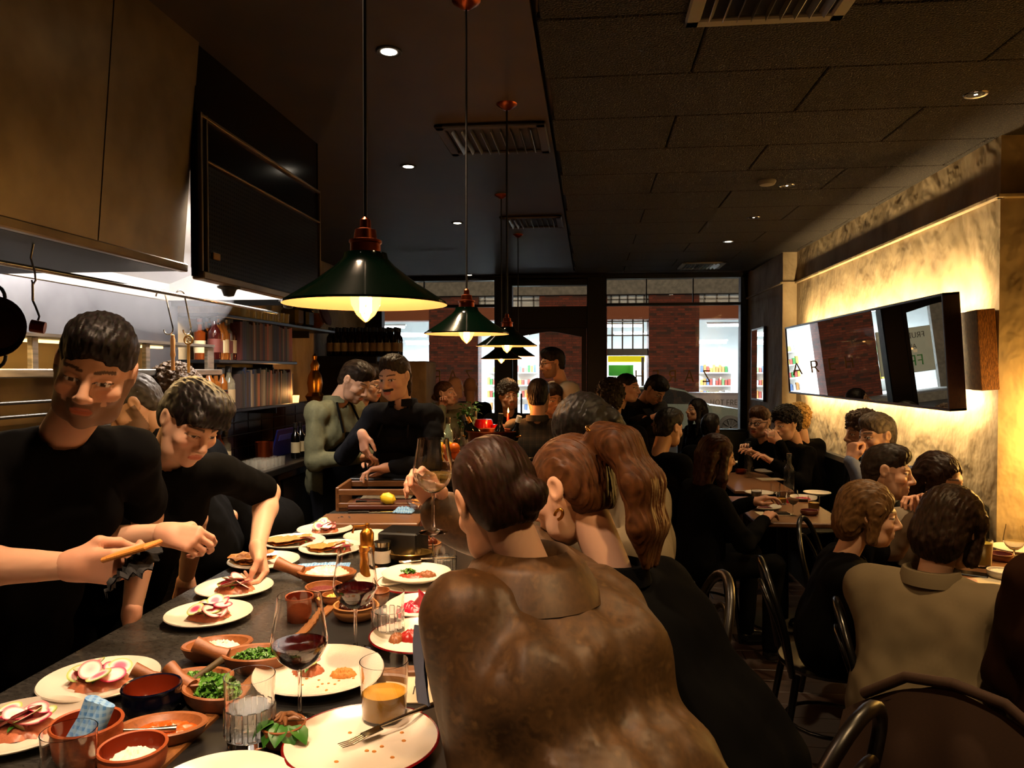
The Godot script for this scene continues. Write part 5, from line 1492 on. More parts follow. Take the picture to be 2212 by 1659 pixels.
# ---- hands: y runs to the finger tips, the palm faces +z, the thumb is on +x
func hand_prims(pose: String) -> Array:
	var P := []
	var curls := {"relaxed": [[18, 28, 18], [24, 32, 20], [30, 36, 22], [36, 38, 24]], "fist": [[66, 84, 46], [72, 86, 48], [74, 86, 48], [74, 84, 46]], "pinch": [[52, 42, 22], [58, 46, 24], [64, 58, 30], [66, 62, 34]], "grip": [[40, 52, 30], [46, 54, 32], [50, 56, 32], [52, 56, 32]], "flat": [[6, 10, 6], [8, 12, 8], [10, 14, 8], [12, 16, 10]]}[pose] as Array
	var bx := [0.027, 0.009, -0.0095, -0.027]
	var ln := [[0.041, 0.025, 0.019], [0.045, 0.028, 0.020], [0.041, 0.026, 0.019], [0.032, 0.019, 0.017]]
	var rr := [0.0088, 0.0090, 0.0085, 0.0075]
	for k in 4:
		var base := V(bx[k], [0.088, 0.092, 0.088, 0.080][k], 0)
		P.append(cap(V(bx[k] * 0.55, 0.004, 0), base, 0.0150, 0.0112, 0.016))
		var p := base
		var ang := 0.0
		var dirx := bx[k] * (2.2 if pose == "flat" or pose == "relaxed" else 1.2) as float
		for j in 3:
			ang += deg_to_rad(curls[k][j])
			var q: Vector3 = p + V(dirx * cos(ang), cos(ang), sin(ang)).normalized() * ln[k][j]
			P.append(cap(p, q, rr[k] - 0.0007 * j, rr[k] - 0.0007 * (j + 1), 0.004))
			p = q
	var tb := V(0.020, 0.022, 0.008)
	var t1 := V(0.044, 0.050, 0.020)
	var t2 := V(0.052, 0.080, 0.026) if pose == "flat" or pose == "relaxed" else V(0.036, 0.078, 0.042)
	var t3 := t2 + (V(0.002, 0.026, 0.004) if pose == "flat" or pose == "relaxed" else V(-0.014, 0.022, 0.012))
	P.append(cap(tb, t1, 0.017, 0.0125, 0.016)); P.append(cap(t1, t2, 0.0118, 0.0102, 0.006)); P.append(cap(t2, t3, 0.0102, 0.0082, 0.005))
	P.append(cap(V(0, -0.006, 0), V(0, 0.014, 0), 0.0235, 0.0235, 0.02))
	return P

func elbow(s: Vector3, w: Vector3, pole: Vector3, l1: float, l2: float) -> Vector3:
	var d := w - s
	var L := clampf(d.length(), 0.05, (l1 + l2) * 0.995)
	var u := d.normalized()
	var a := (l1 * l1 - l2 * l2 + L * L) / (2.0 * L)
	var hh := sqrt(maxf(l1 * l1 - a * a, 0.0))
	var n := (pole - u * pole.dot(u)).normalized()
	return s + u * a + n * hh

func basis_yz(y: Vector3, z: Vector3) -> Basis:
	y = y.normalized()
	z = (z - y * z.dot(y)).normalized()
	return Basis(y.cross(z), y, z)

func person(d: Dictionary) -> Node3D:
	var hp: Vector3 = d.get("at", Vector3.ZERO)
	if d.has("px"): hp = at(d.px, d.py, d.z)
	var look: Array = d.look
	var hb := Basis.from_euler(V(deg_to_rad(look[1]), deg_to_rad(look[0]), deg_to_rad(look[2])))
	var hs: float = d.get("head", 1.0)
	var hx := Transform3D(hb.scaled(Vector3.ONE * hs), hp)
	var yb := Basis(Vector3.UP, deg_to_rad(d.yaw))
	var f := yb.z
	var s := yb.x
	var sc: float = d.get("size", 1.0)
	var nb: Vector3 = hx * V(0, -0.140, -0.048) + V(0, -0.028, 0) - f * 0.015 + d.get("nb", Vector3.ZERO)
	if d.has("nbabs"): nb = d.nbabs
	var seat: float = d.get("seat", 0.0)
	var lean: float = d.get("lean", 0.1)
	var side: Vector3 = d.get("side", Vector3.ZERO)
	var py := seat + 0.11 if seat > 0.0 else 0.94
	if d.has("pelvis_y"): py = d.pelvis_y
	var pel := V(nb.x, py, nb.z) - f * lean + side
	if d.has("pelvis"): pel = d.pelvis
	var shc := nb + V(0, -0.045, 0) - f * 0.01
	var up := (nb - pel).normalized()
	var sw: float = d.get("shoulder", 0.172) * sc
	var st: float = d.get("shrug", 0.0)
	var shl := shc + s * sw - up * 0.012 + up * st
	var shr: Vector3 = shc - s * sw - up * (0.012 + d.get("slope", 0.0))
	var chest := nb.lerp(pel, 0.36) + f * 0.012
	var waist := nb.lerp(pel, 0.72)
	var arm := 0.285 * sc
	var fore := 0.255 * sc
	var lw: Vector3 = d.get("lw", pel + f * 0.30 + s * 0.10 + V(0, 0.12, 0) if seat > 0.0 else pel + s * 0.24 + f * 0.05 - V(0, 0.06, 0))
	var rw: Vector3 = d.get("rw", pel + f * 0.30 - s * 0.10 + V(0, 0.12, 0) if seat > 0.0 else pel - s * 0.24 + f * 0.05 - V(0, 0.06, 0))
	var el := elbow(shl, lw, d.get("lpole", s * 0.6 - f * 0.5 + V(0, -0.7, 0)), arm, fore)
	var er := elbow(shr, rw, d.get("rpole", -s * 0.6 - f * 0.5 + V(0, -0.7, 0)), arm, fore)
	lw = el + (lw - el).normalized() * fore
	rw = er + (rw - er).normalized() * fore
	var cell: float = d.get("cell", 0.018)
	var far := cell > 0.015
	var o := thing("person", d.label, "person", V(pel.x, 0, pel.z))
	var inv := Transform3D(Basis(), -o.position)
	# skin: neck, arms and a slim trunk under the clothes
	var skin := []
	skin.append(cap(hx * V(0, -0.05, -0.030), nb + V(0, -0.02, 0) - f * 0.02, 0.056 * sc * hs if not d.get("female", false) else 0.047 * hs, 0.052 * sc if not d.get("female", false) else 0.046 * sc, 0.03))
	skin.append(cap(nb - V(0, 0.05, 0) - f * 0.02, pel, 0.035, 0.05, 0.02))
	skin.append(cap(shl, shr, 0.03, 0.03, 0.02))
	var sl: float = 0.72 if d.get("long", true) else 1.0
	for a in [[shl, el, lw], [shr, er, rw]]:
		skin.append(cap(a[0], a[1], 0.047 * sc * sl, 0.038 * sc * sl, 0.02))
		var mid: Vector3 = a[1].lerp(a[2], 0.3)
		skin.append(cap(a[1], mid, 0.037 * sc * sl, 0.041 * sc * sl, 0.02)); skin.append(cap(mid, a[2], 0.041 * sc * sl, 0.0265 * sc, 0.02))
	var tone: Color = d.tone
	var js := job({prims = skin, cell = maxf(cell * 0.8, 0.007), color = tone})
	var hcell: float = d.get("hcell", 0.0065)
	var jh := head_job("f" if d.get("female", false) else "m", hcell)
	var hands := []
	for k in 2:
		var pose: String = d.get("lhand" if k == 0 else "rhand", "relaxed")
		if pose == "none": continue
		var wv: Vector3 = lw if k == 0 else rw
		var ev: Vector3 = el if k == 0 else er
		var dir: Vector3 = d.get("ldir" if k == 0 else "rdir", wv - ev)
		var palm: Vector3 = d.get("lpalm" if k == 0 else "rpalm", V(0, -1, 0) + f * 0.15)
		var b := basis_yz(dir, palm)
		if k == 0: b = Basis(-b.x, b.y, b.z)
		hands.append(job({prims = hand_prims(pose), cell = d.get("fcell", 0.0055), color = Color(tone.r * 1.0, tone.g * 0.9, tone.b * 0.88), xf = Transform3D(b.scaled_local(Vector3.ONE * sc * d.get("hand", 1.0)), wv)}))
	after.append(func():
		var m := M.new()
		m.add(done[js])
		var hm: M = done[jh]
		var keep := hm.c
		hm.c = face_colors(hm, {tone = tone, brow = d.get("brow", Color(0.02, 0.013, 0.009)), beard = d.get("beard", 0.0), open = d.get("open", 0.0058), moustache = d.get("moustache", false), gaze = d.get("gaze", 0.0)})
		m.add(hm, hx)
		hm.c = keep
		for k in hands: m.add(done[k])
		for k in m.v.size(): m.v[k] = inv * m.v[k]
		part("body", m, mt.skin, o))
	# top
	var e: float = d.get("loose", 0.0)
	var sh := []
	var wd: float = sc * d.get("girth", 1.0)
	sh.append(cap(shl - s * 0.02, shr + s * 0.02, 0.058 * sc + e, 0.058 * sc + e, 0.05))
	sh.append(cap(nb + V(0, -0.035, 0) + s * 0.03, shl, 0.052 + e * 0.3, 0.05, 0.05)); sh.append(cap(nb + V(0, -0.035, 0) - s * 0.03, shr, 0.052 + e * 0.3, 0.05, 0.05))
	sh.append(cap(chest - s * 0.088 * wd, chest + s * 0.088 * wd, 0.112 * wd + e, 0.112 * wd + e, 0.06))
	sh.append(cap(waist - s * 0.075 * wd, waist + s * 0.075 * wd, 0.108 * wd + e, 0.108 * wd + e, 0.08))
	sh.append(cap(pel - s * 0.08 * wd, pel + s * 0.08 * wd, 0.118 * wd + e, 0.118 * wd + e, 0.08))
	if d.get("female", false):
		for q in [-1.0, 1.0]: sh.append(ell(chest + s * q * 0.07 + f * 0.085 - up * 0.02, V(0.05, 0.05, 0.05), 0.05))
	if d.has("extra"):
		for q in d.extra: sh.append(q)
	var long: bool = d.get("long", true)
	for a in [[shl, el, lw], [shr, er, rw]]:
		var ue: Vector3 = a[1] if long else a[0].lerp(a[1], 0.78)
		sh.append(cap(a[0], ue, 0.061 * sc + e, (0.054 if long else 0.060) * sc + e, 0.03))
		if long:
			var wr: Vector3 = a[1].lerp(a[2], d.get("cuff", 0.97))
			sh.append(cap(a[1], wr, 0.054 * sc + e, 0.041 * sc + e * 0.7, 0.03))
	# neckline
	var hd: Vector3 = (hx * V(0, -0.05, -0.03) - nb).normalized()
	sh.append(cap(nb + hd * 0.10, nb + hd * 0.022 + f * 0.014, 0.066, 0.054, 0.008, -1.0))
	var jt := job({prims = sh, cell = cell, disp = d.get("folds", Vector4(9, 6, 9, 0.008)), color = d.get("topcolor", Color.WHITE)})
	after.append(func():
		var m: M = done[jt]
		for k in m.v.size(): m.v[k] = inv * m.v[k]
		part(d.get("topname", "shirt"), m, d.top, o))
	# trousers and shoes
	var tr := []
	var kneeY := maxf(0.5, py - 0.02)
	var feet := []
	for q in [-1.0, 1.0]:
		var hip: Vector3 = pel + s * q * 0.09 * wd - V(0, 0.03, 0)
		var kn: Vector3
		var ank: Vector3
		if seat > 0.0:
			kn = hip + f * 0.40 + s * q * 0.05 - V(0, 0.0, 0)
			ank = V(kn.x, 0.28 if seat > 0.6 else 0.09, kn.z) - f * (0.10 if seat > 0.6 else 0.02)
		else:
			kn = V(hip.x, 0.5, hip.z) + f * 0.03
			ank = V(hip.x, 0.09, hip.z) - f * 0.02
		tr.append(cap(hip, kn, 0.088 * wd, 0.062, 0.05)); tr.append(cap(kn, ank, 0.062, 0.045, 0.03))
		feet.append(cap(ank - V(0, 0.035, 0), ank + f * 0.15 - V(0, 0.05, 0), 0.042, 0.036, 0.02))
	tr.append(cap(pel - s * 0.085, pel + s * 0.085, 0.10 * wd, 0.10 * wd, 0.05))
	var jl := job({prims = tr, cell = 0.024, disp = Vector4(8, 5, 8, 0.006)})
	var jf := [job({prims = [feet[0]], cell = 0.016}), job({prims = [feet[1]], cell = 0.016})]
	after.append(func():
		for q in [["trousers", jl, d.get("legs", mt.cloth_black)], ["shoe", jf[0], mt.blackgloss], ["shoe", jf[1], mt.blackgloss]]:
			var m: M = done[q[1]]
			for k in m.v.size(): m.v[k] = inv * m.v[k]
			part(q[0], m, q[2], o))
	# hair
	if d.has("hair"):
		var hc: Color = d.hair[1]
		var jr := job({prims = hair_prims(d.hair[0]), cell = d.get("rcell", 0.008), color = hc, disp = d.get("strands", Vector4(95, 22, 22, 0.005) if d.hair[0] != "curly" else Vector4(60, 60, 60, 0.012)), grain = Vector4(180, 30, 30, 0.8)})
		after.append(func():
			var m := M.new()
			m.add(done[jr], inv * hx)
			part("hair", m, mt.hair, o))
	o.set_meta("joints", 0)
	o.remove_meta("joints")
	if d.has("stool"): copy(bar_chair, V(pel.x, 0, pel.z), d.yaw, d.stool)
	rig = {o = o, inv = inv, hx = hx, nb = nb, pel = pel, chest = chest, waist = waist, shl = shl, shr = shr, el = el, er = er, lw = lw, rw = rw, f = f, s = s, up = up}
	return o
var rig := {}
func worn(called: String, m: M, material: Material, label := "") -> void:   # adds a piece of clothing given in the world's axes
	for k in m.v.size(): m.v[k] = rig.inv * m.v[k]
	part(called, m, material, rig.o, label)
func glasses(material: Material) -> void:
	var g := M.new()
	g.xf = rig.hx
	for s in [-1.0, 1.0]:
		var a := []
		for k in 17: a.append(V(s * 0.033 + 0.022 * cos(TAU * k / 16.0), -0.001 + 0.016 * sin(TAU * k / 16.0), 0.098 - absf(0.022 * cos(TAU * k / 16.0) + s * 0.0) * 0.1))
		g.tube(a, 0.0024, 6, false)
		g.tube([V(s * 0.055, 0.006, 0.094), V(s * 0.074, 0.008, 0.05), V(s * 0.080, 0.004, -0.01)], 0.0022, 6)
	g.tube([V(-0.011, 0.002, 0.099), V(0.011, 0.002, 0.099)], 0.0022, 6)
	worn("glasses", g, material)
func collar(material: Material, r := 0.062, h := 0.03) -> void:
	var g := M.new()
	var c: Vector3 = rig.nb + V(0, 0.012, 0)
	var rows := []
	for a in 4:
		var row := []
		for k in 21:
			var t := TAU * (0.04 + 0.92 * k / 20.0)
			var dir: Vector3 = rig.f * cos(t) + rig.s * sin(t)
			var rr := r + [0.0, 0.004, 0.016, 0.026][a] as float
			row.append(c + dir * rr + V(0, [-0.005, h, h * 0.9, -0.012][a], 0) - rig.f * 0.01)
		rows.append(row)
	g.sheet(rows, 0.003)
	worn("collar", g, material)
func apron(material: Material) -> void:
	var g := M.new()
	var rows := []
	for a in 7:
		var row := []
		var t := a / 6.0
		var c: Vector3 = rig.chest.lerp(rig.pel, t * 1.25) if t < 0.8 else rig.pel - V(0, (t - 0.8) * 2.0, 0)
		var w := lerpf(0.10, 0.19, minf(t * 2.0, 1.0))
		for k in 9:
			var q := k / 4.0 - 1.0
			row.append(c + rig.s * w * q + rig.f * (0.135 + 0.005 * a - 0.07 * q * q))
		rows.append(row)
	g.sheet(rows, 0.004)
	g.tube([rig.chest + rig.s * 0.09 + rig.f * 0.13, rig.nb + rig.s * 0.06 + V(0, 0.0, 0) + rig.f * 0.05, rig.nb - rig.f * 0.07 + V(0, 0.01, 0), rig.nb - rig.s * 0.06 + rig.f * 0.05, rig.chest - rig.s * 0.09 + rig.f * 0.13], 0.007, 6)
	worn("apron", g, material)
func build_people() -> void:
	mt.skin = vmat(0.5)
	mt.skin.metallic_specular = 0.35
	mt.skin.subsurf_scatter_enabled = true
	mt.skin.subsurf_scatter_strength = 0.08
	mt.hair = vmat(0.5)
	mt.hair.metallic_specular = 0.28
	mt.cloth_black = cloth(Color(0.022, 0.021, 0.022), 0.95)
	mt.cloth_navy = cloth(Color(0.075, 0.078, 0.095), 0.8)
	mt.cloth_olive = textured([Color(0.24, 0.24, 0.15), Color(0.30, 0.295, 0.19)], 0.05, V(2, 2, 2), 0.85, 0.0, 0.0, 71, 3)
	mt.cloth_white = cloth(Color(0.62, 0.60, 0.56), 0.85)
	mt.cloth_grey = cloth(Color(0.12, 0.115, 0.11), 0.85)
	mt.cloth_beige = cloth(Color(0.40, 0.355, 0.28), 0.85)
	mt.cloth_knit = textured([Color(0.42, 0.36, 0.29), Color(0.56, 0.49, 0.41)], 0.2, V(4, 4, 4), 0.95, 0.0, 0.0, 72, 3)
	mt.cloth_blue = cloth(Color(0.40, 0.43, 0.52), 0.8)
	mt.cloth_brown = cloth(Color(0.14, 0.075, 0.04), 0.8)
	mt.cloth_red = cloth(Color(0.55, 0.10, 0.07), 0.8)
	mt.jacket = textured([Color(0.15, 0.10, 0.05), Color(0.31, 0.215, 0.115), Color(0.23, 0.16, 0.085), Color(0.46, 0.34, 0.19)], 0.015, V(2.6, 2.6, 2.6), 0.48, 0.0, 0.0, 73, 5)
	mt.jacket.metallic_specular = 0.42
	mt.plaid = plaid()
	var light := Color(0.56, 0.33, 0.22)
	var mid := Color(0.47, 0.265, 0.165)
	var tan := Color(0.40, 0.22, 0.13)
	var blk := Color(0.010, 0.008, 0.007)
	var drk := Color(0.020, 0.013, 0.009)
	var brn := Color(0.075, 0.036, 0.017)
	# --- kitchen crew
	var w := at(150, 1222, 1.38)
	person({label = "cook in a black T-shirt with cropped dark hair holding toast and a black cloth", px = 205, py = 802, z = 1.58, look = [24, 16, -13], yaw = 50, lean = 0.10, pelvis = V(-1.52, 0.94, -1.70), tone = mid, hair = ["short", blk], beard = 0.62, brow = Color(0.012, 0.009, 0.007), open = 0.0048,
		top = mt.cloth_black, topname = "t_shirt", long = false, cell = 0.011, hcell = 0.0030, rcell = 0.0045, fcell = 0.0034, rw = w, rpole = V(-0.9, -0.3, 0.3), rhand = "grip", rdir = V(1, -0.03, -0.12), rpalm = V(0.1, 0.1, -1), lw = V(-1.28, 0.98, -1.95), lpole = V(-0.3, -0.3, -1), lhand = "relaxed", nbabs = at(128, 940, 1.68)})
	var lw := on(556, 1182, 1.06)
	person({label = "young cook with a dark fringe leaning over the counter to dress a plate", px = 412, py = 912, z = 2.12, look = [58, 30, -8], yaw = 42, lean = 0.16, pelvis = V(-1.60, 0.93, -2.28), tone = light, hair = ["fringe", blk], brow = Color(0.012, 0.009, 0.008), open = 0.0030,
		top = mt.cloth_black, topname = "t_shirt", long = false, cell = 0.011, hcell = 0.0032, rcell = 0.0045, fcell = 0.0036, lw = lw, lpole = V(0.1, -0.2, -1.0), lhand = "pinch", ldir = V(0.35, -0.9, 0.25), lpalm = V(-0.6, -0.1, 0.6), rw = at(352, 1153, 1.82), rpole = V(-1, -0.3, 0.2), rhand = "pinch", rdir = V(1, -0.12, 0.05), rpalm = V(0.2, -0.6, -0.6)})
	worn("name_clip", M.new().box(rig.chest + rig.f * 0.128 + V(0, 0.05, 0), V(0.03, 0.012, 0.006), 0.002, Basis(V(0, 1, 0), 0.8)), mt.chrome)
	person({label = "bearded cook in profile looking down at the stove", px = 292, py = 880, z = 2.72, look = [-62, 32, 6], yaw = -70, lean = 0.14, tone = mid, hair = ["short", Color(0.05, 0.042, 0.036)], beard = 0.7, top = mt.cloth_black, topname = "t_shirt", long = false, cell = 0.014, hcell = 0.0045, rcell = 0.006, fcell = 0.006, open = 0.003})
	collar(mt.cloth_navy)
	person({label = "curly haired cook with a tattooed forearm behind the young cook", px = 372, py = 862, z = 3.05, look = [100, 30, 0], yaw = 95, pelvis = V(-1.44, 0.94, -3.2), tone = mid, hair = ["curly", Color(0.055, 0.034, 0.019)], beard = 0.5, top = mt.cloth_black, topname = "t_shirt", long = false, cell = 0.014, hcell = 0.006, rcell = 0.0055, fcell = 0.006,
		rw = at(556, 1148, 2.95), rpole = V(0.2, -0.5, 0.4), rhand = "relaxed", rdir = V(-0.1, -1, 0.1), rpalm = V(-1, 0, 0.2), girth = 1.08})
	for k in 3: worn("tattoo", M.new().box(rig.er.lerp(rig.rw, 0.45 + 0.1 * k) + V(0.012, 0, 0.036), V(0.022 - 0.004 * k, 0.014, 0.004), 0.004), mat(Color(0.10, 0.07, 0.06), 0.6), "dark tattoo on the forearm")
	# --- bar crew
	person({label = "bartender in an olive shirt and dark apron looking down", px = 768, py = 825, z = 4.35, look = [72, 30, -4], yaw = 66, pelvis = at(722, 1040, 4.5) * V(1, 0, 1) + V(0, 0.96, 0), tone = mid, hair = ["short", drk], beard = 0.45, top = mt.cloth_olive, cell = 0.012, hcell = 0.0045, rcell = 0.006, fcell = 0.006, open = 0.003,
		rw = at(772, 990, 4.2), rpole = V(-0.6, -0.8, 0.2), rhand = "pinch", lw = at(795, 985, 4.5), legs = mt.cloth_navy, folds = Vector4(11, 7, 11, 0.012)})
	collar(mt.cloth_olive); apron(mt.cloth_black)
	person({label = "man with thin glasses in black behind the olive shirted bartender", px = 800, py = 828, z = 5.0, look = [70, 12, 0], yaw = 60, tone = mid, hair = ["short", drk], top = mt.cloth_black, cell = 0.016, hcell = 0.0055, rcell = 0.007})
	glasses(mt.chrome)
	person({label = "bartender with a moustache and slicked back hair in a dark shirt", px = 851, py = 816, z = 3.98, look = [-16, 10, 2], yaw = -8, pelvis = V(-1.16, 0.95, -4.50), tone = light, hair = ["slick", Color(0.022, 0.015, 0.011)], moustache = true, beard = 0.12, brow = Color(0.014, 0.010, 0.008), top = mt.cloth_navy, cell = 0.010, hcell = 0.0034, rcell = 0.0045, fcell = 0.0042, gaze = -0.002,
		rw = at(782, 938, 3.92), rpole = V(-0.7, -0.9, -0.1), rhand = "relaxed", rdir = V(0.25, -1, 0.25), rpalm = V(0.6, 0, -0.7), lw = at(838, 1010, 3.86), lpole = V(1, -0.5, 0.1), lhand = "relaxed", ldir = V(-1, -0.12, 0.12), lpalm = V(0, -1, 0.2), cuff = 0.86, folds = Vector4(11, 7, 11, 0.010)})
	collar(mt.cloth_navy); apron(mt.cloth_grey)
	# --- guests along the far bar
	person({stool = "dark bar chair of the woman in the olive top", label = "woman with her hair up in an olive top, chin on her hand, at the bar", px = 963, py = 850, z = 7.0, look = [72, -8, 0], yaw = 40, seat = 0.66, tone = mid, female = true, hair = ["bun", brn], top = mt.cloth_olive, cell = 0.018, hcell = 0.006, rcell = 0.007, rw = at(955, 880, 6.85), rpole = V(-0.3, -1, 0.3), rhand = "fist", rdir = V(0.1, 1, 0), rpalm = V(0.3, 0, 1)})
	person({label = "bald man in a white shirt at the far end of the bar", px = 985, py = 838, z = 7.9, look = [160, 0, 0], yaw = 170, seat = 0.66, tone = light, top = mt.cloth_white, cell = 0.02, lhand = "none", rhand = "none"})
	person({label = "bald man half hidden behind the small basil plant", px = 1016, py = 838, z = 8.3, look = [190, 0, 0], yaw = 190, seat = 0.66, tone = mid, top = mt.cloth_black, cell = 0.02, lhand = "none", rhand = "none"})
	person({stool = "dark bar chair of the man across the candles", label = "man with grey tousled hair in a black jumper across the bar candles", px = 1099, py = 856, z = 6.5, look = [22, 0, 4], yaw = 0, seat = 0.66, tone = mid, hair = ["curly", Color(0.05, 0.045, 0.04)], beard = 0.3, top = mt.cloth_black, topname = "jumper", cell = 0.017, hcell = 0.0055, rcell = 0.007, rw = at(1078, 925, 6.1), lw = at(1120, 925, 6.1), rhand = "fist", lhand = "fist"})
	person({stool = "dark bar chair of the guest in the plaid shirt", label = "guest in a plaid shirt with his back to the room at the bar", px = 1163, py = 858, z = 5.35, look = [178, 4, 0], yaw = 180, seat = 0.66, tone = mid, hair = ["short", blk], top = mt.plaid, cell = 0.014, rcell = 0.007, girth = 1.05})
	collar(mt.plaid)
	person({label = "tall bearded man in a white T-shirt standing in front of the door", px = 1193, py = 785, z = 6.2, look = [-70, 6, 0], yaw = -60, tone = mid, hair = ["short", blk], beard = 0.6, top = mt.cloth_white, topname = "t_shirt", long = false, cell = 0.017, hcell = 0.0055, rcell = 0.007})
	glasses(mt.blackgloss)
	person({stool = "dark bar chair of the smiling bald man", label = "smiling bald man with dark glasses behind the plaid shirt", px = 1221, py = 850, z = 6.7, look = [-14, 8, 0], yaw = -10, seat = 0.66, tone = tan, top = mt.cloth_black, cell = 0.018, hcell = 0.0055, beard = 0.15})
	glasses(mt.blackgloss)
	person({label = "dark haired guest with a flushed face between the plaid shirt and the bald man", px = 1192, py = 862, z = 6.1, look = [30, 10, 0], yaw = 20, seat = 0.62, tone = tan, hair = ["short", drk], top = mt.cloth_black, cell = 0.02, lhand = "none", rhand = "none"})
	# --- three women at the counter
	woman_in_jacket(light, brn)
	woman_with_ponytail(light)
	person({label = "woman with black hair and a beige jacket leaning over the counter", px = 1262, py = 945, z = 2.25, look = [-38, 34, 8], yaw = -70, pelvis = V(0.16, 0.78, -2.2), seat = 0.67, tone = mid, female = true, hair = ["long", blk], top = mt.cloth_beige, topname = "jacket", cell = 0.013, hcell = 0.0045, rcell = 0.0055, lw = at(1200, 1160, 2.0), lpole = V(0.4, -0.4, 1.0), rw = V(-0.32, 1.02, -2.3), loose = 0.012, lhand = "relaxed"})
	collar(mt.cloth_red, 0.07, 0.05)
	# --- standing and seated crowd towards the window
	person({label = "woman in black with dark pinned hair seen in profile near the window", px = 1357, py = 838, z = 6.3, look = [64, 2, -6], yaw = 60, tone = light, female = true, hair = ["tight", blk], top = mt.cloth_black, cell = 0.017, hcell = 0.0055, rcell = 0.007, pelvis_y = 0.88, rw = at(1405, 905, 6.0), rhand = "grip"})
	person({label = "man with short dark hair looking down at the phone in his hands", px = 1416, py = 842, z = 6.6, look = [46, 42, 0], yaw = 20, tone = mid, hair = ["short", blk], top = mt.cloth_grey, cell = 0.017, hcell = 0.0055, rcell = 0.007, pelvis_y = 0.86, lw = at(1420, 898, 6.2), rw = at(1392, 905, 6.2), rhand = "grip", lhand = "grip"})
	solo("phone", M.new().box(Vector3.ZERO, V(0.075, 0.006, 0.15), 0.004), mt.blackgloss, "black phone held by the man looking down", "phone", at(1404, 893, 6.12)).rotation = V(0.5, 0.4, 0)
	person({label = "guest with frizzy dark hair in front of the tall door post", px = 1318, py = 868, z = 4.9, look = [180, 10, 0], yaw = 180, seat = 0.62, tone = mid, hair = ["curly", drk], top = mt.cloth_black, cell = 0.018, rcell = 0.008, lhand = "none", rhand = "none"})
	person({label = "dark haired woman in profile on the grey banquette by the window", px = 1503, py = 886, z = 8.0, look = [-66, -6, 0], yaw = -60, seat = 0.47, tone = mid, female = true, hair = ["long", blk], top = mt.cloth_black, cell = 0.02, rcell = 0.008})
	person({label = "guest with black hair in black, back turned, behind the auburn haired woman", px = 1445, py = 925, z = 4.9, look = [130, 8, 0], yaw = 140, seat = 0.47, tone = mid, hair = ["short", blk], top = mt.cloth_black, cell = 0.016, rcell = 0.007})
	person({label = "guest in a dark jacket sitting below the window by the parked car", px = 1535, py = 925, z = 6.9, look = [150, 0, 0], yaw = 150, seat = 0.47, tone = mid, hair = ["short", blk], top = mt.cloth_black, cell = 0.02, rcell = 0.008, lhand = "none", rhand = "none"})
	person({label = "woman with long auburn hair in black at the table with the water bottle", px = 1550, py = 985, z = 4.35, look = [108, 6, 0], yaw = 105, seat = 0.47, lean = 0.05, tone = mid, female = true, hair = ["long", Color(0.028, 0.010, 0.006)], top = mt.cloth_black, cell = 0.014, rcell = 0.006, lw = at(1625, 1085, 4.6), rw = at(1650, 1125, 4.35)})
	# --- along the plaster wall
	person({label = "man in thick black glasses and black shirt at the couple's table", head = 1.1, size = 1.06, px = 1640, py = 912, z = 6.85, look = [-42, 4, 0], yaw = -60, seat = 0.47, tone = light, hair = ["short", Color(0.05, 0.022, 0.010)], top = mt.cloth_black, cell = 0.015, hcell = 0.005, rcell = 0.0065, rw = at(1608, 975, 6.65), lw = at(1640, 985, 6.5)})
	glasses(mt.blackgloss)
	person({label = "man with dark curls drinking from a small glass", head = 1.1, size = 1.06, px = 1698, py = 918, z = 6.45, look = [-64, 6, 4], yaw = -75, seat = 0.47, tone = light, hair = ["curly", blk], top = mt.cloth_black, cell = 0.014, hcell = 0.005, rcell = 0.006, fcell = 0.005, rw = at(1683, 955, 6.18), rpole = V(0.1, -1, 0.6), rhand = "grip", rdir = V(-0.6, 0.75, -0.1), rpalm = V(-0.2, 0.1, -1), lw = at(1672, 1000, 6.2)})
	person({label = "guest with blonde curls behind the drinking man", px = 1724, py = 908, z = 6.6, look = [-170, 0, 0], yaw = -150, seat = 0.47, tone = light, hair = ["curly", Color(0.42, 0.25, 0.07)], top = mt.cloth_black, cell = 0.02, rcell = 0.007, lhand = "none", rhand = "none"})
	person({label = "grey haired man in a pale blue shirt resting his fist at his mouth", px = 1893, py = 942, z = 4.4, look = [-72, 4, 0], yaw = -70, seat = 0.47, tone = mid, hair = ["short", Color(0.10, 0.075, 0.055)], top = mt.cloth_blue, cell = 0.014, hcell = 0.005, rcell = 0.006, fcell = 0.0055, lw = at(1838, 995, 4.2), lpole = V(-0.2, -1, 0.3), lhand = "fist", ldir = V(0.15, 1, -0.1), lpalm = V(0.9, 0, -0.4), rw = at(1850, 1045, 4.4)})
	person({label = "man in profile just behind the grey haired man", px = 1862, py = 938, z = 4.8, look = [-80, 0, 0], yaw = -75, seat = 0.47, tone = tan, hair = ["curly", Color(0.07, 0.045, 0.03)], top = mt.cloth_black, cell = 0.018, rcell = 0.007, lhand = "none", rhand = "none"})
	person({label = "smiling dark haired man with a beard turned to the wall table", head = 0.96, px = 1918, py = 1022, z = 3.45, look = [68, 2, -10], yaw = 60, seat = 0.47, tone = mid, hair = ["short", drk], beard = 0.4, top = mt.cloth_black, cell = 0.013, hcell = 0.0042, rcell = 0.0055})
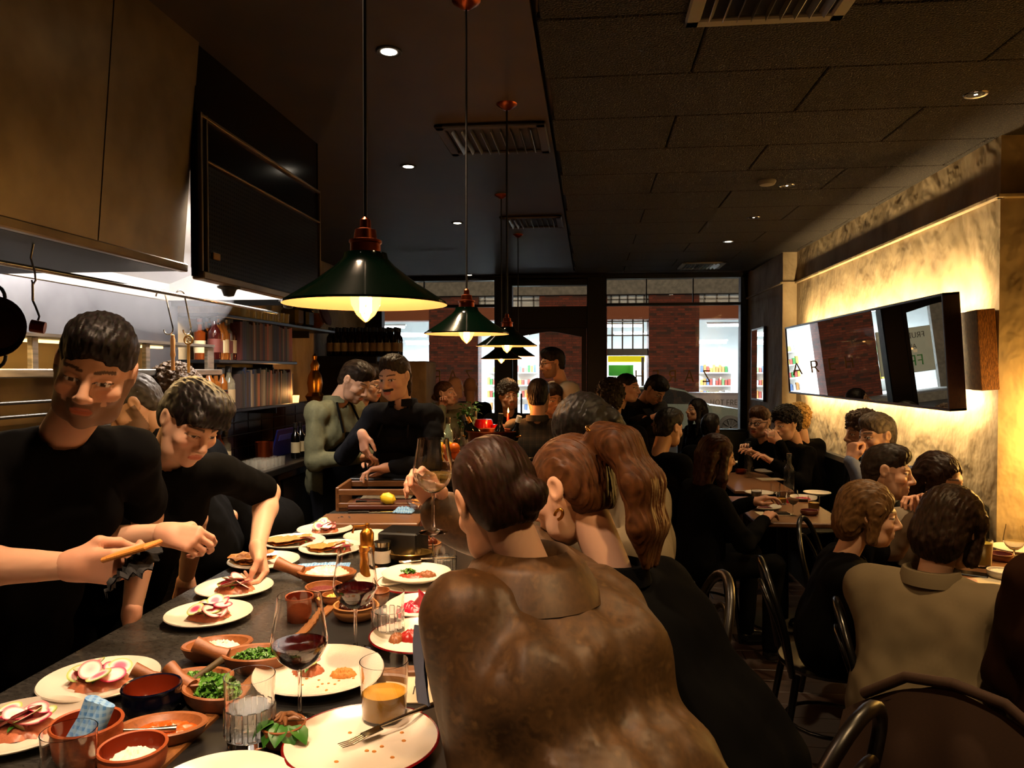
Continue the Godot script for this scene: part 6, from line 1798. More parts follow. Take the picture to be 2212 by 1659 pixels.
	person({label = "woman with long dark hair in a pale knitted cardigan", px = 2032, py = 1036, z = 3.62, look = [36, 10, 4], yaw = 10, seat = 0.47, lean = 0.05, tone = light, female = true, hair = ["long", Color(0.022, 0.011, 0.007)], top = mt.cloth_knit, topname = "cardigan", cell = 0.013, hcell = 0.0042, rcell = 0.0055, fcell = 0.005, rw = at(1992, 1112, 3.25), lw = at(2000, 1100, 3.27), rhand = "grip", lhand = "grip", rdir = V(-0.1, 0.8, 0.3), ldir = V(-0.6, 0.6, 0.2), rpole = V(-0.5, -1, 0), lpole = V(0.8, -1, 0)})
	person({label = "woman with a blonde bob in black seen in profile", px = 1878, py = 1112, z = 3.02, look = [80, 4, 0], yaw = 78, seat = 0.47, lean = 0.08, tone = light, female = true, hair = ["bob", Color(0.10, 0.052, 0.021)], top = mt.cloth_black, cell = 0.013, hcell = 0.0040, rcell = 0.005, head = 1.02})
	worn("necklace", M.new().tube([rig.nb + rig.s * 0.05 + V(0, 0.02, 0), rig.nb + rig.f * 0.1 + rig.s * 0.04 - V(0, 0.08, 0), rig.chest + rig.f * 0.15, rig.nb + rig.f * 0.1 - rig.s * 0.04 - V(0, 0.08, 0), rig.nb - rig.s * 0.05 + V(0, 0.02, 0)], 0.003, 6), mt.brass)
	person({label = "woman with short brown hair in a beige blazer, back to the room", px = 2055, py = 1140, z = 2.5, look = [128, 10, 6], yaw = 140, seat = 0.47, lean = 0.10, tone = light, female = true, hair = ["bob", Color(0.022, 0.012, 0.007)], top = mt.cloth_beige, topname = "blazer", cell = 0.011, hcell = 0.0045, rcell = 0.005, loose = 0.016, shoulder = 0.185, head = 1.04, folds = Vector4(7, 5, 7, 0.010), rw = at(2110, 1290, 2.75), lw = at(2000, 1290, 2.9)})
	collar(mt.cloth_beige, 0.066, 0.034)
	person({label = "guest in a dark brown jacket beside the woman in the blazer", px = 2420, py = 1090, z = 2.1, look = [150, 8, 0], yaw = 150, seat = 0.47, lean = 0.06, tone = mid, hair = ["short", drk], top = mt.cloth_brown, topname = "jacket", cell = 0.013, rcell = 0.007, loose = 0.02, girth = 1.1, lhand = "none", rhand = "none"})

func plaid() -> StandardMaterial3D:
	var im := Image.create(64, 64, false, Image.FORMAT_RGB8)
	for y in 64:
		for x in 64:
			var a := 1.0 if x % 32 < 3 else (0.35 if x % 32 < 14 else 0.0)
			var b := 1.0 if y % 32 < 3 else (0.35 if y % 32 < 14 else 0.0)
			im.set_pixel(x, y, Color(0.045, 0.04, 0.035).lerp(Color(0.42, 0.36, 0.22), 0.45 * (a + b) * 0.6))
	var m := mat(Color.WHITE, 0.85)
	m.albedo_texture = ImageTexture.create_from_image(im)
	return ntri(m, V(11, 11, 11), false)

func woman_in_jacket(tone: Color, brn: Color) -> void:
	person({label = "woman in a distressed brown leather jacket with dark hair in a low bun", px = 1066, py = 1078, z = 1.46, look = [-150, 22, -8], yaw = -140, pelvis = V(0.13, 0.79, -1.22), seat = 0.67, tone = tone, female = true, hair = ["bun", Color(0.016, 0.007, 0.004)], top = mt.jacket, topname = "leather_jacket", cell = 0.0095, hcell = 0.0040, rcell = 0.0036, fcell = 0.004,
		strands = Vector4(120, 16, 16, 0.0022), loose = 0.018, shoulder = 0.155, slope = 0.05, girth = 0.98, folds = Vector4(10, 2.0, 10, 0.010), lw = V(-0.20, 1.0, -1.50), lpole = V(0.25, -1.0, 0.5), rw = at(952, 1108, 1.76), rpole = V(1.0, -0.5, -0.2), rhand = "grip", rdir = V(-0.4, 0.75, 0.1), rpalm = V(-0.3, 0.1, 0.9), nbabs = at(1142, 1238, 1.44), lhand = "relaxed"})
	# turned up collar and the pale blue lining of the cuff
	var g := M.new()
	var rows := []
	for a in 4:
		var row := []
		for k in 25:
			var t := TAU * (0.06 + 0.88 * k / 24.0)
			var dir: Vector3 = rig.f * cos(t) + rig.s * sin(t)
			var rr := [0.070, 0.078, 0.112, 0.150][a] as float
			row.append(rig.nb + dir * rr + V(0, [-0.01, 0.05, 0.022, -0.04][a], 0))
		rows.append(row)
	g.sheet(rows, 0.004)
	worn("jacket_collar", g, mt.jacket)
	# pale blue shirt tail that shows below the open front
	var sl := M.new()
	var p: Vector3 = rig.shl + rig.s * 0.05 + rig.f * 0.05
	var q := []
	for a in 5:
		var row := []
		for k in 5: row.append(p + rig.f * (0.012 * k) + V(0, -0.03 - 0.035 * a, 0) + rig.s * (0.006 * sin(k * 1.7 + a)))
		q.append(row)
	sl.sheet(q, 0.003)
	worn("shirt_edge", sl, mt.cloth_blue, "pale blue shirt edge under the jacket")

func woman_with_ponytail(tone: Color) -> void:
	person({label = "woman in black with a sleek auburn ponytail and gold hoop earrings", px = 1228, py = 1058, z = 1.74, look = [-118, 22, 4], yaw = -130, nbabs = at(1322, 1250, 1.68), pelvis = V(0.30, 0.79, -1.60), seat = 0.67, tone = tone, female = true, hair = ["pony", Color(0.065, 0.025, 0.009)], top = mt.cloth_black, topname = "jumper", cell = 0.011, hcell = 0.0034, rcell = 0.0036, strands = Vector4(150, 14, 14, 0.0035), loose = 0.008, lw = V(-0.18, 1.0, -1.60), rw = V(-0.24, 1.0, -1.95), head = 1.02})
	collar(mt.cloth_black, 0.056, 0.03)
	var e := M.new()
	var c: Vector3 = rig.hx * V(0.079, -0.045, -0.008)
	var a := []
	for k in 15: a.append(c + V(0, -0.008, 0) + (rig.hx.basis.z.normalized() * cos(TAU * k / 18.0) + V(0, 1, 0) * sin(TAU * k / 18.0)) * 0.011)
	e.tube(a, 0.0038, 8)
	worn("earring", e, mt.brass, "gold hoop earring")
	var cl := M.new()
	var ring := []
	for k in 17: ring.append(rig.hx * (V(0, 0.098, -0.118) + V(cos(TAU * k / 16.0) * 0.028, sin(TAU * k / 16.0) * 0.02, sin(TAU * k / 16.0) * 0.018)))
	cl.tube(ring, 0.0055, 8, false)
	worn("hair_tie", cl, mt.brass, "metal hair clasp")
# ---------------------------------------------------------------- tableware and food
var rnd := RandomNumberGenerator.new()
func plate_at(where: Vector3, D: float, label: String, red := false, speck := false) -> Node3D:
	var p := thing("plate", label, "plate", where)
	var r := D * 0.5
	part("plate_body", M.new().lathe([Vector2(0, 0.004), Vector2(r * 0.55, 0.004), Vector2(r * 0.58, 0.0), Vector2(r * 0.62, 0.004), Vector2(r * 0.97, 0.017), Vector2(r, 0.021), Vector2(r * 0.985, 0.0235), Vector2(r * 0.94, 0.021), Vector2(r * 0.80, 0.013), Vector2(r * 0.66, 0.0085), Vector2(0, 0.008)], 56), mt.china_speck if speck else mt.china, p)
	if red: part("rim_line", M.new().lathe([Vector2(r * 0.992, 0.019), Vector2(r * 1.004, 0.021), Vector2(r * 0.988, 0.0242), Vector2(r * 0.972, 0.0232)], 56), mt.redrim, p, "dark red painted rim")
	return p
func heap(rx: float, rz: float, h: float, lump: float, freq: float, sd := 1) -> M:
	var n := noise(freq, 3, FastNoiseLite.TYPE_SIMPLEX_SMOOTH, sd)
	var rows := []
	for a in 11:
		var row := []
		var t := a / 10.0
		for k in 36:
			var u := TAU * k / 36.0
			var q := 1.0 + 0.22 * n.get_noise_2d(cos(u) * 40.0, sin(u) * 40.0)
			var x := cos(u) * rx * t * q
			var z := sin(u) * rz * t * q
			var y := h * pow(maxf(0.0, 1.0 - t * t), 0.45) + lump * n.get_noise_2d(x * 1000.0, z * 1000.0) * (1.0 - 0.5 * t * t)
			row.append(V(x, maxf(y, 0.0), z))
		rows.append(row)
	rows.reverse()
	return M.new().sheet(rows, 0.0, true)
func radish_mesh(r: float, kind: int) -> ArrayMesh:
	var m := M.new()
	var cs: Array = [[lin(0.80, 0.16, 0.36), lin(0.86, 0.30, 0.46), lin(0.93, 0.82, 0.78), lin(0.62, 0.70, 0.36)], [lin(0.93, 0.80, 0.76), lin(0.94, 0.84, 0.80), lin(0.93, 0.72, 0.70), lin(0.80, 0.20, 0.36)], [lin(0.90, 0.62, 0.62), lin(0.93, 0.74, 0.72), lin(0.94, 0.84, 0.80), lin(0.78, 0.42, 0.44)]][kind]
	for side in [1.0, -1.0]:
		var prev := []
		for a in 5:
			var rr := [0.0, 0.4, 0.72, 0.93, 1.0][a] as float * r
			m.col = cs[mini(a, 3)]
			var row := []
			for k in 20:
				var u := TAU * k / 20.0
				row.append(m.vert(V(cos(u) * rr, side * 0.0006 + 0.10 * rr * rr / r * cos(u), sin(u) * rr * 0.86), V(0, side, 0)))
			if a > 0:
				for k in 20:
					var k2 := (k + 1) % 20
					m.tri(prev[k], prev[k2], row[k2]); m.tri(prev[k], row[k2], row[k])
			prev = row
	return m.mesh()
var radish := []
func tartare(p: Node3D, off: Vector3, r: float, n := 9, sd := 1) -> void:
	if radish.is_empty():
		for k in 3: radish.append(radish_mesh(0.026, k))
	rnd.seed = sd
	part("tartare", M.new().add(heap(r, r * 0.8, 0.018, 0.009, 0.11, sd), Transform3D(Basis(), off + V(0, 0.008, 0))), mt.tartare, p, "chopped tartare")
	for k in n:
		var o := part("radish_slice", radish[rnd.randi() % 3], mt.veg, p)
		var a := rnd.randf() * TAU
		var q := sqrt(rnd.randf()) * r * 0.75
		var b := Basis.from_euler(V(rnd.randf_range(-0.5, 0.5), rnd.randf() * TAU, rnd.randf_range(-0.5, 0.5)))
		o.transform = Transform3D(b.scaled_local(Vector3.ONE * rnd.randf_range(0.8, 1.2)), off + V(cos(a) * q, 0.030 + 0.0025 * k * 0.5, sin(a) * q * 0.8))
	var hb := part("herb", leaf_mesh(0.02, 0.01), mt.leaf, p)
	hb.position = off + V(0.01, 0.026, 0.02)
func herbs(parent: Node, off: Vector3, r: float, h: float, n: int, sd: int, size := 0.014) -> void:
	rnd.seed = sd
	var m := M.new()
	var lf := [Color(0.05, 0.16, 0.015), Color(0.09, 0.26, 0.03), Color(0.035, 0.10, 0.01)]
	for k in n:
		m.col = lf[rnd.randi() % 3]
		var a := rnd.randf() * TAU
		var q := sqrt(rnd.randf())
		var c := off + V(cos(a) * q * r, h * sqrt(maxf(0.0, 1.0 - q * q)) * rnd.randf_range(0.5, 1.1), sin(a) * q * r * 0.75)
		var b := Basis.from_euler(V(rnd.randf_range(-1, 1), rnd.randf() * TAU, rnd.randf_range(-1, 1)))
		var s := size * rnd.randf_range(0.6, 1.2)
		var rows := []
		for i in 4:
			var row := []
			for j in 4: row.append(c + b * V((j - 1.5) * s * 0.36 * (1.0 - 0.25 * absf(i - 1.5)), s * 0.18 * sin(j * 2.1 + i * 1.7), (i - 1.5) * s * 0.36))
			rows.append(row)
		m.sheet(rows)
	var o := part("herbs", m, mt.veg, parent, "fresh chopped green herbs")
	o.set_meta("kind", "stuff")
func round_bowl(called: String, label: String, where: Vector3, r: float, h: float, m: Material, inside: Material = null, oval := 1.0, turn := 0.0) -> Node3D:
	var b := thing(called, label, "bowl", where, turn)
	part("bowl_body", M.new().lathe([Vector2(0, 0.002), Vector2(r * 0.72, 0), Vector2(r * 0.92, h * 0.3), Vector2(r * 0.98, h * 0.62), Vector2(r * 0.94, h * 0.80), Vector2(r, h * 0.95), Vector2(r * 0.97, h), Vector2(r * 0.90, h * 0.97)], 40, Transform3D(), oval), m, b)
	part("bowl_inside", M.new().lathe([Vector2(r * 0.905, h * 0.975), Vector2(r * 0.86, h * 0.7), Vector2(r * 0.72, h * 0.3), Vector2(r * 0.5, h * 0.14), Vector2(0, h * 0.12)], 40, Transform3D(), oval), inside if inside else m, b)
	return b
# carved wooden scoop: an oval bowl with a stout handle
func scoop(called: String, label: String, where: Vector3, L: float, W: float, h: float, turn: float, m: Material, handle := true) -> Node3D:
	var b := thing(called, label, "bowl", where, turn)
	var oval := W / L
	part("bowl_body", M.new().lathe([Vector2(0, 0.002), Vector2(L * 0.32, 0), Vector2(L * 0.44, h * 0.4), Vector2(L * 0.5, h * 0.92), Vector2(L * 0.485, h), Vector2(L * 0.43, h * 0.95), Vector2(L * 0.37, h * 0.5), Vector2(L * 0.25, h * 0.25), Vector2(0, h * 0.22)], 40, Transform3D(), oval), m, b)
	if handle: part("handle", M.new().tube([V(-L * 0.42, h * 0.75, 0), V(-L * 0.62, h * 1.05, 0), V(-L * 0.86, h * 1.5, 0)], [W * 0.17, W * 0.13, W * 0.17], 14), m, b)
	return b
func tumbler(where: Vector3, r: float, h: float, fill: float, liquid: Material, label: String, group := "", facets := true) -> Node3D:
	var t := thing("tumbler", label, "glass", where, 0.0, group)
	var pr := [Vector2(0, 0.0), Vector2(r * 0.84, 0.0), Vector2(r * 0.88, 0.006), Vector2(r, h), Vector2(r * 0.965, h), Vector2(r * 0.84, 0.014), Vector2(0, 0.012)]
	part("glass_wall", M.new().lathe(pr, 28), mt.solid, t)
	if facets:
		var f := M.new()
		for k in 12:
			var u := TAU * k / 12.0
			f.box(V(cos(u), 0, sin(u)) * r * 0.955 + V(0, h * 0.36, 0), V(0.004, h * 0.42, r * 0.34), 0.0018, Basis(Vector3.UP, -u))
		part("cut_facets", f, mt.solid, t)
	if fill > 0.0:
		var a := lerpf(0.83, 0.955, fill)
		part("drink", M.new().lathe([Vector2(0, 0.0135), Vector2(r * 0.82, 0.0145), Vector2(r * a, h * fill), Vector2(0, h * fill)], 28), liquid, t)
	return t
func wine_glass(where: Vector3, h: float, fill: float, liquid: Material, label: String, group := "") -> Node3D:
	var g := thing("wine_glass", label, "glass", where, 0.0, group)
	var k := h / 0.25
	var bowl := [Vector2(0.006, 0.105), Vector2(0.020, 0.110), Vector2(0.040, 0.128), Vector2(0.0535, 0.152), Vector2(0.0545, 0.165), Vector2(0.050, 0.195), Vector2(0.044, 0.228), Vector2(0.0415, 0.25)]
	var pr := [Vector2(0, 0.0), Vector2(0.038, 0.0), Vector2(0.0385, 0.0015), Vector2(0.020, 0.005), Vector2(0.006, 0.012), Vector2(0.0038, 0.03), Vector2(0.0036, 0.09)]
	var sc := Transform3D(Basis().scaled(Vector3.ONE * k))
	part("foot_and_stem", M.new().lathe(pr + [Vector2(0.006, 0.105)], 28, sc), mt.solid, g)
	var wall := bowl.duplicate()
	for q in range(bowl.size() - 1, -1, -1): wall.append(Vector2(maxf(bowl[q].x - 0.0011, 0.0) if q > 0 else 0.0, bowl[q].y + (0.0015 if q < 3 else 0.0)))
	part("glass_bowl", M.new().lathe(wall, 36, sc), mt.solid, g)
	if fill > 0.0: part("wine", M.new().lathe([Vector2(0, 0.1075), Vector2(0.019, 0.1115), Vector2(0.039, 0.1295), Vector2(0.0522, 0.152), Vector2(0.0528, 0.1565), Vector2(0, 0.1555)], 36, sc), liquid, g)
	return g
func cutlery(kind: String, label: String, a: Vector3, b: Vector3, m: Material) -> void:
	var o := thing(kind, label, kind)
	var d := (b - a).normalized()
	var L := a.distance_to(b)
	o.transform = Transform3D(Basis(d.cross(Vector3.UP).normalized(), Vector3.UP, -d).orthonormalized(), a)
	o.transform.basis = Basis.looking_at(d, Vector3.UP)
	if kind == "fork":
		part("handle", M.new().tube([V(0, 0.004, 0), V(0, 0.008, -L * 0.35), V(0, 0.010, -L * 0.62)], [0.006, 0.0035, 0.0028], 8), m, o)
		part("fork_head", M.new().box(V(0, 0.006, -L * 0.70), V(0.02, 0.003, L * 0.18), 0.0012), m, o)
		for k in 4: part("tine", M.new().tube([V((k - 1.5) * 0.0058, 0.006, -L * 0.77), V((k - 1.5) * 0.006, 0.003, -L * 0.9), V((k - 1.5) * 0.006, 0.006, -L)], [0.0016, 0.0014, 0.0008], 6), m, o)
	else:
		part("handle", M.new().tube([V(0, 0.004, 0), V(0, 0.005, -L * 0.42)], [0.006, 0.0045], 8), m if kind != "kitchen_knife" else mt.blackgloss, o)
		part("blade", M.new().box(V(0, 0.004, -L * 0.70), V(0.018, 0.0022, L * 0.58), 0.001), m, o)
func crumple(called: String, label: String, where: Vector3, rx: float, rz: float, h: float, m: Material, sd: int, turn := 0.0) -> void:
	var n := noise(0.06, 3, FastNoiseLite.TYPE_SIMPLEX_SMOOTH, sd)
	var rows := []
	for a in 16:
		var row := []
		for b in 22:
			var x := (a / 15.0 * 2.0 - 1.0) * rx
			var z := (b / 21.0 * 2.0 - 1.0) * rz
			var e := maxf(absf(x / rx), absf(z / rz))
			row.append(V(x, 0.003 + h * (1.0 - pow(e, 3.0)) * (0.6 + 0.6 * n.get_noise_2d(x * 900.0, z * 900.0)) + 0.006 * absf(n.get_noise_2d(x * 2500.0, z * 2500.0)), z + 0.1 * rz * n.get_noise_2d(x * 500.0, 9.0)))
		rows.append(row)
	var o := solo(called, M.new().sheet(rows, 0.002), m, label, "cloth", where, turn)

func ct(px: float, py: float) -> Vector3: return on(px, py, TOP + 0.012) * V(1, 0, 1) + V(0, TOP, 0)

func build_counter_things() -> void:
	mt.china = mat(Color(0.80, 0.77, 0.71), 0.22)
	mt.china_speck = textured([Color(0.80, 0.77, 0.71), Color(0.80, 0.77, 0.71), Color(0.80, 0.77, 0.71), Color(0.46, 0.36, 0.26)], 0.12, V(9, 9, 9), 0.24, 0.0, 0.0, 81, 2, false)
	mt.redrim = mat(Color(0.42, 0.03, 0.05), 0.25)
	mt.tartare = textured([Color(0.46, 0.20, 0.12), Color(0.70, 0.44, 0.31), Color(0.58, 0.30, 0.19), Color(0.78, 0.58, 0.44)], 0.08, V(12, 12, 12), 0.4, 0.0, 0.0, 82, 3, false)
	mt.veg = vmat(0.4)
	mt.terracotta = textured([Color(0.52, 0.24, 0.11), Color(0.62, 0.31, 0.15)], 0.03, V(5, 9, 5), 0.45, 0.0, 0.0, 83, 3, false)
	mt.glazed = mat(Color(0.36, 0.11, 0.04), 0.15)
	mt.carved = textured([Color(0.36, 0.19, 0.085), Color(0.52, 0.31, 0.15), Color(0.44, 0.24, 0.11)], 0.02, V(4, 14, 14), 0.5, 0.0, 0.0, 84, 4, false)
	mt.toast = textured([Color(0.62, 0.36, 0.10), Color(0.78, 0.52, 0.20), Color(0.42, 0.20, 0.05)], 0.05, V(12, 12, 12), 0.7, 0.0, 0.0, 85, 4, false)
	mt.salt = mat(Color(0.86, 0.82, 0.74), 0.8)
	mt.spice = mat(Color(0.34, 0.05, 0.025), 0.8)
	mt.beet = mat(Color(0.62, 0.02, 0.16), 0.3)
	mt.bluecloth = cloth_pattern()
	mt.lemonade = mat(Color(0.70, 0.52, 0.17), 0.15)
	mt.water = pane(Color(0.9, 0.95, 0.95), 0.10)
	mt.silver = mat(Color(0.62, 0.58, 0.50), 0.2, 1.0)
	mt.gilt = textured([Color(0.45, 0.34, 0.16), Color(0.62, 0.50, 0.26)], 0.1, V(14, 14, 14), 0.3, 0.9, 0.0, 86, 3, false)
	mt.board = textured([Color(0.24, 0.09, 0.045), Color(0.34, 0.14, 0.07)], 0.02, V(2, 12, 12), 0.5, 0.0, 0.0, 87, 4)
	# plates on the kitchen side
	var p := plate_at(ct(216, 1472), 0.245, "white plate of tartare with fanned radish beside the blue pot")
	tartare(p, V(0, 0, 0.0), 0.064, 13, 3)
	p = plate_at(ct(40, 1574), 0.245, "white plate of tartare with radish behind the bowl with the blue cloth")
	tartare(p, V(0.0, 0, 0.0), 0.062, 14, 4)
	p = plate_at(ct(451, 1330), 0.235, "white plate of tartare with radish beside the wooden salt scoop")
	tartare(p, V(0, 0, 0), 0.06, 12, 5)
	p = plate_at(ct(507, 1272), 0.235, "white plate of tartare with radish below the young cook's hand")
	tartare(p, V(0, 0, 0), 0.06, 12, 6)
	p = plate_at(ct(702, 1146), 0.235, "white plate of tartare with radish next to the oak board")
	tartare(p, V(0, 0, 0), 0.055, 11, 7)
	p = plate_at(ct(634, 1172), 0.25, "white plate with a folded flatbread and radish")
	flatbread(p, V(-0.03, 0.012, 0), 0.10, 1); tartare(p, V(0.06, 0.0, 0.01), 0.03, 5, 8)
	p = plate_at(ct(716, 1186), 0.245, "white plate with toast and radish in front of the pepper mill")
	flatbread(p, V(-0.02, 0.012, 0), 0.075, 2); tartare(p, V(0.05, 0, 0.02), 0.03, 4, 9)
	p = plate_at(ct(570, 1214), 0.25, "white plate with a thick charred toast under the cook's fingers")
	flatbread(p, V(-0.05, 0.014, 0.0), 0.085, 3, 0.022)
	plate_at(ct(800, 1161), 0.22, "empty white plate behind the brass pepper mill")
	# plates on the guest side
	p = plate_at(ct(690, 1452), 0.292, "large speckled white plate with leftovers beside the lemonade", false, true)
	tartare(p, V(-0.03, 0, -0.005), 0.035, 2, 10)
	part("leftover", M.new().add(heap(0.03, 0.025, 0.012, 0.008, 0.1, 21), Transform3D(Basis(), V(0.055, 0.008, 0.0))), mt.toast, p, "torn crust")
	rnd.seed = 77
	for k in 12:
		var o := part("crumb", M.new().add(heap(0.003, 0.003, 0.002, 0.0, 0.1, k)), mt.toast, p)
		o.position = V(rnd.randf_range(-0.05, 0.09), 0.0085, rnd.randf_range(0.01, 0.09))
	p = plate_at(ct(782, 1607), 0.285, "used white plate with a dark red rim and a fork on it", true)
	for k in 8:
		var o := part("crumb", M.new().add(heap(0.004, 0.003, 0.003, 0.0, 0.1, k)), mt.toast, p)
		o.position = V(rnd.randf_range(-0.08, 0.08), 0.0085, rnd.randf_range(-0.06, 0.06))
	var fa := ct(950, 1540) + V(0, 0.03, 0)
	cutlery("fork", "silver fork lying across the used red rimmed plate", fa, ct(735, 1618) + V(0, 0.012, 0), mt.silver)
	p = plate_at(ct(908, 1378), 0.262, "red rimmed white plate with beetroot and dip leftovers", true)
	part("leftover", M.new().add(heap(0.035, 0.028, 0.022, 0.008, 0.09, 31), Transform3D(Basis(), V(-0.02, 0.008, 0))), mat(Color(0.55, 0.10, 0.08), 0.35), p, "pink beetroot pieces")
	part("leftover", M.new().add(heap(0.018, 0.03, 0.016, 0.006, 0.09, 32), Transform3D(Basis(), V(-0.06, 0.008, 0.01))), mt.carved, p, "roast vegetable skin")
	cutlery("knife", "silver knife resting on the red rimmed plate of beetroot", ct(930, 1395) + V(0, 0.02, 0), ct(985, 1340) + V(0, 0.022, 0), mt.silver)
	p = plate_at(ct(908, 1312), 0.215, "white plate with a swirl of pink beetroot hummus")
	part("hummus", M.new().add(heap(0.05, 0.04, 0.016, 0.01, 0.06, 33), Transform3D(Basis(), V(-0.015, 0.008, 0))), mt.beet, p, "pink beetroot hummus")
	part("hummus_peak", M.new().tube([V(0.0, 0.02, 0), V(0.006, 0.045, 0), V(-0.004, 0.065, 0.004)], [0.022, 0.012, 0.002], 12), mt.beet, p)
	p = plate_at(ct(897, 1262), 0.245, "white plate with a red rim under the smaller plate", true)
	p = plate_at(ct(900, 1256) + V(0, 0.022, 0), 0.225, "small white plate of meat and salad stacked on another plate")
	part("meat", M.new().add(heap(0.028, 0.02, 0.016, 0.008, 0.1, 34), Transform3D(Basis(), V(0.035, 0.008, 0))), mt.carved, p); part("sauce", M.new().add(heap(0.045, 0.03, 0.008, 0.005, 0.1, 35), Transform3D(Basis(), V(-0.01, 0.008, 0))), mat(Color(0.5, 0.16, 0.05), 0.4), p)
	herbs(p, V(-0.03, 0.012, -0.01), 0.025, 0.014, 30, 12, 0.012)
	cutlery("fork", "fork propped on the stacked plate of meat", ct(985, 1232) + V(0, 0.05, 0), ct(862, 1238) + V(0, 0.045, 0), mt.silver)
	plate_at(ct(832, 1250), 0.2, "white plate half under the stacked plates")
	plate_at(ct(475, 1716), 0.24, "empty white plate beside the used red rimmed plate")
	# bowls and scoops
	var b := scoop("wooden_scoop", "carved wooden scoop of flaky salt", ct(470, 1412), 0.165, 0.105, 0.04, 205, mt.carved, false)
	part("salt", M.new().add(heap(0.055, 0.034, 0.02, 0.012, 0.12, 41), Transform3D(Basis(), V(0, 0.018, 0))), mt.salt, b, "flaky white salt")
	b = scoop("wooden_scoop", "carved wooden scoop of chopped parsley with a stout handle", ct(556, 1434), 0.165, 0.11, 0.042, 10, mt.carved)
	herbs(b, V(0, 0.02, 0), 0.055, 0.022, 160, 42)
	b = scoop("wooden_scoop", "carved wooden scoop of herbs with a pestle in it", ct(425, 1486), 0.15, 0.10, 0.04, 15, mt.carved)
	herbs(b, V(0, 0.018, 0), 0.05, 0.024, 160, 43)
	part("pestle", M.new().tube([V(-0.01, 0.03, 0.01), V(0.05, 0.065, -0.02)], 0.007, 10), mat(Color(0.30, 0.25, 0.15), 0.6), b)
	b = scoop("wooden_scoop", "carved wooden scoop heaped with leafy parsley above the hummus dish", ct(462, 1516), 0.15, 0.10, 0.042, -18, mt.carved)
	herbs(b, V(0.01, 0.02, 0), 0.05, 0.04, 220, 44, 0.017)
	b = scoop("hummus_dish", "rectangular wooden dish of orange spiced hummus", ct(350, 1588), 0.165, 0.105, 0.034, 18, mt.carved, false)
	part("hummus", M.new().add(heap(0.062, 0.04, 0.012, 0.009, 0.07, 45), Transform3D(Basis(), V(0, 0.016, 0))), mat(Color(0.72, 0.30, 0.06), 0.3), b, "orange hummus")
	part("spoon", M.new().tube([V(-0.10, 0.045, 0.03), V(-0.02, 0.034, 0.02), V(0.03, 0.03, 0.018)], [0.003, 0.003, 0.007], 8), mt.silver, b)
	b = round_bowl("glazed_pot", "navy glazed pot with a brown inside", ct(328, 1528), 0.058, 0.06, mat(Color(0.02, 0.025, 0.09), 0.15), mt.glazed)
	b = round_bowl("terracotta_bowl", "terracotta bowl holding a rolled blue cloth", ct(187, 1620), 0.062, 0.066, mt.terracotta, mt.glazed)
	var rl := thing("rolled_cloth", "blue and white checked cloth rolled up in the terracotta bowl", "cloth", ct(187, 1620) + V(0.0, 0.03, 0), 20)
	for k in 3: part("roll", M.new().tube([V(-0.03 + 0.012 * k, -0.01, 0.01 * k), V(0.0 + 0.012 * k, 0.035, 0.008 * k), V(0.012 + 0.013 * k, 0.075 - 0.004 * k, 0.006 * k)], [0.014, 0.016, 0.014], 12), mt.bluecloth, rl)
	b = round_bowl("terracotta_bowl", "terracotta bowl of coarse white salt beside the oak strip", ct(287, 1655), 0.057, 0.05, mt.terracotta, mt.glazed)
	part("salt", M.new().add(heap(0.04, 0.04, 0.018, 0.012, 0.12, 46), Transform3D(Basis(), V(0, 0.018, 0))), mt.salt, b)
	tumbler(ct(150, 1690), 0.043, 0.1, 0.0, mt.water, "empty glass in front of the blue cloth bowl", "", false)
	b = round_bowl("leaf_bowl", "small dark bowl of pods and basil leaves", ct(612, 1592), 0.042, 0.04, mt.carved)
	for k in 7:
		var o := part("pod", M.new().tube([V(-0.02, 0, 0), V(0, 0.004, 0), V(0.02, 0, 0)], [0.002, 0.006, 0.002], 8), mt.oak, b)
		o.transform = T(V(-0.01 + 0.005 * k, 0.044 + 0.002 * (k % 3), -0.014 + 0.006 * (k % 4)), 40 + 25 * k)
	for k in 5:
		var o := part("leaf", leaf_mesh(0.045, 0.036), mt.leaf, b)
		o.transform = T(V(-0.012 + 0.008 * k, 0.046 - 0.002 * k, 0.014), -60 + 32 * k, 25 + 12 * (k % 2))
	b = round_bowl("olive_bowl", "buff stoneware bowl of dark olives", ct(768, 1325), 0.063, 0.04, mat(Color(0.62, 0.42, 0.22), 0.45))
	for k in 14: part("olive", M.new().lathe(ball(0.011, 1.15), 12), mat(Color(0.17, 0.055, 0.03), 0.12), b).position = V(0.04 * cos(k * 2.4) * (1.0 if k < 9 else 0.45), 0.032 + (0.008 if k > 8 else 0.0), 0.04 * sin(k * 2.4) * (1.0 if k < 9 else 0.45))
	b = scoop("wooden_scoop", "long wooden scoop of crumbled white cheese", ct(706, 1250), 0.20, 0.13, 0.04, 0, mt.carved)
	part("cheese", M.new().add(heap(0.075, 0.045, 0.03, 0.016, 0.12, 47), Transform3D(Basis(), V(0, 0.018, 0))), mt.salt, b, "crumbled white cheese")
	b = round_bowl("spice_bowl", "small wooden bowl of dark red spice", ct(698, 1280), 0.055, 0.035, mt.carved)
	part("spice", M.new().add(heap(0.044, 0.044, 0.014, 0.004, 0.12, 48), Transform3D(Basis(), V(0, 0.014, 0))), mt.spice, b)
	b = round_bowl("butter_bowl", "small wooden bowl of yellow butter by the oak strip", ct(742, 1296) + V(-0.03, 0, 0), 0.035, 0.03, mt.carved)
	part("butter", M.new().add(heap(0.026, 0.026, 0.012, 0.008, 0.1, 49), Transform3D(Basis(), V(0, 0.014, 0))), mat(Color(0.76, 0.62, 0.25), 0.5), b)
